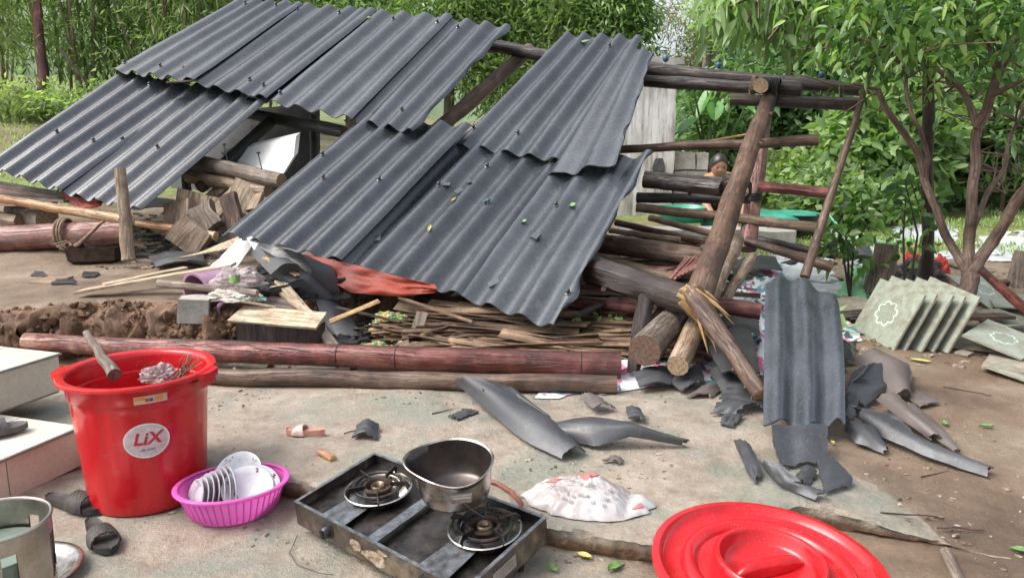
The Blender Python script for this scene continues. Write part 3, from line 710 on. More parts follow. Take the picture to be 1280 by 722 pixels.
# ================================================================ LOGS AND POLES ON THE GROUND
random.seed(21)
def log(a, b, ra, rb, mat, label, cap='end', cat='log', name='log', **k):
    return pole(name, P(*a), P(*b), ra, rb, mat, cap, label=label, cat=cat, **k)
m = MB()
pts = [P(*q) for q in ((32, 426, 4.02), (150, 434, 3.95), (330, 441, 3.88), (560, 449, 3.80), (776, 457, 3.73))]
m.use(MT['longlog']); PP = [poly_at(pts, k/24) for k in range(25)]
m.tube(PP, [lerp(.044, .066, k/24)*(1+.05*nz(k*.5, 3)) for k in range(25)], 16, MT['enddark'], .08)
lg = m.build('long_log', None, None); tag(lg, 'long reddish peeled log, the uppermost and longest lying across the front of the debris', 'log')
for u in (424, 497, 727): 
    k = (u-330)/446; c = P(u, lerp(441, 457, k), lerp(3.88, 3.73, k)); lash(c, (1, -.12, 0), .058+.008*k, 1, .0016, lg, 'black', 'wire')
log((118, 466, 3.70), (771, 481, 3.53), .040, .043, 'brown', 'dark brown log lying in front of and below the long reddish log', n=24, knots=7, cap='enddark')
log((205, 428, 4.02), (470, 438, 3.98), .026, .022, 'black', 'straight black pole lying behind the long reddish log', cap='black', name='black_pole', cat='pole', rough=.03)
log((-60, 300, 5.75), (158, 291, 5.62), .098, .092, 'redpale', 'thick reddish log with sawn end lying by the upright stick on the bank', n=12)
o = log((150, 211, 5.28), (161, 325, 5.22), .037, .046, 'tan', 'upright cut stick planted in front of the thick reddish log', name='upright_stick', cat='stick', rough=.08)
log((-30, 243, 5.35), (152, 274, 5.25), .030, .033, 'bamboo', 'yellow bamboo pole running from the left edge to the upright stick', cap='raw', name='bamboo_pole', cat='bamboo pole', nodes=.4)
log((172, 279, 5.62), (270, 295, 5.45), .028, .032, 'bamboo', 'orange bamboo pole end sticking out right of the upright stick', cap='raw', name='bamboo_pole', cat='bamboo pole', nodes=.4)
log((16, 262, 6.45), (60, 275, 6.0), .07, .09, 'grey', 'short grey log with shadowed end behind the bamboo pole at the left', rough=.2)
log((-20, 268, 6.3), (25, 276, 6.1), .05, .05, 'tan', 'pale round log piece at the left edge behind the thick reddish log', rough=.2)
rp = lash(P(82, 292, 5.65), (1, 0, 0), .105, 3, .010, None, 'rope', 'rope'); tag(rp, 'frayed rope wound round the thick reddish log', 'rope')
m = MB(); m.use(MT['rope']); a = P(82, 312, 5.5); 
m.tube([P(u, v, 5.45) for u, v in ((72, 306), (85, 312), (98, 305), (108, 296), (118, 287), (126, 279), (131, 276))], [.016, .012, .014, .012, .012, .010, .012], 7, MT['raw'], .3)
for k in range(7):
    b = P(random.uniform(70, 90), random.uniform(300, 318), 5.42); m.tube([a, a.lerp(b, .5)+Vector((.02, 0, .03)), b+Vector((random.uniform(-.1, .1), 0, -.03))], [.008, .006, .003], 5)
tag(m.build('rope_end', None, None), 'knotted frayed rope end hanging over the thick reddish log', 'rope')
# logs to the right of the roof
log((806, 438, 3.62), (868, 372, 4.35), .080, .068, 'grey', 'thick sawn log with round dark end facing the camera, left of the two cut logs', n=10, rough=.07, cap='enddark')
log((847, 457, 3.52), (918, 300, 5.15), .050, .066, 'tan', 'thinner pale sawn log leaning back beside the thick sawn log', n=12, rough=.06)
log((690, 296, 5.25), (898, 325, 4.75), .062, .066, 'brown', 'stout log with cracked bark lying across behind the long rafter', rough=.12, knots=4)
log((868, 377, 4.15), (951, 389, 4.05), .044, .046, 'redbark', 'red barked log end sticking out right behind the broken rafter')
log((690, 372, 4.6), (806, 386, 4.3), .034, .036, 'redbark', 'thin red pole lying on the split bamboo left of the sawn logs', name='pole', cat='pole')
log((690, 358, 5.0), (800, 362, 4.8), .030, .026, 'redbark', 'thin dark red pole lying just under the roof corner', name='pole', cat='pole')
log((770, 278, 5.9), (882, 303, 5.45), .026, .028, 'brown', 'slim brown pole lying behind the stout cracked log', name='pole', cat='pole')
log((762, 288, 5.6), (850, 300, 5.35), .020, .022, 'tan', 'slim yellowish pole next to the slim brown pole', name='pole', cat='pole', cap='raw')
log((812, 272, 6.2), (905, 296, 5.8), .026, .024, 'bambooweather', 'weathered pole sloping down behind the rafter', name='pole', cat='pole')
log((932, 300, 5.4), (1040, 334, 5.1), .030, .036, 'brown', 'brown pole pointing right from the foot of the rear post', name='pole', cat='pole', cap='raw')
log((935, 296, 5.9), (1045, 320, 5.5), .026, .026, 'dark', 'dark pole lying behind the brown pole right of the rear post', name='pole', cat='pole')
log((902, 380, 4.35), (940, 322, 5.0), .032, .036, 'tan', 'pale stub of pole leaning among the cloths right of the long rafter', name='pole', cat='pole', cap='raw')
# broken lower half of the rafter
bp = pole('broken_pole', P(866, 366, 3.74), P(951, 493, 3.28), .050, .034, 'brown', 'raw', label='broken pole with bright splintered wood slanting down to the ground', cat='pole', n=12, rough=.16, knots=2)
m = MB(); m.use(MT['raw'])
for k in range(15):
    p = P(random.uniform(862, 876), random.uniform(360, 374), 3.69); q = p+Vector((random.uniform(.06, .18), -.05, random.uniform(-.27, -.12)))
    m.tube([p, p.lerp(q, .5)+Vector((0, -.015, .0)), q], [.006, .012, .001], 5)
m.build('splinters', None, bp)
for i, (a, b, w_, lb) in enumerate((((808, 370, 4.02), (791, 466, 3.72), .075, 'dark curved bark slab standing left of the thick sawn log'), ((838, 376, 4.1), (806, 430, 3.9), .09, 'dark bark slab leaning behind the thick sawn log'))):
    A, B = P(*a), P(*b); s = Vector((1, .2, 0))*w_/2
    ribbon('bark_slab', [A-s, A.lerp(B, .5)-s+Vector((-.01, -.03, 0)), B-s*.6], [A+s, A.lerp(B, .5)+s+Vector((-.01, -.03, 0)), B+s*.6], .02, 'dark', .012, 7, 10, lb, 'bark slab', world=True)
# brace lumps where the frame meets the debris
plank('fascia_board', P(720, 395, 4.2), P(770, 372, 4.5), .05, .012, 'dark', None, 'short dark board lying on the split bamboo under the roof corner', 'board')
# split logs pile beside rafter
for i, (a, b, w_) in enumerate((((742, 322, 5.0), (845, 346, 4.6), .13), ((748, 334, 4.9), (838, 338, 4.7), .10))):
    plank('split_slab', P(*a), P(*b), w_, .03, 'redpale' if i else 'tan', None, ['wide pale split log slab behind the dark rafter end', 'reddish split log slab behind the dark rafter end'][i], 'split log')
for k in range(7):
    plank('splint', P(832+k*5, 352-k*2+random.uniform(-2, 2), 4.45), P(858+k*4, 322+random.uniform(-3, 3), 4.75), .022, .006, 'redpale', None, 'reddish split splint in the small fan of splints beside the long rafter', 'splint', group='fan of splints beside the rafter')

# ================================================================ BROKEN ROOF FRAGMENTS
random.seed(31)
ribbon('roof_fragment', [(570, 478, .05), (612, 516, .03), (660, 556, .015), (702, 576, .01)], [(604, 474, .12), (642, 500, .08), (686, 524, .06), (730, 566, .012)], .035, label='long curved dark roof fragment sloping down in front of the dark brown log')
ribbon('roof_fragment', [(600, 472, .10), (640, 482, .09), (688, 522, .04)], [(604, 488, .10), (650, 504, .05), (684, 526, .03)], .01, label='narrow grey fragment lying on top of the long curved roof fragment')
ribbon('roof_fragment', [(684, 532, .04), (735, 520, .09), (790, 526, .09), (858, 550, .02)], [(712, 552, .015), (745, 557, .02), (790, 546, .05), (852, 556, .012)], .03, label='curved black roof fragment like a shallow trough, right of the long curved one')
ribbon('roof_fragment', [(726, 498, .03), (742, 512, .03)], [(742, 494, .05), (768, 512, .012)], .02, 'sheetbrown', label='small brown fragment between the log and the shallow trough fragment')
ribbon('roof_fragment', [(783, 510, .02), (786, 524, .02)], [(800, 512, .03), (806, 526, .02)], .012, label='small black fragment behind the shallow trough fragment')
ribbon('roof_fragment', [(440, 550, .01), (446, 534, .02)], [(472, 552, .01), (474, 534, .02)], .028, 'shard', label='small grey curved shard lying right of the pink sandal')
ribbon('roof_fragment', [(753, 574, .01), (764, 570, .02)], [(776, 579, .01), (780, 574, .01)], .012, 'sheetbrown', label='tiny brown shard just behind the white plastic bag')
ribbon('roof_fragment', [(560, 522, .01), (578, 514, .01)], [(572, 526, .01), (598, 516, .01)], .01, 'shard', label='flat black shard left of the long curved roof fragment')
# big loose sheet leaning
A, B, C_, D = P(955, 527, 3.02), P(1056, 532, 3.0), P(1042, 356, 3.98), P(958, 342, 4.05)
def leanfn(u, v):
    e = .06*nz(u*5, 2)*(1-sm(0, .1, v))-.10*(abs(u-.42)**2)*4*sm(.85, 1, v)
    p = A.lerp(B, u).lerp(D.lerp(C_, u), v+e); n = (B-A).cross(D-A).normalized()
    wq = .10*sin(pi*v)*(u-.5)
    return p+n*(-.017*cos(2*pi*2.6*u+.2)+.05*sin(pi*v)*(.4+.6*u)+.010*nz(u*4, v*6))-(B-A)*wq*-1*.35
m = MB(); m.shell(leanfn, 44, 34, .008); tag(m.build('loose_roof_sheet', MT['sheet'], ang=60), 'large loose corrugated sheet piece propped upright on the rubble at the right', 'roof sheet')
R_ = ribbon
R_('roof_fragment', [(962, 533, .09), (966, 560, .04), (974, 584, .012)], [(1034, 534, .09), (1034, 556, .06), (1030, 578, .012)], .012, waves=1.6, label='wavy broken piece directly below the large propped sheet')
R_('roof_fragment', [(919, 550, .015), (932, 582, .015), (945, 604, .01)], [(936, 555, .03), (950, 580, .03), (950, 598, .01)], .01, label='narrow pointed shard left of the wavy broken piece')
R_('roof_fragment', [(950, 575, .05), (972, 604, .02), (1018, 640, .01)], [(975, 580, .07), (1000, 600, .05), (1030, 616, .02)], .012, label='pointed black fragment below the wavy piece, nearest the red lid')
R_('roof_fragment', [(1020, 576, .06), (1026, 600, .03), (1030, 618, .01)], [(1042, 574, .06), (1064, 596, .03), (1062, 606, .01)], .008, label='leaf shaped dark shard right of the pointed black fragment')
R_('roof_fragment', [(1052, 504, .03), (1062, 480, .09), (1080, 464, .14)], [(1082, 508, .02), (1112, 480, .06), (1113, 452, .12)], .03, label='broad black curved fragment right of the large propped sheet')
R_('roof_fragment', [(1066, 452, .10), (1096, 466, .08), (1114, 500, .02)], [(1104, 441, .14), (1136, 456, .10), (1136, 492, .02)], .05, 'sheetbrown', label='brown domed fragment topmost of the heap right of the propped sheet')
R_('roof_fragment', [(1056, 540, .02), (1070, 556, .02), (1104, 570, .01)], [(1072, 530, .06), (1092, 540, .05), (1108, 564, .01)], .018, label='pointed black fragment lying flat under the long black strip')
R_('roof_fragment', [(1070, 522, .03), (1108, 552, .03), (1158, 578, .02), (1232, 600, .008)], [(1062, 506, .09), (1100, 518, .07), (1152, 554, .05), (1238, 592, .012)], .020, label='long black strip reaching furthest right of the fragments')
R_('roof_fragment', [(1096, 502, .06), (1126, 526, .05), (1162, 552, .02)], [(1122, 496, .08), (1146, 520, .07), (1176, 552, .03)], .022, 'sheetbrown', label='brown curved strip lying on the long black strip')
R_('roof_fragment', [(1130, 512, .03), (1160, 545, .02), (1192, 571, .01)], [(1142, 506, .04), (1176, 536, .03), (1198, 566, .01)], .012, 'sheetbrown', label='narrow dark brown strip beside the brown curved strip')
R_('roof_fragment', [(1134, 496, .01), (1150, 510, .01)], [(1152, 488, .02), (1174, 506, .01)], .010, 'sheetbrown', label='flat reddish brown shard at the right foot of the domed fragment')
R_('roof_fragment', [(886, 518, .01), (918, 521, .01)], [(908, 500, .05), (942, 506, .04)], .014, label='flat grey shard at the left foot of the large propped sheet')
R_('roof_fragment', [(900, 530, .008), (916, 534, .008)], [(908, 520, .012), (930, 521, .012)], .005, label='small flat shard lying in front of the flat grey shard')
R_('roof_fragment', [(888, 470, .05), (908, 500, .03)], [(908, 462, .07), (948, 500, .03)], .02, 'shard', label='black fragment under the lower end of the broken pole')
R_('roof_fragment', [(880, 428, .14), (902, 470, .10)], [(936, 408, .16), (950, 470, .10)], .02, 'shard', label='black sheet piece on the checked cloth left of the propped sheet')
R_('roof_fragment', [(836, 480, .03), (852, 492, .02)], [(875, 458, .06), (880, 480, .03)], .015, 'shard', label='black fragment lying on checked cloth right of the sawn logs')
R_('roof_fragment', [(792, 468, .05), (800, 486, .03)], [(840, 462, .05), (838, 484, .03)], .02, 'shard', label='black fragment right below the thick sawn log')
R_('roof_fragment', [(912, 328, .12), (918, 344, .10)], [(968, 322, .14), (978, 340, .10)], .03, 'shard', label='black fragment behind the top of the large propped sheet')
R_('roof_fragment', [(866, 330, .40), (874, 325, .40)], [(918, 352, .30), (924, 347, .30)], .005, 'black', label='thin black slat lying over the cloths right of the long rafter')
R_('roof_fragment', [(1062, 322, .04), (1066, 312, .05)], [(1092, 322, .02), (1086, 306, .10)], .02, 'shard', label='black and grey fragment in front of the old stump')
# left side black pieces under the eave
R_('roof_fragment', [(292, 296, .10), (340, 344, .12), (392, 376, .10)], [(318, 300, .22), (372, 330, .24), (426, 376, .12)], .03, label='long black fragment just below the left corner of the middle eave')
R_('roof_fragment', [(326, 304, .25), (372, 322, .25), (414, 340, .22)], [(332, 318, .20), (384, 352, .18), (424, 386, .12)], .03, 'shard', label='curved black sheet piece hanging below the middle eave')
R_('roof_fragment', [(392, 376, .08), (410, 420, .03)], [(426, 384, .08), (455, 420, .03)], .02, 'shard', label='black piece standing in the dark gap beside the diagonal plank')
R_('roof_fragment', [(186, 322, .03), (196, 334, .03)], [(254, 320, .04), (256, 332, .03)], .03, 'shard', label='half round grey shard lying behind the pale boards on the bank')
R_('roof_fragment', [(168, 262, .12), (150, 254, .16)], [(232, 262, .12), (218, 250, .14)], .03, 'shard', label='crumpled black sheet behind the upright stick')
plate('roof_fragment', [(102, 346), (118, 347), (124, 341), (106, 339)], 'sheet', .006, .012, 'small flat grey shard on the bank in front of the black pan', 'roof fragment', jitter=.08)
plate('roof_fragment', [(38, 344), (60, 346), (55, 340), (42, 338)], 'sheet', .006, .012, 'small flat grey shard on the bank left of the brown flat board', 'roof fragment', jitter=.08)
plate('roof_fragment', [(64, 356), (96, 355), (92, 349), (70, 349)], 'sheet', .006, .012, 'flat grey shard lying across the brown flat board', 'roof fragment', jitter=.08)
plate('flat_board', [(36, 354), (70, 355), (92, 346), (60, 345)], 'bambooweather', .008, .010, 'brown flat board lying on the bank', 'board', jitter=.05)
# ================================================================ FOREGROUND: HOUSE STEPS
random.seed(41)
MT['tile'] = M_('cream_floor_tile', (.58, .54, .44), (.48, .44, .35), 5, .22, bmp=.05, vary=.05, spec=.5)
MT['tiletop'] = M_('ivory_step_tile', (.62, .60, .51), (.53, .51, .43), 4, .25, bmp=.05, vary=.04)
MT['tileedge'] = M_('grey_tile_edge', (.22, .22, .21), (.15, .15, .145), 20, .6)
MT['mortar'] = M_('dirty_mortar', (.34, .30, .25), (.22, .19, .16), 20, .9)
C1 = Pz(98, 533, .155); dl = (Pz(0, 574, .155)-C1).normalized(); dl.z = 0; dl.normalize()      # along the front, to the left/front
db = Vector((-dl.y, dl.x, 0)); db = db if db.y > 0 else -db
C2 = Pz(78, 487, .155); dep = (C2-C1).dot(db)
C2 = C1+db*dep+dl*((C2-C1).dot(dl))
st = thing('tiled_steps', 'pair of ivory tiled house steps at the left edge beside the red bucket', 'steps', C1-Vector((0, 0, .155)))
def slab(c, l0, l1, z0, z1, back):
    m = MB(); a = c+dl*l0; b = c+dl*l1
    q = [Vector((p.x, p.y, z0)) for p in (a, b, b+db*back, a+db*back)]; m.prism(q[::-1] if dl.cross(db).z < 0 else q, (0, 0, z1-z0)); return m
slab(C1+db*.012, .008, 1.6, 0, .145, 1.0).build('step_core', MT['mortar'], st, smooth=False)
slab(C2+db*.012, .008, 1.6, .145, .310, .8).build('step_core', MT['mortar'], st, smooth=False)
def tilebox(org, ex, ey, en, w, hh, th, mat, gap=.0025):
    o_ = org+ex*gap+ey*gap; m = MB()
    q = [o_, o_+ex*(w-2*gap), o_+ex*(w-2*gap)+ey*(hh-2*gap), o_+ey*(hh-2*gap)]
    if (ex.cross(ey)).dot(en) < 0: q = q[::-1]
    m.prism(q, en*(th+random.uniform(0, .0015))); return m.build('tile', MT[mat], st, smooth=False)
UP = Vector((0, 0, 1))
for lv, (C, z0, hh, bk) in enumerate(((C1, 0, .145, dep+.012), (C2, .155, .155, .62))):
    org = Vector((C.x, C.y, z0))
    for k in range(5): tilebox(org+db*.010+dl*k*.30, dl, UP, -db, .30, hh, .010, 'tile')
    tilebox(org+db*.010+dl*.010, db, UP, -dl, min(bk, .42)+.1, hh, .010, 'tile')
    j = 0; off = .0
    while off < bk-.01:
        d_ = min(.30, bk-off)
        for k in range(5): tilebox(Vector((C.x, C.y, z0+hh))+dl*(k*.30-.008)+db*(off-.006), dl, db, UP, .30, d_, .010, 'tiletop')
        off += .30
    m = MB(); a = Vector((C.x, C.y, z0+hh+.001))+dl*-.010-db*.008
    m.prism([a, a+dl*1.5, a+dl*1.5+UP*.008, a+UP*.008], -db*.002); m.build('tile_nosing', MT['tileedge'], st, smooth=False)
# ================================================================ RED BUCKET
BC = Pz(167, 618, 0)+Vector((.048, .02, 0)); BC.z = 0.0; BC.z = hb(BC.x, BC.y)
bk = thing('red_bucket', 'tall red plastic bucket with LiX sticker standing beside the tiled steps', 'bucket', BC)
T0 = Matrix.Translation(BC)
m = MB(); rf = lambda th, z: 1+.0022*cos(th*28)*(z < .38)
out = [(0, .004), (.166, .004), (.176, 0), (.186, .004), (.190, .02)]+[(lerp(.190, .217, q/14), lerp(.02, .385, q/14)) for q in range(1, 15)]
out += [(.219, .387), (.222, .392), (.224, .425), (.226, .437), (.244, .440), (.249, .443), (.250, .452), (.247, .458), (.240, .459), (.226, .457), (.219, .452), (.216, .44), (.214, .39), (.207, .386), (.186, .03), (.17, .014), (0, .012)]
m.lathe(out, 112, T0, rf); m.build('body', MT['red'], bk, ang=50)
for sx in (-1, 1):
    m = MB(); ax = Vector((sx*cos(radians(6)), sin(radians(6))*-1, 0)); ay = Vector((-ax.y, ax.x, 0))
    c = BC+ax*.243+UP*.436
    q = [c-ay*.055, c+ax*.018-ay*.044, c+ax*.027-ay*.03, c+ax*.027+ay*.03, c+ax*.018+ay*.044, c+ay*.055]
    m.prism(q, (0, 0, .020)); m.prism([c-ay*.045-UP*.03, c+ax*.012-ay*.040-UP*.03, c+ax*.012+ay*.040-UP*.03, c+ay*.045-UP*.03], (0, 0, .032)); m.build('handle', MT['red'], bk, ang=30)
def bucket_pt(a, z, off=.0015):     # a: horizontal arc metres from the point facing the camera
    r = lerp(.190, .217, (z-.02)/.365) if z < .386 else lerp(.222, .224, (z-.39)/.035)
    th0 = atan2(-BC.y, -BC.x)+radians(1.5); th = th0+a/r; r += off+.0022
    return BC+Vector((r*cos(th), r*sin(th), z))
def disc_patch(fn, rx, ry, n=28, rings=6):
    m = MB(); ids = []
    for k in range(rings+1):
        ids.append(m.add([fn(rx*k/rings*cos(2*pi*a/n), ry*k/rings*sin(2*pi*a/n)) for a in range(n)]))
    for k in range(rings):
        for a in range(n):
            b = (a+1) % n; m.face((ids[k]+a, ids[k]+b, ids[k+1]+b, ids[k+1]+a))
    return m
MT['sticker'] = M_('scuffed_sticker', (.56, .50, .50), (.46, .34, .34), 30, .45, bmp=.1)
MT['stickrim'] = M_('sticker_rim', (.70, .68, .67), (.6, .55, .54), 30, .45, bmp=.1)
MT['inkred'] = M_('red_ink', (.45, .02, .03), (.40, .02, .03), 30, .5, bmp=0)
MT['inkblue'] = M_('blue_ink', (.03, .05, .22), (.04, .05, .18), 30, .5, bmp=0)
MT['inkorange'] = M_('orange_ink', (.75, .24, .03), (.7, .2, .03), 30, .5, bmp=0)
MT['inkgrey'] = M_('grey_print', (.17, .16, .15), (.24, .22, .21), 30, .6, bmp=0)
zc = .268; 
stk = disc_patch(lambda a, b: bucket_pt(a, zc+b, .001), .069, .060).build('sticker', MT['stickrim'], bk)
disc_patch(lambda a, b: bucket_pt(a, zc+b, .0016), .064, .055).build('sticker_face', MT['sticker'], stk)
def text_mesh(body, size, fn, mat, name, parent, shear=0, bold=.0, spacing=1):
    cu = bpy.data.curves.new('t', 'FONT'); cu.body = body; cu.size = size; cu.align_x = 'CENTER'; cu.align_y = 'CENTER'; cu.shear = shear; cu.offset = bold; cu.space_character = spacing; cu.resolution_u = 3
    ob = bpy.data.objects.new('t', cu); COL.objects.link(ob); dg = bpy.context.evaluated_depsgraph_get()
    tm = bpy.data.meshes.new_from_object(ob.evaluated_get(dg)); vs = [fn(v.co.x, v.co.y) for v in tm.vertices]; fs = [tuple(p.vertices) for p in tm.polygons]
    bpy.data.objects.remove(ob); bpy.data.meshes.remove(tm); bpy.data.curves.remove(cu)
    m = MB(); b = m.add(vs); [m.face([b+i for i in f]) for f in fs]; return m.build(name, mat, parent, smooth=False)
text_mesh('LiX', .058, lambda x, y: bucket_pt(x, zc+.006+y, .0026), MT['inkred'], 'brand_lettering', stk, .25, .0016)
m = MB(); q = [bucket_pt(-.036+.012*k, zc-.030+.004*sin(k), .0026) for k in range(7)]
text_mesh('de Giat', .014, lambda x, y: bucket_pt(x, zc-.030+y, .0026), MT['inkblue'], 'small_lettering', stk, .3)
lb = MB(); lb.grid(lambda u, v: bucket_pt(-.022+.098*u-.005, .396+.026*v, .001), 12, 2); lb = lb.build('price_label', M_('label_paper', (.60, .33, .28), (.5, .42, .30), 60, .5, bmp=0), bk)
text_mesh('60', .024, lambda x, y: bucket_pt(.044+x, .409+y, .0022), MT['inkorange'], 'label_number', lb, .1, .0012)
text_mesh('L', .012, lambda x, y: bucket_pt(.063+x, .412+y, .0022), MT['inkorange'], 'label_letter', lb)
for (x0, cc) in ((.006, 'inkred'), (.018, 'inkblue')):
    m = MB(); m.grid(lambda u, v: bucket_pt(x0+.010*u, .402+.011*v, .0018), 3, 2); m.build('label_square', MT[cc], lb)
m = MB(); m.grid(lambda u, v: bucket_pt(-.024+.030*u, .409+.010*v, .0018), 3, 2); m.build('label_band', MT['inkorange'], lb)
# things in the bucket
def bt(u, v, z): return Pz(u, v, z)
pole('paddle', bt(108, 416, .545), bt(143, 468, .470), .012, .021, 'grey', 'enddark', label='weathered grey stick handle resting over the rim of the red bucket', cat='stick', n=12, wob=.02, rough=.12)
def crumple(name, c, rx, ry, hz, mat, label, cat, seed, n=40, sharp=.5, fn2=None, th=.0, prof=None):
    c = Vector(c)
    def rg(x, y, z): return 1-abs(nz(x, y, z))*2.6
    def fn(u, v):
        a = 2*pi*u; b = v*pi*.5; d = Vector((sin(b)*cos(a), sin(b)*sin(a), cos(b))); q = d*1.0
        f = 1+.30*nz(q.x*1.6+seed, q.y*1.6, q.z*1.6)+.13*sharp*rg(q.x*2.6+seed, q.y*2.6, q.z*2.6)+.07*sharp*rg(q.x*6, q.y*6+seed, q.z*6)+.03*sharp*rg(q.x*13, q.y*13, q.z*13+seed)
        f *= .86
        return c+Vector((rx*d.x*f, ry*d.y*f, max(0, hz*d.z*f)))
    m = MB(); m.grid(fn, n*2, n); return tag(m.build(name, MT[mat], ang=35), label, cat)
crumple('plastic_bag', bt(192, 466, .40)+Vector((0, .03, -.03)), .070, .055, .05, 'clear', 'crumpled clear plastic bag inside the red bucket', 'plastic bag', 3, sharp=1.6)
nst = 0
for k in range(13):
    a = bt(222+random.uniform(-7, 8), 470+random.uniform(-2, 3), .40); b = bt(228+k*2.0+random.uniform(-3, 3), 443+abs(k-5)*1.0+random.uniform(-3, 3), .47)
    pole('chopstick', a, b, .0022, .0018, 'tan' if k % 3 else 'bamboo', 'raw', label='thin bamboo chopstick in the bundle leaning inside the red bucket', cat='chopstick', group='chopsticks in the red bucket', n=3, wob=0, sides=6)
# ================================================================ PINK BASKET AND PLATES
KC = Pz(293, 640, 0); KC.z = hb(KC.x, KC.y); ka = radians(24)
KM = Matrix.Translation(KC)@Matrix.Rotation(ka, 4, 'Z')@Matrix.Diagonal((1.0, .83, 1, 1))
bs = thing('pink_basket', 'oval pink plastic basket full of plates between the red bucket and the stove', 'basket', KC)
m = MB(); rfk = lambda th, z: 1
prof = [(0, .004), (.115, .004), (.128, .008), (.142, .03), (.158, .075), (.166, .098), (.180, .100), (.184, .104), (.184, .109), (.180, .112), (.168, .110)]
m.lathe(prof, 96, KM); m.build('bowl', MT['pink'], bs, ang=50)
MT['pinkdark'] = M_('pink_rib', (.66, .10, .42), (.6, .09, .38), 10, .35, bmp=0)
for k in range(44):
    a = 2*pi*k/44; d = Vector((cos(a), sin(a), 0)); t_ = Vector((-sin(a), cos(a), 0)); m = MB()
    q = [KM@(d*r+Vector((0, 0, z))+t_*s_) for r, z in ((.130, .008), (.144, .030), (.160, .075), (.1685, .098)) for s_ in (-.0022, .0022)]
    q2 = [KM@(d*(r+.0022)+Vector((0, 0, z))+t_*s_) for r, z in ((.130, .008), (.144, .030), (.160, .075), (.1685, .098)) for s_ in (-.0012, .0012)]
    i = m.add(q); j = m.add(q2)
    for r in range(3):
        b = 2*r; m.face((j+b, j+b+1, j+b+3, j+b+2)); m.face((i+b, j+b, j+b+2, i+b+2)); m.face((j+b+1, i+b+1, i+b+3, j+b+3))
    m.build('rib', MT['pinkdark'], bs, smooth=False)
MT['china'] = M_('white_china', (.66, .67, .68), (.60, .61, .62), 5, .16, bmp=0, spec=.6)
MT['flowers'] = M_('purple_flower_print', (.35, .07, .13), (.16, .05, .10), 200, .25, bmp=0)
MT['leafprint'] = M_('grey_leaf_print', (.16, .17, .16), (.2, .2, .2), 100, .3, bmp=0)
def plate_at(c, nrm, R, label, roll=0, depth=.018, group=None, bowl=False):
    nrm = Vector(nrm).normalized(); M = Matrix.Translation(c)@nrm.to_track_quat('Z', 'Y').to_matrix().to_4x4()@Matrix.Rotation(roll, 4, 'Z')
    t = thing('plate', label, 'plate', c, group)
    pr = [(0, 0), (R*.5, 0), (R*.62, .003), (R*.70, depth*.6), (R*.96, depth), (R, depth+.001), (R*.995, depth+.003), (R*.94, depth+.0025), (R*.69, depth*.6+.003), (R*.60, .0055), (0, .004)]
    m = MB(); m.lathe(pr, 48, M); m.build('dish', MT['china'], t, ang=50)
    for q in range(4):
        m = MB(); ac = 2*pi*q/4
        for k in range(9):
            a = ac+random.gauss(0, .10); rr = R*random.uniform(.74, .92); zz = lerp(depth*.6, depth, (rr/R-.69)/.27)+.0042; s_ = R*random.uniform(.02, .05)
            m.use(MT['flowers'] if k % 3 else MT['leafprint']); i = m.add([M@Vector((rr*cos(a)+s_*cos(w_)*(1 if k % 2 else .5), rr*sin(a)+s_*sin(w_), zz)) for w_ in [2*pi*z/6 for z in range(6)]]); m.face(range(i, i+6))
        m.build('flower_print', None, t, smooth=False)
    return t
bx = Vector((cos(ka), sin(ka), 0)); by = Vector((-sin(ka), cos(ka), 0)); Z0 = KC+UP*.06
# nested row leaning to the left
lab = ['outermost flowered plate at the left end of the basket', 'second plate of the leaning row in the pink basket', 'third plate of the leaning row in the pink basket', 'fourth plate of the leaning row in the pink basket', 'fifth plate of the leaning row in the pink basket', 'sixth plate of the leaning row in the pink basket', 'innermost plate of the leaning row, next to the big plates']
for k in range(7):
    c = Z0-bx*(.100-.017*k)+by*(.0+.004*k)+UP*(.012+.005*(k > 1)); plate_at(c, (-cos(ka)-.0, -sin(ka)-.35, .45-.05*k), .060+.003*k, lab[k], random.uniform(0, 6), .016)
plate_at(Z0+bx*.045-by*.022+UP*.018, (.20, -.62, .80), .082, 'front flowered plate lying face up over the others in the pink basket', 1.1)
plate_at(Z0+bx*.070+by*.000+UP*.012, (.30, -.55, .80), .080, 'plate showing its rim just behind the front plate at the right of the basket', .4)
plate_at(Z0+bx*.03+by*.075+UP*.035, (-.05, -.62, .70), .080, 'flowered plate at the back of the pink basket, furthest from the camera', .9)
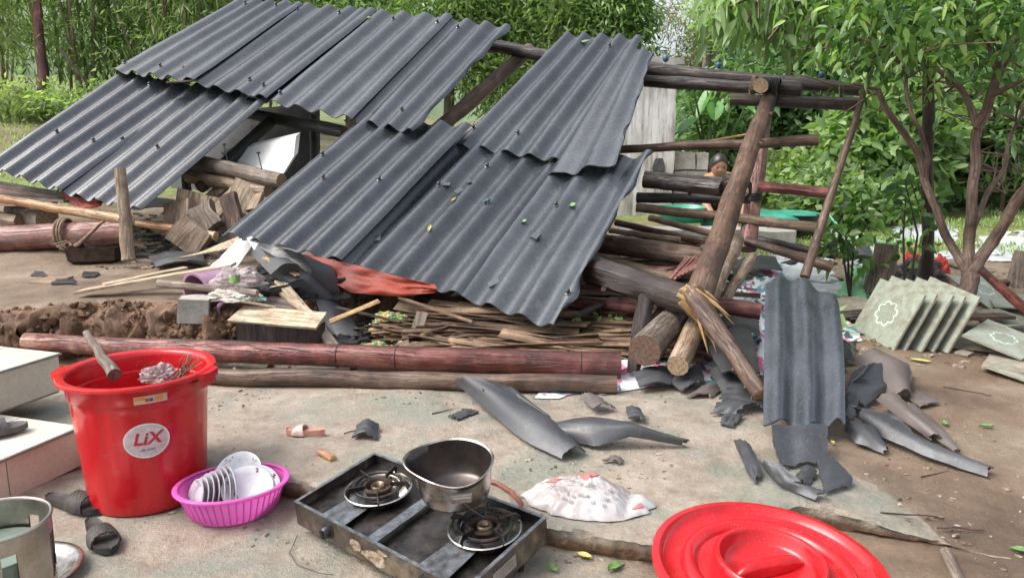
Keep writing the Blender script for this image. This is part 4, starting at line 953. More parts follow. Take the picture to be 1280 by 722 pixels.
# ================================================================ SLIPPERS
def slipper(c, ang, L, mat, label, strapmat, tilt=0, name='slipper', roll=0, wid=1.0, quilt=True):
    M = Matrix.Translation(c)@Matrix.Rotation(ang, 4, 'Z')@Matrix.Rotation(tilt, 4, 'Y')@Matrix.Rotation(roll, 4, 'X'); t = thing(name, label, 'slipper', c)
    def wd(s): return L*wid*(.155*sin(pi*min(max(s, 0), 1))**.42+.03*sin(2*pi*(s-.05))*-1)*(1.0)
    m = MB(); n = 22; rows = []
    for k in range(n+1):
        s = k/n; y = (s-.5)*L; w_ = max(wd(s), .002)
        hz = .022+.010*(1-s)-.004*sin(pi*s)
        rows.append(m.add([M@Vector((y, x, z)) for x, z in ((-w_*.92, 0), (-w_*1.0, hz*.5), (-w_*.98, hz), (-w_*.85, hz-.003), (0, hz-.006), (w_*.85, hz-.003), (w_*.98, hz), (w_, hz*.5), (w_*.92, 0))]))
    for a, b in zip(rows, rows[1:]):
        for q in range(8): m.face((a+q, a+q+1, b+q+1, b+q))
        m.face((a+8, a, b, b+8))
    m.face(range(rows[0], rows[0]+9)); m.face(list(range(rows[-1], rows[-1]+9))[::-1]); m.build('sole', MT[mat], t, ang=60)
    def fn(u, v):
        s = lerp(.46, .78, v); w_ = wd(s)*1.04; a = pi*u; top = (.048-.012*v)*L/.25
        x = -w_*cos(a); z = .006+top*(sin(a)**.75); y = (s-.5)*L+.02*sin(a)*(1-2*v)*.6
        q = .0022*(abs(sin(u*22+v*14))*abs(sin(u*22-v*14)))*1.2 if quilt else 0
        return M@Vector((y, x, z+q))
    m = MB(); m.shell(fn, 40, 20, .005); m.build('strap', MT[strapmat], t, ang=70); return t
a0 = Pz(95, 634, 0); slipper(Vector((a0.x, a0.y, hb(a0.x, a0.y)+.002)), radians(-18), .25, 'blackrubber', 'black slipper with heel pointing left, touching the foot of the red bucket', 'blackrubber')
a0 = Pz(126, 675, 0); slipper(Vector((a0.x, a0.y, .003)), radians(-48), .235, 'blackrubber', 'black slipper with toe towards the camera, in front of the red bucket', 'blackrubber')
MT['cork'] = M_('pinkish_cork_sole', (.50, .27, .20), (.38, .18, .13), 60, .8)
MT['strapw'] = M_('pale_pink_strap', (.66, .50, .47), (.5, .36, .32), 40, .5)
a0 = Pg(382, 546); slipper(a0+UP*.002, radians(168), .165, 'cork', 'pink cork soled sandal lying alone on the concrete behind the basket', 'strapw', name='sandal', quilt=False)
c = Pz(2, 545, .165); slipper(Vector((c.x-.06, c.y+.0, .167)), radians(40), .27, 'greyrubber', 'grey rubber slipper lying on the lower tiled step at the left edge', 'greyrubber', tilt=0)
# ================================================================ METAL COOKER AT THE LEFT EDGE
KP = P(-12, 648, 1.74); KP.z = 0.0
ck = thing('metal_cooker', 'round steel stove ring with slotted wall in the bottom left corner', 'stove ring', KP)
def ckfn(th, z): return 1
hR = .118; hH = .37
m = MB(); n = 72; zs = [0, .02, .05, .12, .22, .28, .33, hH-.012, hH]
def slotted(k, j): th = (k+.5)/n*2*pi; ph = (th*6/(2*pi)+.18) % 1; return (zs[j] >= .22 and zs[j+1] <= .34 and .32 < ph < .56) or (zs[j] >= .05 and zs[j+1] <= .22 and .70 < ph < .95)
for rr in (hR, hR-.004):
    ids = [m.add([KP+Vector((rr*(1-.04*(hH-z)/hH)*cos(2*pi*a/n), rr*(1-.04*(hH-z)/hH)*sin(2*pi*a/n), z)) for a in range(n)]) for z in zs]
    for j in range(len(zs)-1):
        for a in range(n):
            if slotted(a, j): continue
            b = (a+1) % n; m.face((ids[j]+a, ids[j]+b, ids[j+1]+b, ids[j+1]+a))
m.build('wall', MT['metal'], ck, ang=50)
m = MB(); m.tube([KP+Vector((hR*cos(a*2*pi/60), hR*sin(a*2*pi/60), hH)) for a in range(60)], .0042, 8, closed=True); m.build('rim', MT['metal'], ck)
m = MB(); m.lathe([(0, .20), (.085, .20), (.098, .24), (.100, .30), (.104, .302), (.100, .304), (.0, .306)], 48, Matrix.Translation(KP)); 
tag(m.build('green_pot', M_('grey_green_enamel', (.20, .26, .21), (.15, .19, .15), 8, .3)), 'grey green enamel pot inside the round steel stove ring', 'pot')
m = MB(); pc = Pz(30, 722, 0); m.lathe([(0, .006), (.10, .006), (.118, .010), (.135, .022), (.150, .024), (.153, .027), (.150, .029), (.132, .027), (.114, .014), (.10, .010), (0, .010)], 60, Matrix.Translation((pc.x, pc.y, .002)))
tag(m.build('steel_tray', MT['chrome'], ang=50), 'shallow round steel lid on the floor beneath the slotted stove ring', 'lid')
# ================================================================ GAS STOVE
A_, B_, C3, D_ = Pz(368, 627, .105), Pz(468, 566, .150), Pz(683, 647, .135), Pz(581, 739, .105)
ex = (C3-B_).normalized(); ex2 = (D_-A_).normalized(); ex = (ex+ex2).normalized(); ey = (B_-A_+C3-D_).normalized(); ez = ex.cross(ey).normalized(); ez = ez if ez.z > 0 else -ez
ctr = (A_+B_+C3+D_)/4; SW = ((C3-B_).length+(D_-A_).length)/2; SL = ((B_-A_).length+(C3-D_).length)/2
def S(x, y, z=0):                      # x,y in 0..1 over the tray (bilinear), z metres above the tray rim
    p = A_.lerp(D_, x).lerp(B_.lerp(C3, x), y); return p+ez*z
gs = thing('gas_stove', 'grimy black two burner gas stove in the foreground with a saucepan on it', 'gas stove', Vector((ctr.x, ctr.y, 0)))
HW = .078
def wall4(x0, y0, x1, y1, z0, z1, th):
    m = MB(); a, b = S(x0, y0, z1), S(x1, y1, z1); a2, b2 = S(x0, y0, z0), S(x1, y1, z0); n = (S(.5, .5)-(a+b)/2); n = (n-ez*n.dot(ez)).normalized()
    m.prism([a2, b2, b, a] if (b-a).cross(ez).dot(n) > 0 else [a, b, b2, a2], n*th); return m
MT['grime'] = M_('grimy_stove_side', (.050, .034, .024), (.014, .012, .011), 12, .35, 0, .5, .002, 70, c3=(.16, .125, .085), coat=.3)
wall4(0, 0, 1, 0, -HW, 0, .003).build('front_panel', MT['grime'], gs, smooth=False)
wall4(0, 1, 1, 1, -HW, 0, .003).build('back_panel', MT['enamel'], gs, smooth=False)
wall4(0, 0.01, 0, .99, -HW, 0, .003).build('side_panel', MT['grime'], gs, smooth=False)
wall4(1, 0.01, 1, .99, -HW, 0, .003).build('side_panel', MT['grime'], gs, smooth=False)
MT['rimmetal'] = M_('worn_grey_rim', (.20, .22, .24), (.07, .07, .075), 30, .35, .5, bmp=.1)
m = MB()
for (a, b, w_) in (((-.002, -.004), (1.002, -.004), (0, .028)), ((-.002, 1.004), (1.002, 1.004), (0, -.028)), ((-.002, .024), (-.002, .976), (.016, 0)), ((1.002, .024), (1.002, .976), (-.016, 0))):
    q = [S(*a, .0005), S(*b, .0005), S(b[0]+w_[0], b[1]+w_[1], .0005), S(a[0]+w_[0], a[1]+w_[1], .0005)]
    n = (q[1]-q[0]).cross(q[2]-q[0]); q = q if n.dot(ez) > 0 else q[::-1]; m.prism(q, ez*.003)
m.build('rim', MT['rimmetal'], gs, smooth=False)
m = MB(); m.prism([S(.003, .005, -.034), S(.997, .005, -.034), S(.997, .995, -.034), S(.003, .995, -.034)], ez*.002); m.build('tray', MT['darkmetal'], gs, smooth=False)
def ring(c, r, th, m, sc=1, z=0, n=56): m.tube([c+ex*r*cos(2*pi*a/n)+ey*r*sin(2*pi*a/n)+ez*z for a in range(n)], th, 8, closed=True)
def cross_plate(x0, x1, nm):
    q = [S(x0, .03, -.010), S(x1, .03, -.010), S(x1, .97, -.010), S(x0, .97, -.010)]; m = MB(); n = (q[1]-q[0]).cross(q[2]-q[0]); m.prism(q if n.dot(ez) > 0 else q[::-1], ez*.003); m.build(nm, MT['rimmetal'], gs, smooth=False)
cross_plate(.455, .510, 'cross_bar')
for bi, (cu, cv) in enumerate(((473, 611), (606, 660))):
    c = Pz(cu, cv, .125); c = c-ez*((c-S(.5, .5)).dot(ez))
    bu = tag(MB().build('x') if 0 else bpy.data.objects.new('burner', None)); COL.objects.link(bu); place(bu, c-ez*.03, gs)
    k = (c-A_).dot(ex)/SW
    q = [S(k-.075, .02, -.016), S(k+.075, .02, -.016), S(k+.06, .5, -.016), S(k-.06, .5, -.016)]; m = MB(); n = (q[1]-q[0]).cross(q[2]-q[0]); m.prism(q if n.dot(ez) > 0 else q[::-1], ez*.003); m.build('bracket', MT['rimmetal'], gs, smooth=False)
    MM = Matrix.Translation(c)@Matrix((ex, ez.cross(ex), ez)).transposed().to_4x4()
    m = MB(); m.lathe([(.062, -.030), (.090, -.018), (.100, .000), (.104, .003), (.108, .001), (.104, -.003), (.092, -.022), (.064, -.034)], 64, MM); m.build('drip_pan', MT['chrome'], bu, ang=50)
    m = MB(); m.lathe([(.0, -.012), (.030, -.012), (.052, -.02), (.060, -.03), (.062, -.034)], 48, MM); m.build('burner_base', MT['darkmetal'], bu)
    m = MB()
    for r, z, th in ((.078, .012, .0055), (.066, .002, .006)): ring(c, r, th, m, z=z)
    m.build('pan_support_ring', MT['darkmetal'], bu)
    m = MB(); m.lathe([(.040, -.012), (.044, .004), (.050, .010), (.048, .014), (.040, .015), (.036, .008), (.034, -.01)], 48, MM); m.build('flame_ring', MT['rustmetal'], bu, ang=50)
    m = MB(); m.lathe([(.0, .000), (.006, .002), (.010, .001), (.014, .010), (.020, .014), (.024, .010), (.026, -.006)], 40, MM); m.build('burner_cap', M_('brassy_burner', (.26, .19, .12), (.10, .07, .05), 30, .4, .9, .2) if bi == 0 else bpy.data.materials['brassy_burner'], bu, ang=50)
    for q_ in range(5):
        a = 2*pi*q_/5+.5+bi*.4; d = ex*cos(a)+ey*sin(a); tt = ez.cross(d); m = MB()
        pts = [c+d*.040+ez*.012, c+d*.045+ez*.024, c+d*.098+ez*.030, c+d*.112+ez*.014, c+d*.100-ez*.002, c+d*.094+ez*.012, c+d*.060+ez*.012]
        m.prism([p-tt*.0022 for p in pts], tt*.0044); m.build('prong', MT['darkmetal'], bu, smooth=False)
# knob, labels, leg, hose
kc = S(.225, 0, -.040); fn_ = -(ey-ez*ey.dot(ez)).normalized()
KM2 = Matrix.Translation(kc)@fn_.to_track_quat('Z', 'Y').to_matrix().to_4x4()
m = MB(); m.lathe([(.026, 0), (.026, .004), (.020, .006), (.018, .020), (.015, .023), (0, .023)], 28, KM2, lambda th, z: 1+.05*(cos(th*2) > .7)*(z > .01)); m.build('knob', MT['blackplastic'], gs, ang=40)
m = MB(); m.tube([KM2@Vector((0, -.014, .024)), KM2@Vector((0, .014, .024))], .004, 6); m.build('knob_grip', MT['blackplastic'], gs)
kc = S(.80, 0, -.040); KM3 = Matrix.Translation(kc)@fn_.to_track_quat('Z', 'Y').to_matrix().to_4x4()
m = MB(); m.lathe([(.026, 0), (.026, .004), (.020, .006), (.018, .020), (.015, .023), (0, .023)], 28, KM3); m.build('knob', MT['blackplastic'], gs, ang=40)
MT['peel'] = M_('peeling_decal', (.30, .22, .15), (.10, .07, .05), 60, .6, c3=(.42, .38, .30))
random.seed(5)
for (x, z, w_, hh) in ((.40, -.040, .055, .040), (.52, -.050, .12, .046), (.56, -.018, .05, .018)):
    m = MB(); i = m.add([S(x, 0, z)+fn_*.0012+ex*w_*.5*cos(a)*random.uniform(.6, 1.15)+ez*hh*.5*sin(a)*random.uniform(.7, 1.2) for a in [2*pi*q/13 for q in range(13)]]); m.face(range(i, i+13)); m.build('peeling_decal', MT['peel'], gs, smooth=False)
sidn = (ex-ez*ex.dot(ez)).normalized()
m = MB(); q = [S(1, .30, -.062)+sidn*.0012, S(1, .58, -.062)+sidn*.0012, S(1, .58, -.022)+sidn*.0012, S(1, .30, -.022)+sidn*.0012]; i = m.add(q); m.face(range(i, i+4)); sp_ = m.build('rating_plate', M_('grey_rating_plate', (.34, .31, .27), (.22, .20, .17), 40, .5), gs, smooth=False)
m = MB()
for r in range(3):
    for k in range(2):
        a = S(1, .48+.035*k, -.052+.008*r)+sidn*.002; i = m.add([a, a+ey*.009, a+ey*.009+ez*.005, a+ez*.005]); m.face(range(i, i+4))
m.build('plate_mark', MT['inkgrey'], sp_, smooth=False)
for (x, y) in ((.96, .75), (.05, .9), (.93, .15)):
    a = S(x, y, -HW); b = Vector((a.x, a.y, hb(a.x, a.y)))
    if a.z-b.z > .004: m = MB(); m.tube([a, b], .008, 10); m.build('leg', MT['rustmetal'], gs)
m = MB(); m.tube([S(.80, .97, -.04), P(640, 610, 2.45), P(625, 603, 2.6), P(618, 600, 2.72), P(600, 592, 2.9)], .009, 9); 
hs_ = m; hp = [S(.85, 1.0, -.03), S(.83, 1.12, -.02), Pg(640, 617, .02), Pg(622, 606, .012), Pg(600, 600, .010), Pg(570, 596, .010)]
m = MB(); m.tube([poly_at(hp, k/20) for k in range(21)], .008, 9); tag(m.build('gas_hose', M_('dull_red_hose', (.22, .07, .045), (.14, .05, .035), 20, .5)), 'dull red rubber gas hose behind the stove', 'hose')
m = MB(); m.tube([Pz(372, 668, .004), Pz(362, 690, .004), Pz(372, 706, .004), Pz(400, 716, .004), Pz(418, 718, .006)], .0012, 5); tag(m.build('thin_wire', MT['black']), 'thin dark wire looping on the floor in front of the stove', 'wire')
# ================================================================ SAUCEPAN
pcx = P(566, 577, 2.215)
tq = Matrix.Rotation(radians(8), 3, 'X')@Matrix.Rotation(radians(-4), 3, 'Y')
pz = tq@UP; MP = Matrix.Translation(pcx)@tq.to_4x4()
def potr(th, z):
    k = sm(-.09, .0, z); s1 = max(0, cos(th-radians(168)))**7
    return 1+.24*s1*k+.03*cos(2*th+.6)*k
def potz(M):                                   # dip of the rim at the handle side
    return M
sp = thing('saucepan', 'battered steel saucepan with a pinched spout standing on the right burner', 'saucepan', pcx-pz*.115)
m = MB(); prof = [(0, -.112), (.078, -.112), (.092, -.108), (.101, -.095), (.106, -.06), (.109, -.02), (.112, -.002), (.117, .001), (.118, .004), (.115, .006), (.110, .003), (.107, -.02), (.104, -.06), (.098, -.094), (.088, -.105), (0, -.106)]
idx = m.lathe(prof, 80, MP, potr)
dipd = Vector((.30, -.95, 0)).normalized()
for i, p in enumerate(m.v):
    q = MP.inverted()@p; r = hypot(q.x, q.y)
    if r > .05 and q.z > -.09:
        k = max(0, (q.x*dipd.x+q.y*dipd.y)/r)**4; m.v[i] = p-pz*.018*k*sm(-.07, 0, q.z)+pz*.008*max(0, -(q.x*dipd.x+q.y*dipd.y)/r)*sm(-.05, 0, q.z)
MT['pot'] = M_('sooty_steel_pot', (.60, .55, .50), (.16, .13, .11), 7, .28, 1.0, .25, .003, 70)
MT['potin'] = M_('dark_pot_inside', (.13, .11, .10), (.07, .06, .055), 8, .35, .8, .1)
m.mats = [MT['pot'], MT['potin']]
m.m = [1 if k >= 10*80 else 0 for k in range(len(m.f))]
m.build('body', None, sp, ang=50)
hc = MP@Vector((.030, -.130, -.034))
m = MB(); R3 = Matrix.Rotation(radians(6), 3, 'Z')@tq
m.box(hc, (.058, .012, .017), R3); m.box(hc+R3@Vector((0, -.010, 0)), (.052, .010, .013), R3); m.build('handle_stub', MT['metal'], sp, smooth=False)
m = MB(); m.tube([hc+Vector((-.02, .01, 0)), hc+Vector((.03, .02, -.05)), hc+Vector((.06, .04, -.08))], .003, 6); m.build('soot_drip', MT['potin'], sp)
# ================================================================ RED LID
LC = Pz(962, 706, .112); ltilt = Matrix.Rotation(radians(5), 3, 'X')@Matrix.Rotation(radians(2), 3, 'Y')
ML = Matrix.Translation(LC)@ltilt.to_4x4()@Matrix.Rotation(radians(20), 4, 'Z')
ld = thing('red_lid', 'big round red plastic bucket lid leaning on the pad edge at the bottom right', 'lid', LC-UP*.02)
R = .305
pr = [(R, -.012), (R+.004, -.010), (R+.003, .002), (R-.006, .006), (R-.016, .005), (R-.024, -.012), (R-.032, -.018), (.232, -.018), (.228, -.010), (.222, -.002), (.212, .002), (.200, .000), (.192, -.008), (.186, -.018), (.150, -.020), (.148, .000), (.146, .022), (.140, .027), (.132, .026), (.127, .018), (.122, -.006), (.112, -.016), (.05, -.020), (0, -.020)]
m = MB(); m.lathe(pr, 128, ML); m.build('disc', MT['red'], ld, ang=45)
m = MB()
def gripfn(u, v):
    s = (u-.5)*2; w_ = .020*(1-s*s)**.5+.001; a = (v-.5)*pi
    return ML@Vector((s*.116, w_*sin(a)*1.0, -.018+.040*(1-s**4)*max(0, cos(a))**.6))
m.grid(gripfn, 28, 12); m.build('grip', MT['red'], ld, ang=50)
# ================================================================ WHITE PLASTIC BAG
random.seed(77)
b0 = [Pg(645, 632), Pg(735, 672), Pg(826, 640), Pg(742, 590)]
bgc = sum(b0, Vector())/4
hbg = hb(bgc.x, bgc.y)
def bagfn(u, v, off=0):
    # u around (0..1), v 0 rim .. 1 crown ; outline from the picture, lumpy height
    x, y = 2*u-1, 2*v-1
    ang = atan2(y, x); r = max(abs(x), abs(y)); 
    rr = .92+.10*nz(cos(ang)*2+3, sin(ang)*2)+.06*nz(cos(ang)*5, sin(ang)*5+2)
    X = cos(ang)*r*rr*.228; Y = sin(ang)*r*rr*.140
    X += -.01
    e = 1-r**2.2
    z = .92*e**.8*(.052+.040*exp(-((X-.02)/.06)**2-((Y-.03)/.07)**2)+.030*exp(-((X+.12)/.07)**2)+.02*exp(-((X-.17)/.03)**2-(Y/.06)**2)-.035*exp(-((X-.125)/.022)**2))
    def rg(q): return (1-abs(q)*2.2)
    wx = .05*nz(X*8, Y*8, 3); z += (.75-.25*(y < -.2))*e**.8*(.014*nz(X*14, Y*14, 5)+.012*rg(nz(X*11+Y*4, Y*10, 1))+.007*rg(nz(X*24-Y*8, Y*22, 2))+.003*rg(nz(X*50+Y*20, Y*44, 7)))-.012*e
    c, s_ = cos(-.25), sin(-.25)
    return Vector((bgc.x+X*c-Y*s_, bgc.y+X*s_+Y*c, hbg+.006+max(z, -.003)+off))
m = MB(); m.grid(bagfn, 200, 140)
MT['bag'] = M_('white_bag_film', (.40, .365, .355), (.32, .27, .255), 7, .22, bmp=.6, bd=.004, fine=40, c3=(.46, .45, .45))
wb = m.build('plastic_bag', MT['bag'], ang=28); tag(wb, 'crumpled white plastic bag with red and grey printing on the pad edge behind the stove', 'plastic bag'); 
MT['pinkprint'] = M_('faded_red_print', (.42, .06, .05), (.50, .22, .20), 60, .4, bmp=0)
for (u, v, r1_, r2_, n_) in ((.50, .62, .055, .10, 1), (.56, .66, .02, .08, 2), (.24, .52, .05, .06, 3), (.455, .70, .03, .06, 4), (.93, .35, .02, .06, 5)):
    mm = disc_patch(lambda a, b: bagfn(u+a*(1+.3*nz(a*40, b*40, n_)), v+b*(1+.4*nz(a*30, b*30+n_)), .0030), r1_*1.25, r2_*1.2, 22, 6); mm.build('red_print', MT['pinkprint'], wb, ang=80)
def bl(txt, u0, v0, size, an):
    c, s_ = cos(an), sin(an)
    text_mesh(txt, size, lambda x, y: bagfn(u0+(x*c-y*s_)*1.0/.41, v0+(x*s_+y*c)/.23, .005), MT['inkgrey'], 'bag_lettering', wb, 0, .0005)
bl('0.5 - 1.0', .76, .30, .013, -.12); bl('0.8', .72, .40, .013, -.1); bl('0.5', .68, .14, .013, 0); bl('1.5 - 2.0', .24, .34, .013, -.35); bl('0.8 - 1.0 - 1.2 - 1.5', .48, .42, .013, -.25); bl('2.0 - 2.5', .38, .15, .013, -.1); bl('x 35 cm', .72, .21, .012, -.1); bl('1.2 - 1.4', .22, .24, .012, -.2); bl('50 x 80', .50, .26, .012, -.15); bl('0.5 - 0.8 - 1.0', .36, .24, .012, -.2); bl('1.5', .58, .17, .012, 0)
# ================================================================ ITEMS ON AND UNDER THE BANK (left)
random.seed(51)
def rbox(name, c, size, rot, mat, label, cat, jit=.12, bev=.0, parent=None):
    m = MB(); R = Matrix.Rotation(rot[2], 3, 'Z')@Matrix.Rotation(rot[1], 3, 'Y')@Matrix.Rotation(rot[0], 3, 'X'); m.box(c, size, R)
    # subdivide and roughen into a lump with real edges
    import bmesh
    o = m.build(name, MT[mat], parent, smooth=False); b = bmesh.new(); b.from_mesh(o.data)
    bmesh.ops.subdivide_edges(b, edges=b.edges[:], cuts=5, use_grid_fill=True)
    s = random.random()*30; q = min(size)*jit
    for v in b.verts: v.co += Vector((nz(v.co.x*8+s, v.co.y*8, v.co.z*8), nz(v.co.x*8, v.co.y*8+s, v.co.z*8), nz(v.co.x*8, v.co.y*8, v.co.z*8+s)))*q*1.1
    b.to_mesh(o.data); b.free()
    o.data.polygons.foreach_set('use_smooth', [True]*len(o.data.polygons)); o.data.set_sharp_from_angle(angle=radians(38))
    if label: tag(o, label, cat)
    return o
# black square pan below the log
pb = Pg(120, 327); pn = thing('black_pan', 'soot black square pan lying under the thick reddish log', 'pan', pb)
m = MB(); Mx = Matrix.Translation(pb+Vector((0, .05, 0)))@Matrix.Rotation(.15, 4, 'Z')
m.lathe([(0, 0), (.15, 0), (.175, .02), (.185, .10), (.190, .11), (.182, .11), (.175, .10), (.165, .02), (0, .01)], 48, Mx, lambda th, z: 1/max(abs(cos(th)), abs(sin(th)))**.75*.95); m.build('body', MT['rustmetal'], pn, ang=40)
for s in (-1, 1):
    m = MB(); m.tube([Mx@Vector((s*.19, -.05, .085)), Mx@Vector((s*.24, -.03, .09)), Mx@Vector((s*.24, .04, .09)), Mx@Vector((s*.19, .05, .085))], .008, 7); m.build('handle', MT['rustmetal'], pn)
# stacked slats behind the bamboo pole at the far left
for k in range(7):
    plank('slat', P(-40, 222+k*5.5, 6.6-.05*k), P(88-k*3+random.uniform(-6, 8), 243+k*2.2, 6.2-.08*k), .06, .02, ['dark', 'brown', 'redpale', 'dark', 'grey', 'brown', 'redpale'][k], None,
          ['topmost dark slat of the slat stack at the left edge', 'brown slat second from the top of the left slat stack', 'reddish slat third from the top of the left slat stack', 'dark slat in the middle of the left slat stack', 'grey slat third from the bottom of the left slat stack', 'brown slat second from the bottom of the left slat stack', 'reddish slat at the bottom of the left slat stack'][k], 'slat')
# boards on the bank edge
plank('board', Pg(100, 366, .03), Pg(292, 331, .16), .10, .016, 'plank', None, 'long pale board lying across the edge of the bank', 'board')
plank('board', Pg(130, 358, .06), Pg(232, 334, .10), .06, .014, 'plank', None, 'shorter pale board lying along the back of the long pale board', 'board')
pole('stick', P(198, 354, 4.25), P(322, 366, 4.1), .022, .018, 'grey', 'end', label='smooth grey stick poking out right below the pale boards', cat='stick')
plank('board', P(295, 392, 4.1), P(402, 401, 3.95), .13, .014, 'plank', (0, -.5, 1), 'weathered wide board with torn edge lying on top of the dark block', 'board')
rbox('wood_block', P(352, 414, 4.05), (.44, .12, .10), (0, 0, -.1), 'dark', 'dark square beam piece below the wide torn board', 'beam', .06)
plank('board', P(350, 352, 4.4), P(424, 440, 3.95), .06, .016, 'plank', None, 'pale narrow plank slanting down right under the wide torn board', 'board')
plank('board', P(343, 358, 4.4), P(392, 396, 4.1), .05, .014, 'plank', None, 'split pale lath beside the slanting narrow plank', 'board')
plank('board', P(330, 378, 4.25), P(375, 388, 4.2), .12, .008, 'grey', (0, -.6, 1), 'flat whitish panel scrap above the wide torn board', 'board')
plank('lath', P(412, 402, 4.35), P(474, 376, 4.45), .03, .008, 'raw', (0, -.8, 1), 'orange brown lath sticking out of the dark gap below the eave', 'lath')
plank('lath', P(519, 418, 4.3), P(528, 390, 4.35), .065, .008, 'grey', (0, -1, .2), 'small pale blue grey slat standing in the dark gap', 'slat')
ribbon('blue_scrap', [P(296, 300, 5.0), P(276, 322, 4.95), P(262, 334, 4.9)], [P(316, 304, 5.0), P(300, 330, 4.9), P(288, 340, 4.85)], .02, 'white', .004, 8, 8, 'white board scrap under the left corner of the middle eave', 'board', world=True)
ribbon('board', [P(236, 322, 5.2), P(220, 324, 5.1)], [P(300, 296, 5.4), P(304, 308, 5.3)], .0, 'plank', .008, 6, 4, 'whitish plank end beside the left corner of the middle eave', 'board', world=True)
ribbon('board', [P(308, 297, 5.0), P(322, 318, 4.9)], [P(330, 304, 5.0), P(342, 316, 4.9)], .01, 'white', .006, 7, 5, 'small white broken board between the black sheet pieces', 'board', world=True)
# mauve bucket on its side, brick, clear bag
pc = P(262, 366, 4.35); Mq = Matrix.Translation(pc)@Vector((-.55, -.75, -.15)).to_track_quat('Z', 'Y').to_matrix().to_4x4()
bkt = thing('mauve_bucket', 'mauve plastic bucket lying on its side under the pale boards', 'bucket', pc)
m = MB(); m.lathe([(0, -.15), (.10, -.15), (.105, -.14), (.13, .06), (.145, .065), (.145, .075), (.128, .075), (.10, -.135), (0, -.14)], 36, Mq); m.build('body', MT['pinkplastic'], bkt, ang=50)
pc = P(300, 386, 4.15); m = MB(); m.tube([pc+Vector((.12*cos(a), .02*sin(a*2), .085*sin(a)-.02)) for a in [2*pi*k/24 for k in range(25)]], .012, 8); tag(m.build('mauve_hoop', MT['pinkplastic']), 'mauve plastic basin rim sticking out beside the brick', 'basin')
rbox('brick', P(243, 386, 4.12), (.15, .12, .13), (0, .1, .3), 'concrete', 'rough grey brown brick sitting on the bank edge below the pale boards', 'brick', .10)
crumple('plastic_bag', P(298, 356, 4.22), .15, .10, .10, 'clear', 'crumpled clear plastic bag with green print below the black sheet pieces', 'plastic bag', 5, n=60, sharp=.9)
m = MB(); m.grid(lambda u, v: P(286+u*14, 343+v*10, 4.12)+Vector((0, -.02*sin(pi*u), .01*nz(u*5, v*5))), 8, 8); tag(m.build('bottle_label', MT['packet']), 'small green printed label lying on the clear plastic bag', 'label')
crumple('printed_cloth', P(292, 370, 4.15)-UP*.02, .16, .06, .06, 'junkprint', 'crumpled patterned cloth below the grey stick', 'cloth', 8, sharp=1.4)
crumple('snack_packet', Pg(490, 428)+Vector((0, .15, .03)), .17, .08, .11, 'packet', 'crumpled green and orange packet lying behind the long reddish log', 'packet', 12, sharp=1.6)
crumple('packet', P(470, 436, 3.9)-UP*.02, .10, .04, .05, 'packet', 'small crumpled green foil wrapper right behind the long reddish log', 'packet', 15, sharp=1.6)
# chips and ash between the stick and the eave
MT['litter'] = M_('mixed_litter', (.20, .15, .10), (.05, .045, .04), 30, .8, c3=(.45, .38, .30))
def scatter(name, n, poly, seed, mat, smin, smax, zoff=.0, flat=.35, clus=False):
    random.seed(seed); m = MB(); C = [Pg(*q) for q in poly]
    for _ in range(n):
        u, v = random.random(), random.random(); p = C[0].lerp(C[1], u).lerp(C[3].lerp(C[2], u), v)
        if clus and nz(p.x*1.5, p.y*1.5, 5)+.4*nz(p.x*5, p.y*5) < .08: continue
        p.z = h(p.x, p.y)+zoff
        s = random.uniform(smin, smax)*random.random()**.6; a = random.uniform(0, pi); L = s*random.uniform(.6, 2.6)
        R = Matrix.Rotation(a, 3, 'Z')@Matrix.Rotation(random.gauss(0, .25), 3, 'X')
        m.box(p+UP*s*flat*.4, (L, s, s*flat), R)
    return m.build(name, MT[mat], smooth=False, kind='stuff')
scatter('litter', 500, [(120, 335), (300, 335), (330, 265), (160, 268)], 2, 'litter', .01, .05, flat=.25)
scatter('ash_litter', 200, [(170, 325), (260, 325), (280, 285), (180, 285)], 3, 'ash', .02, .07, flat=.3)
scatter('dark_debris', 420, [(300, 430), (560, 436), (540, 350), (330, 330)], 5, 'black', .02, .10, .03, .3)
scatter('yard_grit', 2600, [(-40, 700), (1300, 720), (1250, 440), (60, 500)], 6, 'litter', .003, .012, flat=.5, clus=True)
scatter('far_litter', 900, [(960, 440), (1300, 470), (1300, 270), (940, 300)], 7, 'litter', .01, .045, flat=.3)
random.seed(61)
# ---- inside the hut: seen through the gap
log((236, 201, 6.1), (352, 226, 5.7), .062, .056, 'grey', 'grey weathered log lying upper in the gap of the roof', rough=.1)
log((236, 220, 6.1), (335, 238, 5.8), .055, .05, 'tan', 'brown log lying just below the grey weathered log in the gap', rough=.12)
m = MB(); q = [P(276, 192, 6.4), P(370, 170, 6.2), P(367, 196, 6.1), P(352, 220, 6.0), P(300, 212, 6.25)]; m.prism(q, Vector((.02, .06, .03))); tag(m.build('white_board', MT['white'], smooth=False), 'torn white board leaning in the gap of the roof', 'board')
for (u, v, t) in ((284, 196, 5.85), (327, 207, 5.7)):
    m = MB(); p = P(u, v, t); m.tube([p-UP*.03, p+Vector((-.02, 0, .09))], .004, 6); m.use(MT['bolt']); m.lathe([(0, .10), (.016, .10), (.018, .09), (0, .085)], 10, Matrix.Translation(p-Vector((.02, 0, 0)))); tag(m.build('roofing_nail', None), 'bent roofing nail in the %s of the grey weathered log' % ('left part' if u < 300 else 'right part'), 'nail')
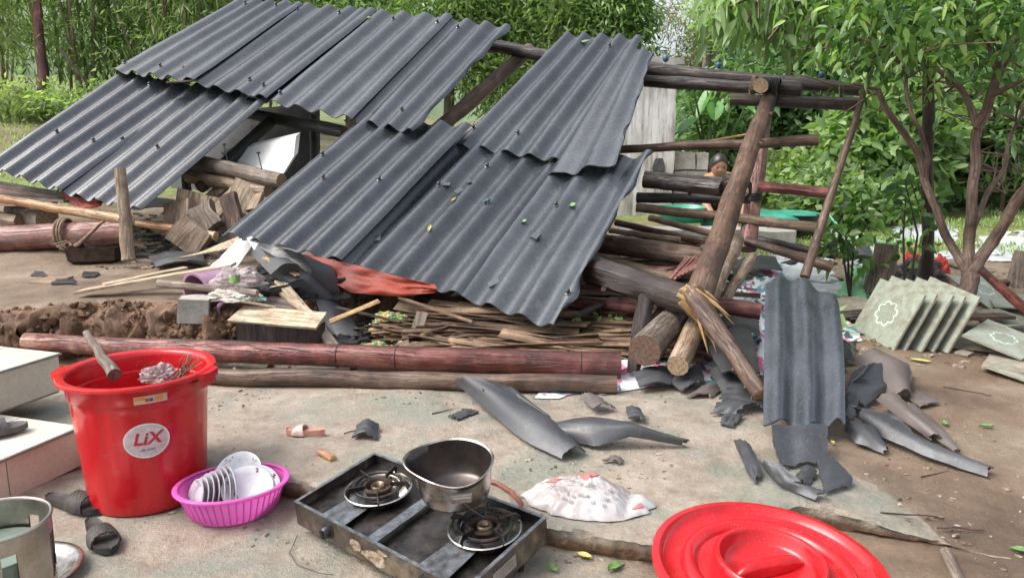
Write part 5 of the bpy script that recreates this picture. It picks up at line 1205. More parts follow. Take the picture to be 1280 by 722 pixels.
WB = [((222, 272, 5.7), (.24, .05, .26), 'tan', 'broad brown split slab lowest left in the wood pile under the roof gap'), ((250, 253, 5.8), (.34, .035, .14), 'plank', 'pale board end left in the wood pile under the roof gap'), ((258, 272, 5.6), (.18, .10, .20), 'grey', 'grey block in the middle of the wood pile under the roof gap'),
 ((284, 250, 5.8), (.09, .03, .34), 'plank', 'narrow upright split board in the wood pile'), ((304, 246, 5.8), (.20, .03, .24), 'plank', 'flat broad board right in the wood pile'), ((292, 272, 5.6), (.13, .05, .36), 'brown', 'tall dark slab at the right of the wood pile'), ((322, 246, 5.8), (.12, .03, .24), 'tan', 'short board at the right end of the wood pile against the roof'),
 ((238, 296, 5.45), (.24, .08, .20), 'tan', 'rough block nearest the orange bamboo pole end'), ((272, 240, 6.0), (.26, .03, .1), 'tan', 'board lying at the top of the wood pile')]
for k, (a, sz, mt, lb_) in enumerate(WB): rbox('wood_block', P(*a), sz, (random.uniform(-.7, -.1), random.uniform(-.7, .7), random.uniform(-.5, .5)), mt, lb_, 'wood block', .25)
# dark wall cloth / far inside panel and a post
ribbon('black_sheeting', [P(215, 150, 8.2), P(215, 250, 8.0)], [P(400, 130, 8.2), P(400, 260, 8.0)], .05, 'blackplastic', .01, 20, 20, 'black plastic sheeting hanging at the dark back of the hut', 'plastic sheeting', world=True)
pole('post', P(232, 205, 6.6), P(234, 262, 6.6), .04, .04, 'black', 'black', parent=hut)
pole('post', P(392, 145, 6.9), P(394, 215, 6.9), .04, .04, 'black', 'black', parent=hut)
# leaves and crumbs lying on the roof
MT['yleaf'] = M_('yellow_fallen_leaf', (.55, .50, .16), (.40, .34, .10), 30, .5)
MT['gleaf'] = M_('green_fallen_leaf', (.16, .30, .09), (.09, .18, .05), 30, .5)
def leaf_obj(p, ang, L, W, mat, label, name='fallen_leaf', n=UP, group=None):
    q = Vector(n).to_track_quat('Z', 'Y').to_matrix()@Matrix.Rotation(ang, 3, 'Z'); m = MB()
    def fn(u, v): w_ = W*sin(pi*min(max(v, .02), .98))**.8; return Vector(p)+q@Vector(((v-.5)*L, (u-.5)*w_, .004+.004*abs(u-.5)*4*(1)+.01*L*sin(v*3)))
    m.shell(fn, 5, 9, .0008); return tag(m.build(name, MT[mat], ang=80), label, 'leaf', group)
for key, u, v, a, L, W_, mt, lb_ in (('R2', .52, .30, 1.6, .075, .022, 'yleaf', 'yellow leaf lying in a furrow of the middle roof sheet'), ('R2', .50, .52, 1.2, .05, .02, 'yleaf', 'small yellowish leaf above the yellow leaf on the middle roof sheet'), ('U1', .38, .93, .3, .14, .03, 'gleaf', 'green leaf lying near the top edge of the upper right roof sheet'), ('R3', .50, .66, .5, .05, .04, 'gleaf', 'pale green leaf on the rightmost lower roof sheet'), ('R3', .20, .50, .6, .04, .03, 'gleaf', 'small green leaf near the left side of the rightmost lower sheet'), ('S3', .3, .88, .5, .05, .03, 'gleaf', 'green leaf near the ridge on the upper roof')):
    fn, N0, wv = SHEETFN[key]; leaf_obj(fn(u, v)+N0*.004, a, L, W_, mt, lb_, n=N0)
for i, (key, u, v, s_) in enumerate((('R2', .36, .62, .05), ('R2', .47, .60, .06), ('R2', .50, .66, .04), ('R3', .42, .40, .06), ('R3', .30, .12, .07), ('R2', .22, .20, .05), ('R3', .06, .62, .07), ('R2', .72, .55, .04))):
    fn, N0, wv = SHEETFN[key]; p = fn(u, v)+N0*.012; m = MB(); m.box(p, (s_, s_*.7, .014), (N0.to_track_quat('Z', 'Y').to_matrix()@Matrix.Rotation(i, 3, 'Z'))); o = m.build('roof_crumb', MT['sheet'], smooth=False); tag(o, ['black crumb left in the group on the middle roof sheet', 'black crumb beside the yellow leaf on the middle roof sheet', 'black crumb highest in the group on the middle roof sheet', 'black knob like crumb in the middle of the rightmost lower sheet', 'black crumb near the eave of the rightmost lower sheet', 'black crumb near the eave of the middle sheet', 'thin black chip at the seam left of the rightmost lower sheet', 'small crumb near the right side of the middle roof sheet'][i], 'crumb')
# ================================================================ CHECKED CLOTHS
random.seed(71)
bed('checked_cloth', [(668, 494), (900, 486), (900, 395), (760, 400)], .02, 'patch', 'checked pink and teal tarpaulin spread under the sawn logs', 'tarpaulin', 60, rough=.035, freq=7)
bed('checked_cloth', [(860, 470), (965, 470), (985, 330), (880, 320)], .06, 'patch', 'checked tarpaulin crumpled between the long rafter and the propped sheet', 'tarpaulin', 60, rough=.05, freq=8)
bed('checked_cloth', [(1030, 440), (1078, 430), (1062, 372), (1010, 372)], .03, 'patch', 'small checked cloth right behind the propped sheet', 'cloth', 30, rough=.03, freq=9)
bed('white_sheet', [(960, 372), (1060, 368), (1030, 318), (940, 322)], .02, 'whitecloth', 'white plastic sheet lying on the dirt behind the propped sheet', 'plastic sheet', 40, rough=.03, freq=6)
bed('white_sheet', [(1118, 300), (1196, 302), (1190, 282), (1116, 284)], .02, 'whitecloth', 'white cloth lying on the dirt behind the slim dark post', 'cloth', 26, rough=.03, freq=4)
bed('white_sheet', [(1215, 330), (1320, 330), (1320, 292), (1225, 296)], .02, 'whitecloth', 'white cloth lying furthest right on the dirt', 'cloth', 26, rough=.03, freq=4)
bed('black_sheeting', [(1030, 292), (1092, 322), (1086, 300), (1040, 286)], .04, 'whitecloth', 'pale folded sheeting left of the old stump', 'plastic sheet', 20, rough=.04, freq=6)
bed('black_sheeting', [(1030, 470), (1072, 455), (1064, 412), (1026, 412)], .02, 'blackplastic', 'torn black plastic sheeting between the propped sheet and the tiles', 'plastic sheeting', 24, rough=.03, freq=9)
bed('green_bag', [(1048, 372), (1086, 376), (1084, 335), (1056, 340)], .05, 'greenfilm', 'crumpled pale green plastic bag beside the old stump', 'plastic bag', 30, rough=.05, freq=12)
crumple('dark_bag', Pg(1148, 352)-UP*.02, .22, .14, .20, 'blackrubber', 'dark green black bag behind the leaning floor tiles', 'bag', 21, sharp=1)
crumple('red_cloth', Pg(1176, 352)+Vector((.0, .05, -.02)), .10, .08, .20, 'redcloth', 'red cloth hanging beside the slim dark post', 'cloth', 22, sharp=1)
crumple('orange_bag', Pg(1140, 338)-UP*.0, .08, .07, .18, 'redcloth', 'orange red scrap on top of the dark bag', 'cloth', 23, sharp=1)
# ================================================================ FLOOR TILES
def tile_mat():
    m, t, b = new_mat('patterned_floor_tile'); v = coords(t, 'UV', (1, 1, 1)); 
    sx = t.nodes.new('ShaderNodeSeparateXYZ'); t.links.new(v, sx.inputs[0])
    x = math_(t, 'SUBTRACT', sx.outputs[0], .5); y = math_(t, 'SUBTRACT', sx.outputs[1], .5)
    r = math_(t, 'SQRT', math_(t, 'ADD', math_(t, 'MULTIPLY', x, x), math_(t, 'MULTIPLY', y, y))); th = math_(t, 'ARCTAN2', y, x)
    pet = math_(t, 'ABSOLUTE', math_(t, 'SINE', math_(t, 'MULTIPLY', th, 4)))
    R1 = math_(t, 'MULTIPLY_ADD', pet, .045, .165); d1 = math_(t, 'ABSOLUTE', math_(t, 'SUBTRACT', r, R1))
    band = ramp(t, d1, [(.018, (1,)*3), (.024, (0,)*3)]); line = ramp(t, math_(t, 'ABSOLUTE', math_(t, 'SUBTRACT', d1, .026)), [(.003, (1,)*3), (.006, (0,)*3)])
    R2 = math_(t, 'MULTIPLY_ADD', pet, .05, .25); line2 = ramp(t, math_(t, 'ABSOLUTE', math_(t, 'SUBTRACT', r, R2)), [(.003, (.7,)*3), (.007, (0,)*3)])
    inner = ramp(t, math_(t, 'SUBTRACT', R1, r), [(.02, (0,)*3), (.03, (1,)*3)])
    flow = ramp(t, math_(t, 'MULTIPLY', math_(t, 'SINE', math_(t, 'MULTIPLY', r, 130)), math_(t, 'SINE', math_(t, 'MULTIPLY', th, 10))), [(.1, (0,)*3), (.3, (1,)*3)])
    ax = math_(t, 'ABSOLUTE', x); ay = math_(t, 'ABSOLUTE', y); mxx = math_(t, 'MAXIMUM', ax, ay)
    fr = ramp(t, math_(t, 'ABSOLUTE', math_(t, 'SUBTRACT', mxx, .40)), [(.003, (.8,)*3), (.007, (0,)*3)])
    cx = math_(t, 'SUBTRACT', ax, .42); cy = math_(t, 'SUBTRACT', ay, .42); cr = math_(t, 'SQRT', math_(t, 'ADD', math_(t, 'MULTIPLY', cx, cx), math_(t, 'MULTIPLY', cy, cy)))
    cor = ramp(t, math_(t, 'SINE', math_(t, 'MULTIPLY', cr, 110)), [(.2, (0,)*3), (.5, (1,)*3)]); cm = ramp(t, cr, [(.10, (1,)*3), (.12, (0,)*3)])
    base = ramp(t, nse(t, coords(t), 20, 6), [(.3, (.20, .225, .18)), (.6, (.30, .325, .265))])
    dk = (.15, .20, .15); lt = (.46, .52, .43)
    c = mixc(t, band, base, lt); c = mixc(t, line, c, dk); c = mixc(t, line2, c, dk); c = mixc(t, math_(t, 'MULTIPLY', inner, flow), c, dk); c = mixc(t, fr, c, (.28, .32, .26)); c = mixc(t, math_(t, 'MULTIPLY', cor, cm), c, (.25, .30, .24))
    dirt = ramp(t, nse(t, coords(t), 11, 7, .7), [(.46, (0,)*3), (.66, (.85,)*3)]); c = mixc(t, dirt, c, (.17, .145, .10))
    t.links.new(c, b.inputs['Base Color']); b.inputs['Roughness'].default_value = .4; return m
MT['ftile'] = tile_mat(); MT['tileback'] = M_('tile_back', (.30, .27, .21), (.19, .16, .12), 14, .85, bmp=.6)
def floor_tile(q, th, label, group=None, broken=False, cat='floor tile', face='ftile'):
    """q: four world corners of the face (BL, BR, TR, TL)"""
    q = [Vector(p) for p in q]; n = (q[1]-q[0]).cross(q[3]-q[0]).normalized()
    if n.dot(Vector((0, 0, CAMZ))-q[0]) < 0: n = -n
    m = MB(); m.use(MT[face]); N = 9; s = random.random()*9
    def fn(u, v, off=0): 
        p = q[0].lerp(q[1], u).lerp(q[3].lerp(q[2], u), v); e = (u in (0, 1)) or (v in (0, 1))
        if e: c_ = (q[0]+q[2])/2; p = p+(c_-p)*.012*(1+nz(u*6+s, v*6)*1.5)
        return p-n*off
    fr = m.grid(fn, N, N); m.use(MT['tileback']); bk_ = m.grid(lambda u, v: fn(u, v, th), N, N)
    ed = list(range(N))+[r*N+N-1 for r in range(1, N)]+[(N-1)*N+c for c in range(N-2, -1, -1)]+[r*N for r in range(N-2, 0, -1)]
    for a, b in zip(ed, ed[1:]+ed[:1]): m.face((fr+a, fr+b, bk_+b, bk_+a))
    return tag(m.build('floor_tile', None, ang=30), label, cat, group)
BL, BR = Pg(1063, 414), Pg(1116, 440); TL = P(1101, 344, (BL.y+.04)/(cos(PITCH)+(361-344)/F*sin(PITCH))); TR = P(1157, 366, (BR.y+.04)/(cos(PITCH)+(361-366)/F*sin(PITCH)))
lbt = ['front patterned floor tile with a full rosette, first of the leaning row', 'second patterned floor tile of the leaning row', 'third patterned floor tile of the leaning row', 'fourth patterned floor tile of the leaning row, nearest the tree', 'thin slice of tile tucked between the leaning row and the tree']
for k in range(5):
    o_ = Vector((.066*k+.010*(k > 1), -.012*k+.012*(k % 2), -.004)); 
    floor_tile([BL+o_, BR+o_, TR+o_+UP*.012*random.uniform(-1, 1), TL+o_+UP*.012*random.uniform(-1, 1)], .011, lbt[k])
def flat_tile(u, v, ang, w_, d_, dz, label, tx=0, ty=0, face='ftile', th=.010):
    c = Pg(u, v)+UP*dz; R = Matrix.Rotation(ang, 3, 'Z')@Matrix.Rotation(tx, 3, 'X')@Matrix.Rotation(ty, 3, 'Y')
    floor_tile([c+R@Vector((x*w_/2, y*d_/2, 0)) for x, y in ((-1, -1), (1, -1), (1, 1), (-1, 1))], th, label, face=face)
for k in range(6): flat_tile(1060, 398, .25+random.uniform(-.06, .06), .40, .36, .015+.016*k, ['lowest tile', 'second lowest tile', 'third lowest tile', 'third highest tile', 'second highest tile', 'top tile'][k]+' of the flat tile stack left of the leaning tiles', face='tileback' if k % 2 else 'ftile')
flat_tile(1252, 446, .72, .36, .30, .10, 'large broken patterned tile leaning at the right edge of the picture', .25, -.1)
flat_tile(1246, 412, .3, .34, .30, .07, 'patterned tile lying flat behind the large broken tile at the right', .1)
flat_tile(1200, 432, -.5, .34, .30, .03, 'muddy tile lying in front of the tree foot', .05, face='tileback')
flat_tile(1200, 412, .1, .32, .24, .11, 'reddish broken tile piece leaning at the foot of the tree', .2, .1, 'tileback')
flat_tile(1228, 378, .5, .28, .34, .10, 'patterned tile standing on its corner behind the tree', .5, -.2)
flat_tile(1212, 372, .2, .22, .30, .08, 'bluish tile piece next to the one behind the tree', .4, .2)
flat_tile(1270, 385, -.3, .34, .30, .06, 'grey tile at the right edge behind the leaning bamboo', .15)
flat_tile(1285, 470, .5, .30, .25, .03, 'pale tile corner entering from the right edge', .1)
flat_tile(1262, 462, .9, .30, .22, .04, 'dull tile half under the large broken patterned tile', .0, 0, 'tileback')
flat_tile(1205, 444, .7, .09, .07, .012, 'small reddish tile chip in front of the muddy tile', 0, 0, 'tileback')
flat_tile(1222, 470, .9, .02, .03, .01, 'tiny tile chip on the dirt', 0, 0) if 0 else None
plank('board', Pg(1198, 396, .12), Pg(1262, 396, .10), .10, .02, 'brown', None, 'dark rotten board lying under the leaning bamboo at the right', 'board')
leaf_obj(Pg(1150, 453)+UP*.004, -.6, .10, .035, 'yleaf', 'yellow leaf on the dirt in front of the leaning tiles')
for i, (u, v, L, mt, lb_) in enumerate(((1232, 538, .06, 'gleaf', 'green leaf on the bare dirt right of the roof fragments'), (1180, 532, .05, 'gleaf', 'small green leaf beside the brown strip end'), (730, 700, .05, 'yleaf', 'yellow green leaf in the dirt below the pad edge'), (768, 712, .06, 'gleaf', 'green leaf at the bottom edge left of the red lid'), (690, 716, .05, 'gleaf', 'green leaf beside the stove leg'), (668, 470, .04, 'yleaf', 'yellow leaf bit behind the long roof fragment'), (1040, 560, .03, 'yleaf', 'tiny yellow leaf under the wavy broken piece'), (1276, 690, .06, 'gleaf', 'pale leaf at the bottom right edge'))):
    leaf_obj(Pg(u, v)+UP*.004, i*1.3, L, L*.5, mt, lb_)
pole('cork_stub', Pg(400, 570, .012), Pg(417, 577, .012), .014, .014, 'bamboo', 'raw', label='short stub of bamboo lying on the concrete behind the stove', cat='stub', n=4, wob=0)
pole('stick', Pg(1182, 690, .012), Pg(1200, 730, .012), .016, .014, 'grey', 'end', label='short grey stick lying in the dirt at the bottom right', cat='stick', n=6)
for i, (a, b) in enumerate((((540, 520), (566, 512)), ((1090, 470), (1120, 462)), ((1180, 480), (1240, 492)), ((1100, 640), (1180, 650)), ((430, 545), (450, 540)), ((1150, 600), (1230, 585)), ((1170, 660), (1230, 664)))):
    pole('twig', Pg(*a, .004), Pg(*b, .006), .003, .002, 'brown', 'end', label=['thin twig behind the long roof fragment', 'thin twig beside the brown domed fragment', 'thin twig on the dirt below the leaning tiles', 'long thin twig on the dirt right of the red lid', 'short twig beside the small grey curved shard', 'thin twig right of the long black strip end', 'lowest thin twig on the dirt at the right'][i], cat='twig', n=6, wob=.05, sides=5)
# stumps
for i, (u, v, hh, r, lb_) in enumerate(((1098, 366, .36, .105, 'old grey fibrous tree stump behind the leaning tiles'), (1276, 358, .26, .10, 'weathered stump at the right edge of the picture'))):
    b_ = Pg(u, v); pole('stump', b_-UP*.03, b_+Vector((.04, .02, hh)), r*1.05, r*.82, 'grey', 'enddark', label=lb_, cat='stump', rough=.28, n=10, sides=22)
# slim dark post and leaning bamboo at the right
b_ = Pg(1160, 372); pole('slim_post', b_-UP*.02, P(1161, 60, 4.95), .042, .036, 'dark', 'enddark', label='slim dark upright post standing behind the leaning tiles', cat='post', n=18, rough=.08)
pole('bamboo_pole', P(1222, 334, 5.0), P(1300, 402, 4.2), .028, .03, 'redbark', 'raw', label='reddish pole slanting down at the right edge behind the tree', cat='pole')
# ================================================================ BACK YARD: WALL, LOW WALL, TROUGH, BASINS, PERSON
MT['limewall'] = print_mat('limewashed_wall', (.66, .65, .61), [((.36, .34, .31), .56), ((.16, .15, .14), .64)], 6)
def wall_mat():
    m, t, b = new_mat('stained_limewash'); v = coords(t, 'Object', (9, 9, .9)); v2 = coords(t)
    a = nse(t, v, 1.6, 6, .7); c = ramp(t, a, [(.38, (.28, .27, .25)), (.48, (.55, .54, .51)), (.6, (.72, .71, .67))])
    c = mixc(t, ramp(t, nse(t, v, 3, 6, .75), [(.58, (0,)*3), (.66, (.8,)*3)]), c, (.14, .14, .13)); c = mixc(t, ramp(t, nse(t, v2, 3, 5), [(.45, (0,)*3), (.7, (.6,)*3)]), c, (.36, .33, .27))
    t.links.new(c, b.inputs['Base Color']); b.inputs['Roughness'].default_value = .9; bump(t, b, a, .4, .01); return m
MT['limewall'] = wall_mat()
tW = 8.6; g0 = P(800, 270, tW); zg = hb(g0.x, g0.y)
x0, x1 = P(690, 200, tW).x, P(842, 200, tW).x; yW = P(842, 200, tW).y; zt = P(842, 82, tW).z
wt = thing('outhouse_wall', 'tall limewashed concrete wall with black stains behind the hut roof', 'wall', Vector((x1-.5, yW, zg)))
def rough_block(m, c, size, seed, R=None, amp=.012, seg=.12):
    c = Vector(c); R = R or Matrix.Identity(3); nx_, ny_, nz_ = [max(2, int(q/seg)) for q in size]
    for ax in range(3):
        for s in (-1, 1):
            a1, a2 = [(1, 2), (2, 0), (0, 1)][ax]; n1, n2 = (nx_, ny_, nz_)[a1], (nx_, ny_, nz_)[a2]
            def fn(u, v):
                p = [0, 0, 0]; p[ax] = s*size[ax]/2; p[a1] = (u-.5)*size[a1]*s; p[a2] = (v-.5)*size[a2]; p = Vector(p)
                w_ = p+c; d = Vector((nz(w_.x*5+seed, w_.y*5, w_.z*5), nz(w_.x*5, w_.y*5+seed, w_.z*5), nz(w_.x*5, w_.y*5, w_.z*5+seed)))
                return c+R@(p+d*amp*2)
            m.grid(fn, n1+1, n2+1)
m = MB(); rough_block(m, ((x0+x1)/2, yW+.5, (zt+zg)/2-.1), (x1-x0, 1.0, zt-zg+.2), 2); m.build('wall', MT['limewall'], wt, ang=40)
m = MB(); rough_block(m, ((x0+x1)/2, yW+.5, zt+.03), (x1-x0+.1, 1.1, .07), 4); m.build('roof_slab', MT['concrete'], wt, ang=40)
MT['soot'] = M_('black_stain', (.03, .03, .032), (.08, .08, .08), 30, .9)
sp_ = [P(824+dx, 202+dy, tW)+Vector((0, -.013, 0)) for dx, dy in ((-5, -18), (0, -22), (4, -18), (4, -6), (7, 6), (6, 22), (3, 34), (-4, 34), (-6, 20), (-9, 8), (-5, -4))]
m = MB(); i = m.add(sp_); m.face(range(i, i+len(sp_))); 
m2 = MB(); m2.prism(sp_, (0, .004, 0)); m2.build('black_smear', MT['soot'], wt, smooth=False)
# low block wall in blocks
xa, xb = x1+.02, P(888, 220, tW).x; zt2 = P(870, 190, tW).z
lw = thing('block_wall', 'low grey concrete block wall between the limewashed wall and the person', 'wall', Vector(((xa+xb)/2, yW+.1, zg)))
rows_ = 4; hh = (zt2-zg+.1)/rows_
blk = None
for r in range(rows_):
    L = (xb-xa)
    for k in range(2):
        m = MB(); w_ = L*(.62 if (r+k) % 2 else .38); xs_ = xa if k == 0 else xb-w_
        rough_block(m, (xs_+w_/2, yW+.15, zg-.1+hh*(r+.5)), (w_-.014, .2, hh-.014), r*3+k, amp=.008); m.build('block', MT['concrete'], lw, ang=40)
m = MB(); rough_block(m, ((xa+xb)/2, yW+.16, (zg-.1+zt2)/2), (L-.03, .16, hh*rows_-.03), 9); m.build('mortar', MT['mortar'], lw, ang=40)
# concrete trough / kerb
tq_ = Tg(900, 300); c = P(880, 292, 7.3)
m = MB(); rough_block(m, (c.x, c.y, c.z-.02), (1.62, .34, .15), 5, Matrix.Rotation(-.05, 3, 'Z')); tag(m.build('concrete_kerb', MT['concrete'], ang=40), 'low concrete kerb in front of the green basins', 'kerb')
def basin(u, v, t, rx, ry, hh, mat, label, name='basin', fill=None):
    c = P(u, v, t); th_ = thing(name, label, 'basin', c-UP*hh); M = Matrix.Translation(c-UP*hh)@Matrix.Diagonal((rx, ry, 1, 1)); m = MB()
    m.lathe([(0, 0), (.78, 0), (.84, .02), (.96, hh*.9), (1.06, hh*.93), (1.07, hh), (.97, hh), (.93, hh*.9), (.80, .03), (0, .02)], 48, M); m.build('body', MT[mat], th_, ang=50)
    if fill: m = MB(); m.lathe([(.93, hh*.82), (0, hh*.83)], 32, M); m.build('water', MT[fill], th_)
MT['wet'] = M_('grey_soapy_water', (.45, .48, .47), (.35, .40, .39), 10, .15, bmp=.1)
basin(853, 258, 7.7, .27, .25, .15, 'greenp', 'round green plastic basin with washing water left of the person', fill='wet')
basin(905, 250, 8.0, .20, .20, .08, 'white', 'white basin behind the round green basin') if 0 else None
c = P(955, 262, 7.7)
def tarpfn(u, v):
    a = u*2*pi; r = sin(v*pi/2); x, y = .62*r*cos(a), .38*r*sin(a); z = .16*(1-v**5)+.02*nz(x*6, y*6, 2)-.03*(1-v)*1.0
    return Vector((c.x+x, c.y+y, c.z-.16+max(0, z)))
m = MB(); m.grid(tarpfn, 50, 20); tag(m.build('green_tarp', MT['greentarp'], ang=70), 'green tarpaulin covered tub beside the person', 'tub')
basin(1003, 268, 7.5, .16, .15, .18, 'blackplastic', 'black plastic tub at the right end of the green tarpaulin')
m = MB(); m.tube([P(1030, 262, 7.4), P(1050, 285, 7.2), Pg(1075, 295, .02), Pg(1110, 302, .02), Pg(1140, 303, .02)], .012, 8); tag(m.build('garden_hose', MT['greentarp']), 'thin green garden hose curving over the grass right of the tub', 'hose')
# ---- the person, crouching and leaning over the basin
MT['skin'] = M_('warm_skin', (.42, .22, .14), (.36, .18, .11), 6, .5, bmp=.05)
MT['hair'] = M_('black_hair', (.012, .010, .010), (.03, .025, .022), 40, .35)
MT['shirt'] = M_('orange_shirt', (.62, .26, .07), (.5, .19, .05), 8, .8, bmp=.4)
MT['trouser'] = M_('dark_trousers', (.04, .04, .06), (.03, .03, .04), 10, .8)
def skin_obj(name, verts, edges, radii, mat, parent, root=0, sub=2):
    me = bpy.data.meshes.new(name); me.from_pydata(verts, edges, []); me.materials.append(mat); o = bpy.data.objects.new(name, me); COL.objects.link(o)
    md = o.modifiers.new('skin', 'SKIN'); md.use_smooth_shade = True
    sk = me.skin_vertices[0].data if me.skin_vertices else None
    if sk is None:
        bpy.context.view_layer.objects.active = o; sk = me.skin_vertices[0].data
    for i, r in enumerate(radii): sk[i].radius = (r, r) if not isinstance(r, tuple) else r
    sk[root].use_root = True; sb = o.modifiers.new('sub', 'SUBSURF'); sb.levels = sub; sb.render_levels = sub
    dg = bpy.context.evaluated_depsgraph_get(); em = bpy.data.meshes.new_from_object(o.evaluated_get(dg)); em.name = name
    for p in em.polygons: p.use_smooth = True
    o.modifiers.clear(); o.data = em; em.materials.clear(); em.materials.append(mat); place(o, parent and WPOS[parent.name] or (0, 0, 0), parent); return o
hd = P(898, 211, 7.6); gz = hb(hd.x, hd.y); pb = Vector((hd.x, hd.y+.25, gz))
pr_ = thing('person', 'person in an orange shirt with dark hair crouching over the washing basins', 'person', pb)
H = hd-pb; sh = H+Vector((.07, .13, -.13)); hip = Vector((.16, .42, .22))
V = [hip, hip.lerp(sh, .35)+Vector((0, .03, .05)), hip.lerp(sh, .7)+Vector((0, .03, .06)), sh, sh+Vector((-.02, -.06, .08)), H+Vector((0, 0, .0)), H+Vector((0, -.005, .08)),
     sh+Vector((-.15, -.03, -.03)), sh+Vector((-.20, -.22, -.22)), sh+Vector((-.13, -.40, -.36)), sh+Vector((-.12, -.45, -.40)),
     sh+Vector((.15, 0, -.03)), sh+Vector((.20, -.20, -.22)), sh+Vector((.08, -.38, -.36)), sh+Vector((.06, -.44, -.40)),
     hip+Vector((-.12, -.05, .0)), hip+Vector((-.20, -.40, .12)), hip+Vector((-.18, -.28, -.18)), hip+Vector((-.18, -.40, -.20)),
     hip+Vector((.12, -.05, .0)), hip+Vector((.22, -.38, .12)), hip+Vector((.20, -.26, -.18)), hip+Vector((.20, -.38, -.20))]
Ed = [(0, 1), (1, 2), (2, 3), (3, 4), (4, 5), (5, 6), (3, 7), (7, 8), (8, 9), (9, 10), (3, 11), (11, 12), (12, 13), (13, 14), (0, 15), (15, 16), (16, 17), (17, 18), (0, 19), (19, 20), (20, 21), (21, 22)]
Rr = [.13, .125, .13, .11, .052, .088, .080, .06, .043, .028, .022, .06, .043, .028, .022, .085, .07, .042, .036, .085, .07, .042, .036]
skin_obj('body', [tuple(q) for q in V], Ed, Rr, MT['skin'], pr_)
skin_obj('shirt', [tuple(q) for q in (V[0], V[1], V[2], V[3], V[7], V[7].lerp(V[8], .6), V[11], V[11].lerp(V[12], .6), V[3].lerp(V[4], .4))], [(0, 1), (1, 2), (2, 3), (3, 4), (4, 5), (3, 6), (6, 7), (3, 8)], [.15, .145, .15, .128, .078, .064, .078, .064, .085], MT['shirt'], pr_)
skin_obj('trousers', [tuple(q) for q in (V[0], V[15], V[16], V[17], V[19], V[20], V[21])], [(0, 1), (1, 2), (2, 3), (0, 4), (4, 5), (5, 6)], [.15, .10, .085, .055, .10, .085, .055], MT['trouser'], pr_)
fw = Vector((-.15, -.80, -.58)).normalized(); fq = fw.to_track_quat('-Y', 'Z').to_matrix()
# head tilted down towards the basin
MH = Matrix.Translation(hd+Vector((0, -.01, .03)))@Matrix.Rotation(radians(20), 4, 'X')
m = MB()
def headfn(u, v):
    a = 2*pi*u; b = pi*v; x, y, z = sin(b)*cos(a), sin(b)*sin(a), cos(b); fr = max(0, -y)
    x *= .082*(1-.18*max(0, -z)); yy = y*.095; zz = z*.115
    if fr > .3: yy -= .018*exp(-((z+.12)/.16)**2-(x/.018)**2)-.008*exp(-((z-.12)/.09)**2-((abs(x)-.032)/.018)**2)+.004*exp(-((z+.5)/.08)**2-(x/.03)**2)*-1
    return MH@Vector((x, yy, zz))
m.grid(headfn, 40, 30); m.build('head', MT['skin'], pr_, ang=90)
m = MB()
def hairfn(u, v):
    a = 2*pi*u; fr = max(0, -sin(a)); b = v*pi*(.60-.34*fr**1.2); x, y, z = sin(b)*cos(a), sin(b)*sin(a), cos(b)
    return MH@Vector((x*.091, y*.104, z*.124+.004))
m.grid(hairfn, 40, 16); m.build('hair', MT['hair'], pr_, ang=90)
for s in (-1, 1):
    m = MB(); m.lathe([(0, -.006), (.010, -.004), (.013, 0), (.010, .004), (0, .006)], 12, MH@Matrix.Translation((s*.080, .002, -.005))@Matrix.Rotation(pi/2, 4, 'Y')@Matrix.Diagonal((1.8, 1, 1, 1))); m.build('ear', MT['skin'], pr_)
    m = MB(); m.lathe([(0, .005), (.006, .003), (.009, 0)], 10, MH@Matrix.Translation((s*.031, -.084, .012))@Matrix.Rotation(pi/2, 4, 'X')); m.build('eye', MT['hair'], pr_)
    # five fingers per hand
    wr = pb+(V[10] if s < 0 else V[14]); M3 = (pb+(V[10] if s < 0 else V[14]))-(pb+(V[9] if s < 0 else V[13])); d = M3.normalized(); sd2 = d.cross(UP).normalized(); 
    vv, ee, rr_ = [tuple(wr-pb), tuple(wr+d*.05-pb)], [(0, 1)], [.022, (.034, .016)]
    for k, (o2, L2) in enumerate(((-.030, .05), (-.013, .068), (.004, .072), (.020, .064), (.034, .048))):
        a = wr+d*(.055 if k else .02)+sd2*o2; b = a+d*L2*.5+sd2*(o2*.3); e2 = b+d*L2*.45+UP*-.018
        i = len(vv); vv += [tuple(a-pb), tuple(b-pb), tuple(e2-pb)]; ee += [(1, i), (i, i+1), (i+1, i+2)]; rr_ += [.010, .009, .007]
    skin_obj('hand', vv, ee, rr_, MT['skin'], pr_, sub=1)

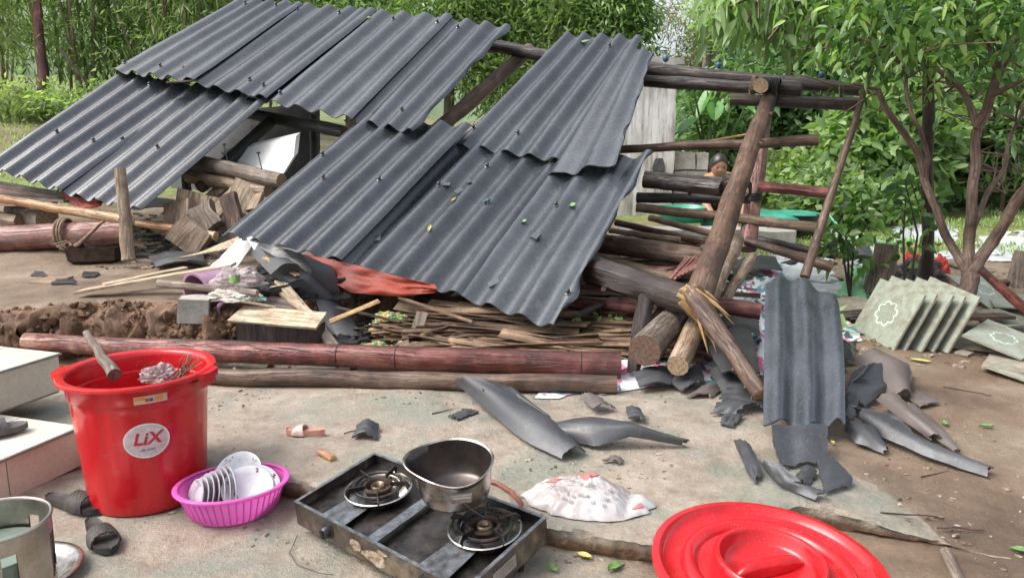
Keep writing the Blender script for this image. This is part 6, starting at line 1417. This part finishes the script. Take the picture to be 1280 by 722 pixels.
# more broken pieces in the right hand heap and the left foot of the propped sheet
random.seed(313)
EX = [('broad black fragment at the back of the heap right of the propped sheet', [(1060, 486, .05), (1064, 466, .08)], [(1092, 470, .06), (1090, 452, .10)], 'shard'),
 ('black fragment wedged between the propped sheet and the brown dome', [(1046, 520, .02), (1052, 492, .05)], [(1066, 528, .02), (1074, 500, .05)], 'shard'),
 ('flat black shard under the wavy broken piece', [(990, 600, .01), (1004, 580, .02)], [(1012, 606, .01), (1022, 588, .02)], 'shard'),
 ('black fragment leaning under the long black strip', [(1100, 530, .02), (1110, 512, .05)], [(1140, 548, .02), (1136, 526, .05)], 'shard'),
 ('dark brown fragment at the back right of the heap', [(1112, 470, .05), (1120, 450, .06)], [(1140, 476, .03), (1140, 462, .04)], 'sheetbrown'),
 ('flat brown plank like shard left of the propped sheet foot', [(858, 498, .01), (876, 486, .02)], [(892, 498, .01), (902, 486, .02)], 'sheetbrown'),
 ('black shard above the flat grey shard left of the propped sheet', [(898, 500, .05), (912, 482, .08)], [(944, 506, .04), (946, 486, .07)], 'shard'),
 ('dark shard right under the lower tip of the broken pole', [(930, 500, .04), (938, 488, .06)], [(954, 512, .03), (956, 496, .05)], 'shard'),
 ('purple grey shard on the dark cloth left of the broken pole', [(868, 440, .10), (884, 424, .12)], [(900, 452, .08), (918, 434, .10)], 'sheetbrown'),
 ('large dark sheet piece lying on the cloth behind the red barked log end', [(896, 408, .16), (906, 388, .18)], [(950, 420, .14), (948, 396, .16)], 'shard'),
 ('small black shard on the cloth below the red barked log end', [(862, 414, .14), (868, 402, .15)], [(888, 420, .12), (892, 408, .13)], 'shard'),
 ('grey shard lying behind the top right of the propped sheet', [(1046, 402, .03), (1052, 388, .05)], [(1074, 404, .03), (1078, 390, .05)], 'shard')]
for lb_, L_, R__, mt in EX: ribbon('roof_fragment', L_, R__, random.uniform(.008, .03), mt, label=lb_)
SC_ = [('crumpled white paper scrap left of the old stump', 1052, 318, .16), ('white scrap between the sapling and the old stump', 1076, 332, .14), ('pale scrap on the dirt right of the slim dark post', 1186, 322, .16), ('white scrap behind the citrus tree foot', 1226, 318, .22), ('pale plastic scrap near the green hose', 1100, 312, .14), ('grey white scrap in front of the concrete kerb', 985, 318, .2), ('pale scrap right of the rear post foot', 962, 336, .22), ('small white scrap behind the leaning bamboo foot', 1020, 352, .18), ('white scrap under the right end of the thin poles', 925, 350, .16)]
for k, (lb_, u, v_, sz) in enumerate(SC_): crumple('plastic_scrap', Pg(u, v_)-UP*.01, sz, sz*.6, .05, 'whitecloth' if k % 3 else 'patch', lb_, 'plastic scrap', k*3.1, n=14, sharp=1.3)
BD = [('brown board lying in the dirt right of the old stump', (1120, 344), (1178, 336), 'brown'), ('grey board lying behind the slim dark post', (1168, 326), (1222, 336), 'grey'), ('thin dark board in front of the concrete kerb', (980, 330), (1040, 312), 'dark'), ('old brown board near the right edge behind the bamboo', (1236, 356), (1290, 348), 'brown'), ('split board on the dirt left of the old stump', (1040, 344), (1078, 352), 'tan')]
for lb_, a, b, mt in BD: plank('board', Pg(*a, .02), Pg(*b, .04), .07, .014, mt, None, lb_, 'board')
LT = [('splintered lath on top of the black sheet pieces at the left', (330, 322, 4.6), (372, 344, 4.4), 'raw'), ('brown lath standing in the rubble left of the torn wide board', (282, 402, 4.15), (300, 372, 4.3), 'tan'), ('pale splinter under the grey stick', (300, 376, 4.1), (345, 384, 4.1), 'plank'), ('thin lath sticking out below the red tarp', (420, 384, 4.5), (500, 402, 4.4), 'brown'), ('split lath below the right end of the red tarp', (500, 372, 4.5), (590, 402, 4.3), 'strip'), ('short lath crossing behind the pale blue slat', (480, 398, 4.45), (540, 410, 4.4), 'brown')]
for lb_, a, b, mt in LT: plank('lath', P(*a), P(*b), .03, .008, mt, None, lb_, 'lath')

# crumbly clods on the face of the earth bank
random.seed(404); m = MB(); n_ = 0
oct_ = [(1, 0, 0), (-1, 0, 0), (0, 1, 0), (0, -1, 0), (0, 0, 1), (0, 0, -1), (.7, .7, 0), (-.7, .7, 0), (.7, -.7, 0), (-.7, -.7, 0)]
of_ = [(0, 6, 4), (6, 2, 4), (2, 7, 4), (7, 1, 4), (1, 9, 4), (9, 3, 4), (3, 8, 4), (8, 0, 4), (6, 0, 5), (2, 6, 5), (7, 2, 5), (1, 7, 5), (9, 1, 5), (3, 9, 5), (8, 3, 5), (0, 8, 5)]
while n_ < 2600:
    x = random.uniform(-3.3, .0); y = random.uniform(3.7, 5.2); b = bank_mask(x, y)
    if not (.01 < b < .97) and random.random() > .03: continue
    if b > .995 or hb(x, y) < .04: continue
    s_ = .005+.026*random.random()**3.5; c = Vector((x, y-.05*4*b*(1-b), h(x, y)-s_*.1)); q = Quaternion((random.random(), random.random(), random.random()), random.uniform(0, 6)); k0 = random.random()*50
    i = m.add([c+q@(Vector(o_)*s_*Vector((1.2, .9, .7)).length*.6*(1+.5*nz(o_[0]*2+k0, o_[1]*2, o_[2]*2))) for o_ in oct_])
    for f in of_: m.face([i+a for a in f])
    n_ += 1
m.build('clay_clods', MT['clay'], smooth=True, ang=80, kind='stuff')
# ================================================================ VEGETATION
RN = np.random.default_rng(5); random.seed(101)
def T3(v): return np.array(tuple(v))
def plant(name, label, cat, base, trunk_lines, blobs, n, ln, wd, mat, bark='grey', per=9, spread=.15, hang=0, group=None, trunk_name='trunk', crown_name='crown', sides=8, twigs=0, hi=False, wavy=0):
    """trunk_lines: list of (points, r0, r1); blobs: (x,y,z,rx,ry,rz) world"""
    t = thing(name, label, cat, base, group)
    if trunk_lines:
        m = MB(); m.use(MT[bark])
        for pts, r0, r1 in trunk_lines:
            N = max(6, len(pts)*3); N = N*2 if wavy else N; q = [poly_at([Vector(p) for p in pts], k/(N-1)) for k in range(N)]; q = [p+Vector((nz(p.z*4, p.x*2, 1), nz(p.z*4, p.x*2, 5), 0))*wavy*min(k, 3)/3 for k, p in enumerate(q)]
            m.tube(q, [lerp(r0, r1, k/(N-1))*(1+.12*nz(k*.9, q[0].x*3)) for k in range(N)], sides, None, .1)
        if twigs:
            for _ in range(twigs):
                b = random.choice(blobs); c = Vector(b[:3]); e = c+Vector((random.gauss(0, b[3]*.6), random.gauss(0, b[4]*.6), random.gauss(0, b[5]*.6)))
                s = min((poly_at([Vector(p) for p in pl[0]], kk/8) for pl in trunk_lines for kk in range(3, 9)), key=lambda p: (p-e).length+(.4 if p.z > e.z else 0));
                if (s-e).length > 1.1: continue
                md = s.lerp(e, .5)+Vector((random.gauss(0, .1), random.gauss(0, .1), random.gauss(0, .1)))
                m.tube([s, md, e], [.008, .005, .002], 5)
        m.build(trunk_name, None, t)
    p, d, tn = crown_pts(blobs, n, per, spread, hang); o0 = Vector(base)
    me = leaf_mesh(crown_name, p-T3(o0), d, ln, wd, LM[mat], tint=tn, hi=hi); o = bpy.data.objects.new(crown_name, me); COL.objects.link(o); place(o, o0, t)
    return t
def clone(root, loc, rot, scl, label, group=None):
    r = root.copy(); COL.objects.link(r); r.location = loc; r.rotation_euler = (0, 0, rot); r.scale = (scl, scl, scl); r['label'] = label
    if group: r['group'] = group
    for ch in list(root.children):
        c = ch.copy(); COL.objects.link(c); c.parent = r
    return r
def gp(u, t): p = P(u, 200, t); return Vector((p.x, p.y, hb(p.x, p.y)))
# ---- far wooded hillside, one mass
hx, hy = [], []
me = MB()
def hillfn(u, v):
    x = lerp(-46, 60, u); y = lerp(24, 60, v); gap = exp(-((x-4.7-.20*(y-24))/3.4)**2)
    return Vector((x, y, hb(x, 24)+(v**.7)*(11+5*nz(x*.06, v))*(1-.97*gap)-.6))
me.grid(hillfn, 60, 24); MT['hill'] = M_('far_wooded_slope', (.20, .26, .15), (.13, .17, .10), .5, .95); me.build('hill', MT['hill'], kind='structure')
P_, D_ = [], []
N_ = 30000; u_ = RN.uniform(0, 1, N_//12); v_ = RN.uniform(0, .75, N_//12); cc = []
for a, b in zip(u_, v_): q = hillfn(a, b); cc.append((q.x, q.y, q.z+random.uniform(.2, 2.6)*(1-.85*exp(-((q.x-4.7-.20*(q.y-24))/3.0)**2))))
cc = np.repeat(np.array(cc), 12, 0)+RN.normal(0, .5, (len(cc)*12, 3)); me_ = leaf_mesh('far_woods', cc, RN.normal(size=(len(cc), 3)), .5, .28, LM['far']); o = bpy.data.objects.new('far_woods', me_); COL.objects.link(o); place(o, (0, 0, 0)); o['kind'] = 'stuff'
# ---- left bamboo thicket
def clump(base, Hh, n, seed, lean=0, w_=1.3, label='', mat='bamboo', ln=.20, wd=.034, culms=9, group='bamboo clumps at the left'):
    random.seed(seed); lines = []; blobs = []
    for k in range(culms):
        a = random.uniform(0, 2*pi); r = random.uniform(.1, .55)*w_; b = base+Vector((r*cos(a), r*sin(a)*.6, 0)); tp = b+Vector((r*cos(a)*1.6+lean+random.gauss(0, .4), r*sin(a), Hh*random.uniform(.8, 1.1)))
        b.z = hb(b.x, b.y)-.05; md = b.lerp(tp, .5)+Vector((random.gauss(0, .1), 0, .15)); lines.append(([b, md, tp], .028, .012))
        for q in (.25, .42, .58, .74, .9, 1.0): c = b.lerp(tp, q); blobs.append((c.x+random.gauss(0, .2), c.y, c.z, .50*w_, .45, Hh*.10))
    return plant('bamboo_clump', label, 'bamboo', base, lines, blobs, n, ln, wd, mat, 'bambooweather', 8, .16, .8, group, 'culms', 'foliage', 6)
bl_ = ['bamboo clump at the very left edge of the picture', 'bamboo clump directly left of the reddish dead trunk', 'bamboo clump right of the reddish dead trunk', 'bamboo clump above the left end of the roof', 'pale bamboo clump behind the left half of the roof', 'bamboo clump behind the top left roof sheets', 'bamboo clump farthest behind the left edge']
for k, (u, t, Hh, mt) in enumerate(((-40, 12.6, 5.5, 'bamboo'), (25, 13.4, 5.5, 'bamboo'), (110, 13.2, 5.2, 'pale'), (175, 13.6, 5.2, 'bamboo'), (235, 13.0, 5.0, 'pale'), (300, 13.8, 5.2, 'bamboo'), (-10, 16, 7, 'pale'))):
    clump(gp(u, t), Hh, 7500, 60+k, 0, 1.25, bl_[k], mt)
pole('dead_trunk', gp(62, 12.3)-UP*.1, P(46, 0, 12.0), .10, .06, 'redbark', 'end', label='bare reddish dead trunk standing in front of the bamboo at the left', cat='tree trunk', n=18, rough=.2, wob=.02)
pole('fallen_branch', gp(120, 12.0)+UP*.6, gp(88, 11.8)+Vector((0, 0, 1.1)), .025, .02, 'grey', 'end', label='pale broken branch leaning in the bamboo above the left roof edge', cat='branch')
pole('fallen_branch', gp(20, 12.0)+UP*.2, gp(48, 11.8)+Vector((0, 0, .6)), .02, .014, 'grey', 'end', label='thin pale branch lying low in the bamboo at the left', cat='branch')
# undergrowth strip at left
def bush(u, t, w_, hh, n, mt, label, ln=.13, wd=.06, dz=0, name='bush', group=None, per=9, spread=.10, x=None):
    b = gp(u, t); bl = [(b.x+random.uniform(-.5, .5)*w_, b.y+random.uniform(-.3, .3)*w_, b.z+dz+hh*random.uniform(.25, .75), w_*.38, w_*.34, hh*.38) for _ in range(6)]
    ln_ = [([b, b+Vector((random.uniform(-.3, .3)*w_, 0, hh*.7))], .02, .006) for _ in range(4)]
    return plant(name, label, 'bush', b, ln_, bl, n, ln, wd, mt, 'brown', per, spread, .1, group, 'stems', 'foliage', 5)
bush(20, 11.8, 1.6, .45, 2000, 'bamboo', 'low leafy undergrowth at the foot of the bamboo at the left edge')
bush(120, 11.9, 1.5, .45, 1800, 'pale', 'low undergrowth right of the dead trunk')
bush(200, 12.0, 1.5, .9, 3000, 'pale', 'undergrowth just above the left roof edge')
# ---- trees behind the roof
tl = ['light green tree behind the middle of the roof ridge', 'light green tree right of the roof ridge middle', 'feathery tree behind the roof gap', 'bushy tree behind the upper right roof sheet', 'round crowned tree left of the sky gap', 'dark tree between the bamboo and the light green tree']
for k, (u, t, Hh, mt, w_) in enumerate(((440, 14.5, 4.6, 'pale', 2.0), (560, 14.0, 4.3, 'pale', 1.9), (650, 14.5, 4.1, 'mid', 1.8), (695, 13.5, 4.1, 'pale', 1.15), (768, 13.0, 3.3, 'mid', .5), (360, 15.5, 5.4, 'mid', 2.0))):
    b = gp(u, t); bl = [(b.x+random.gauss(0, w_*.45), b.y+random.gauss(0, w_*.3), b.z+Hh*random.uniform(.25, .92), w_*.42, w_*.4, Hh*.13) for _ in range(16)]
    tr = [([b, b+Vector((.1, 0, Hh*.5)), b+Vector((random.uniform(-.3, .3), 0, Hh*.85))], .11, .03)]+[([b+UP*Hh*.35, Vector(q[:3])], .04, .012) for q in bl[:7]]
    plant('tree', tl[k], 'tree', b, tr, bl, 9500, .16, .05, mt, 'grey', 9, .14, .15)
# hazy far conifer in the sky gap and feathery dry tree
b = gp(884, 24); bl = [(b.x+random.gauss(0, .25)*(1-q)*2.5, b.y, b.z+q*4.6, .8*(1.1-q), .8*(1.1-q), .4) for q in np.linspace(.1, 1, 12)]
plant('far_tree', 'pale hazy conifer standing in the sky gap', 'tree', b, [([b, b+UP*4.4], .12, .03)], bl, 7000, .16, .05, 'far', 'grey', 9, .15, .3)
b = gp(872, 14); bl = [(b.x+random.gauss(0, .28), b.y, b.z+random.uniform(.8, 2.7), .5, .4, .35) for q in range(10)]
plant('feathery_tree', 'dry feathery shrub tree behind the top purlins', 'tree', b, [([b, b+UP*2.6], .07, .02)], bl, 8000, .14, .02, 'dry', 'grey', 9, .14, .1)
# ---- right hand wood: broadleaf bushes, banana like leaves, trees
rb = [
 (905, 10.6, 1.3, 1.9, 5200, 'deep', .17, .075, 'dark leaved bush behind the person and the upper purlins'),
 (985, 10.8, 1.5, 2.2, 5600, 'blue', .20, .055, 'bluish bush behind the long rafter top'),
 (1055, 10.2, 1.5, 2.4, 6000, 'deep', .18, .09, 'tall dark bush right of the leaning bamboo brace'),
 (1100, 8.9, 1.1, 1.45, 4200, 'mid', .20, .12, 'large round leaved bush left of the slim dark post'),
 (1165, 9.6, 1.3, 1.6, 4600, 'mid', .16, .08, 'bright green bush behind the slim dark post'),
 (1235, 9.6, 1.5, 2.0, 5200, 'deep', .16, .07, 'shaded bush behind the foreground tree'),
 (1310, 9.0, 1.5, 2.4, 5200, 'deep', .16, .07, 'dark bush at the right edge'),
 (1070, 8.0, .8, .55, 2200, 'mid', .12, .07, 'low leafy plant in the grass right of the green tarpaulin'),
 (940, 10.2, 1.0, .9, 3000, 'mid', .12, .06, 'low bush behind the rear post of the hut'),
 (1010, 9.0, .9, .6, 2200, 'pale', .12, .06, 'low pale bush behind the red barked purlin')]
for (u, t, w_, hh, n, mt, ln, wd, lb_) in rb: bush(u, t, w_, hh, n, mt, lb_, ln, wd)
MT['bigleaf'] = M_('bright_big_leaf', (.09, .23, .04), (.05, .14, .03), 12, .4)
b = gp(893, 9.6); t_ = thing('big_leaf_plant', 'plant with big bright green leaves behind the thin upper purlin', 'plant', b)
m = MB()
for k in range(7):
    a = k*.9; tp = b+Vector((.35*cos(a), .2*sin(a), random.uniform(.9, 1.35))); m.tube([b, b.lerp(tp, .6)+UP*.1, tp], [.02, .015, .01], 6)
m.build('stems', LM['mid'], t_)
for k in range(7):
    a = k*.9; random.seed(k); tp = b+Vector((.35*cos(a), .2*sin(a), random.uniform(.9, 1.35))); d = Vector((cos(a), -.5+.4*sin(a), -.35)).normalized(); s = d.cross(UP).normalized(); m = MB()
    m.shell(lambda u, v: tp+d*(v-.25)*.34+s*(u-.5)*.20*sin(pi*min(1, .06+v*.94))**.6-UP*(.05*(1-abs(u-.5)*2)+.012*sin(v*40)*abs(u-.5)+.12*v*v), 9, 16, .002); o = m.build('leaf', MT['bigleaf'], t_)
random.seed(202)
tr_r = [('dense tree with drooping leaves above the long rafter', 1035, 10.5, 5.6, 1.15, 'deep', (2.4, 5.8), .17, .06), ('dense tree behind the leaning bamboo brace', 1050, 12.0, 6.2, 1.8, 'mid', (3.3, 6.2), .17, .06), ('shaded tree behind the slim dark post', 1140, 11.5, 6.2, 1.8, 'deep', (2.2, 6.2), .16, .06), ('tall tree behind the foreground tree', 1225, 11.2, 6.2, 1.8, 'blue', (2.0, 6.2), .16, .05), ('tree at the right edge behind the dark bush', 1310, 11, 6.2, 1.8, 'mid', (1.8, 6.2), .16, .06), ('slender tree right of the sky gap', 985, 12.5, 4.7, .9, 'mid', (1.8, 4.7), .15, .05)]
for (lb_, u, t, Hh, w_, mt, (z0, z1), ln, wd) in tr_r:
    b = gp(u, t); bl = [(b.x+random.gauss(0, w_*.5), b.y+random.gauss(0, w_*.35), b.z-.6+random.uniform(z0, z1), w_*.42, w_*.4, .45) for _ in range(15)]
    tr = [([b, b+Vector((.1, 0, Hh*.4)), b+Vector((random.uniform(-.4, .4), 0, Hh*.8))], .12, .04)]+[([b+UP*Hh*.35, Vector(q[:3])], .04, .012) for q in bl[:7]]
    plant('tree', lb_, 'tree', b, tr, bl, 8500, ln, wd, mt, 'brown', 9, .14, .25)
# trunks and old fence rails
for i, (u, t, z1, r) in enumerate(((1022, 10.3, 2.4, .10), (873, 11, 1.9, .07), (1000, 11.3, 2.2, .06), (1045, 9.8, 1.3, .03), (1083, 9.8, 1.3, .03))):
    b = gp(u, t); pole('fence_post' if i > 2 else 'bare_tree', b-UP*.05, b+Vector((random.uniform(-.1, .1), 0, z1)), r, r*.8, 'grey', 'end', label=['pale bare trunk right of the rear purlins', 'dark stumpy trunk behind the top purlins', 'thin trunk behind the bluish bush', 'thin fence post left of the large leaved bush', 'thin fence post beside the large leaved bush'][i], cat='tree trunk' if i < 3 else 'post')
fr_ = thing('bamboo_fence', 'old bamboo fence of horizontal rails in the shade of the back yard', 'fence', gp(1020, 10))
for k in range(4): pole('rail', gp(935, 10.1)+UP*(.35+.22*k), gp(1150, 9.9)+UP*(.30+.23*k), .022, .018, 'bambooweather', 'end', parent=fr_, n=10, wob=.01)
for k in range(5): b = gp(940+k*50, 10.0); pole('fence_stake', b, b+UP*1.25, .022, .018, 'brown', 'end', parent=fr_)
fr_ = thing('stick_fence', 'dark fence of piled sticks behind the foreground tree', 'fence', gp(1230, 8.9))
for k in range(9): pole('rail', gp(1168, 9.0)+UP*(.25+.13*k+random.uniform(-.04, .04)), gp(1320, 8.7)+UP*(.22+.14*k+random.uniform(-.05, .05)), .022, .018, 'brown', 'end', parent=fr_, n=10, wob=.02)
for k in range(4): b = gp(1175+k*42, 8.8); pole('fence_stake', b, b+UP*1.5, .025, .018, 'brown', 'end', parent=fr_)
pole('bamboo_rail', P(878, 178, 9.0), P(935, 168, 9.0), .015, .015, 'bamboo', 'end', label='thin yellow bamboo rail above the low block wall', cat='bamboo pole')
# pale far wall seen through the leaves
m = MB(); c = P(1062, 105, 15); rough_block(m, (c.x, c.y, c.z-1.2), (1.9, .2, 3.6), 3, amp=.01, seg=.4); MT['palegrey'] = M_('pale_grey_wall', (.44, .50, .49), (.36, .42, .41), 2, .9); tag(m.build('grey_wall', MT['palegrey'], ang=40), 'pale grey wall glimpsed through the leaves above the purlin ends', 'wall')
# ---- foreground tree at right
tb = Pg(1192, 418); tb.z -= .02
def W(u, v, t): return P(u, v, t)
F0 = W(1208, 345, 4.75)
lines = [([tb, W(1196, 385, 4.66), F0], .062, .050),
 ([F0, W(1190, 300, 4.8), W(1168, 250, 4.8), W(1148, 205, 4.8), W(1122, 150, 4.7), W(1100, 112, 4.6)], .028, .017),
 ([F0, W(1214, 300, 4.75), W(1221, 240, 4.7), W(1219, 190, 4.7), W(1222, 160, 4.7)], .034, .027),
 ([W(1222, 160, 4.7), W(1236, 120, 4.6), W(1262, 66, 4.5), W(1284, 20, 4.4)], .030, .020),
 ([F0, W(1240, 305, 4.7), W(1262, 268, 4.6), W(1300, 215, 4.4)], .040, .030),
 ([W(1222, 160, 4.7), W(1200, 110, 4.8), W(1160, 80, 4.9), W(1110, 72, 5.0)], .022, .010),
 ([W(1248, 95, 4.55), W(1235, 50, 4.5), W(1190, 10, 4.3), W(1120, -10, 4.2)], .020, .008),
 ([W(1215, 290, 4.75), W(1250, 215, 4.9), W(1275, 130, 5.0)], .020, .009),
 ([W(1158, 225, 4.8), W(1150, 160, 4.6), W(1128, 90, 4.5), W(1090, 40, 4.4)], .016, .007),
 ([W(1236, 120, 4.6), W(1280, 100, 4.4)], .02, .01)]
blobs = []
for (u, v, t, r) in ((1110, 50, 4.6, .32), (1150, 25, 4.5, .36), (1200, 15, 4.5, .36), (1260, 20, 4.5, .36), (1085, 35, 4.6, .26), (1175, 70, 4.8, .28), (1240, 75, 4.9, .28), (1290, 110, 4.8, .30), (1130, 100, 4.9, .18), (1200, 130, 5.1, .20), (1275, 180, 5.0, .22), (1100, 0, 4.1, .42), (1180, -20, 4.1, .45), (1270, -10, 4.2, .42), (1265, 235, 5.1, .15), (1090, 85, 4.8, .14)):
    c = W(u, v, t); blobs.append((c.x, c.y, c.z, r, r*.9, r*.62))
plant('citrus_tree', 'multi stemmed tree with glossy leaves growing at the right behind the leaning tiles', 'tree', tb, lines, blobs, 3000, .080, .030, 'citrus', 'redpale', 7, .10, .2, sides=14, twigs=60, hi=True, wavy=.045)
MT['treebark'] = wood('reddish_rough_bark', (.17, .11, .08), (.08, .055, .042), (.26, .19, .145), .75)
for o in bpy.data.objects:
    if o.name.startswith('trunk') and o.parent and o.parent.name == 'citrus_tree': o.data.materials[0] = MT['treebark']
# overhanging branch with long drooping leaves (its trunk is outside the picture, above the hut)
b0 = W(1040, -90, 4.9); ln_ = [([b0, W(1010, -20, 4.8), W(985, 20, 4.8), W(960, 50, 4.8)], .03, .008), ([W(1010, -20, 4.8), W(930, 0, 4.9), W(890, 20, 5.0)], .018, .006), ([W(1010, -20, 4.8), W(1040, 30, 4.7), W(1030, 70, 4.7)], .016, .006)]
bl = []
for (u, v, t, r) in ((960, 0, 4.9, .22), (920, -5, 5.0, .20), (1000, 18, 4.9, .22), (1030, 0, 4.9, .24), (985, 40, 4.9, .13), (1040, 40, 4.9, .14), (900, 10, 5, .12), (970, -30, 4.9, .3)):
    c = W(u, v, t); bl.append((c.x, c.y, c.z, r, r, r*.7))
plant('overhanging_branch', 'overhanging branch with long drooping dark leaves above the purlin ends', 'branch', b0, ln_, bl, 520, .15, .044, 'mid', 'brown', 6, .06, 1.6, None, 'branch_wood', 'foliage', twigs=10, hi=True)
# saplings
for i, (u, v, hh, lb_, n) in enumerate(((1062, 372, .62, 'thin leafy sapling growing right of the propped sheet', 170), (1132, 392, .9, 'spindly sapling growing behind the leaning tiles', 60))):
    b = Pg(u, v); st_ = [([b, b+Vector((random.uniform(-.1, .1), 0, hh*.6)), b+Vector((random.uniform(-.16, .16), 0, hh))], .010, .004) for _ in range(3)]
    bl = [(b.x+random.uniform(-.12, .12), b.y, b.z+hh*q, .12, .1, .08) for q in (.45, .6, .75, .9, 1)]
    plant('sapling', lb_, 'sapling', b, st_, bl, n, .10, .055, 'citrus', 'dark', 4, .05, 0, None, 'stems', 'foliage', 5, hi=True)
b = Pg(750, 430); plant('weed', 'small bright green weed tuft growing out of the split bamboo', 'weed', b, [], [(b.x, b.y, b.z+.06, .13, .08, .06)], 260, .06, .03, 'pale', per=4, spread=.03)
b = Pg(1040, 425); plant('weed', 'small green weed right beside the propped sheet', 'weed', b, [], [(b.x, b.y+.1, b.z+.06, .08, .08, .08)], 60, .10, .05, 'mid', per=4, spread=.03)
# ---- grass
gpts = []
for _ in range(26000):
    if random.random() < .45: x = random.uniform(-13, -4.0); y = random.uniform(6.5, 14)
    else: x = random.uniform(2.0, 7.5); y = random.uniform(6.6, 10.5)
    if nz(x*.9, y*.9, 3) < -.12: continue
    gpts.append((x, y, h(x, y)))
g = np.array(gpts); d = RN.normal(0, .35, g.shape); d[:, 2] = 1; me_ = leaf_mesh('grass', g, d, .075, .014, LM['pale']); o = bpy.data.objects.new('grass', me_); COL.objects.link(o); place(o, (0, 0, 0)); o['kind'] = 'stuff'
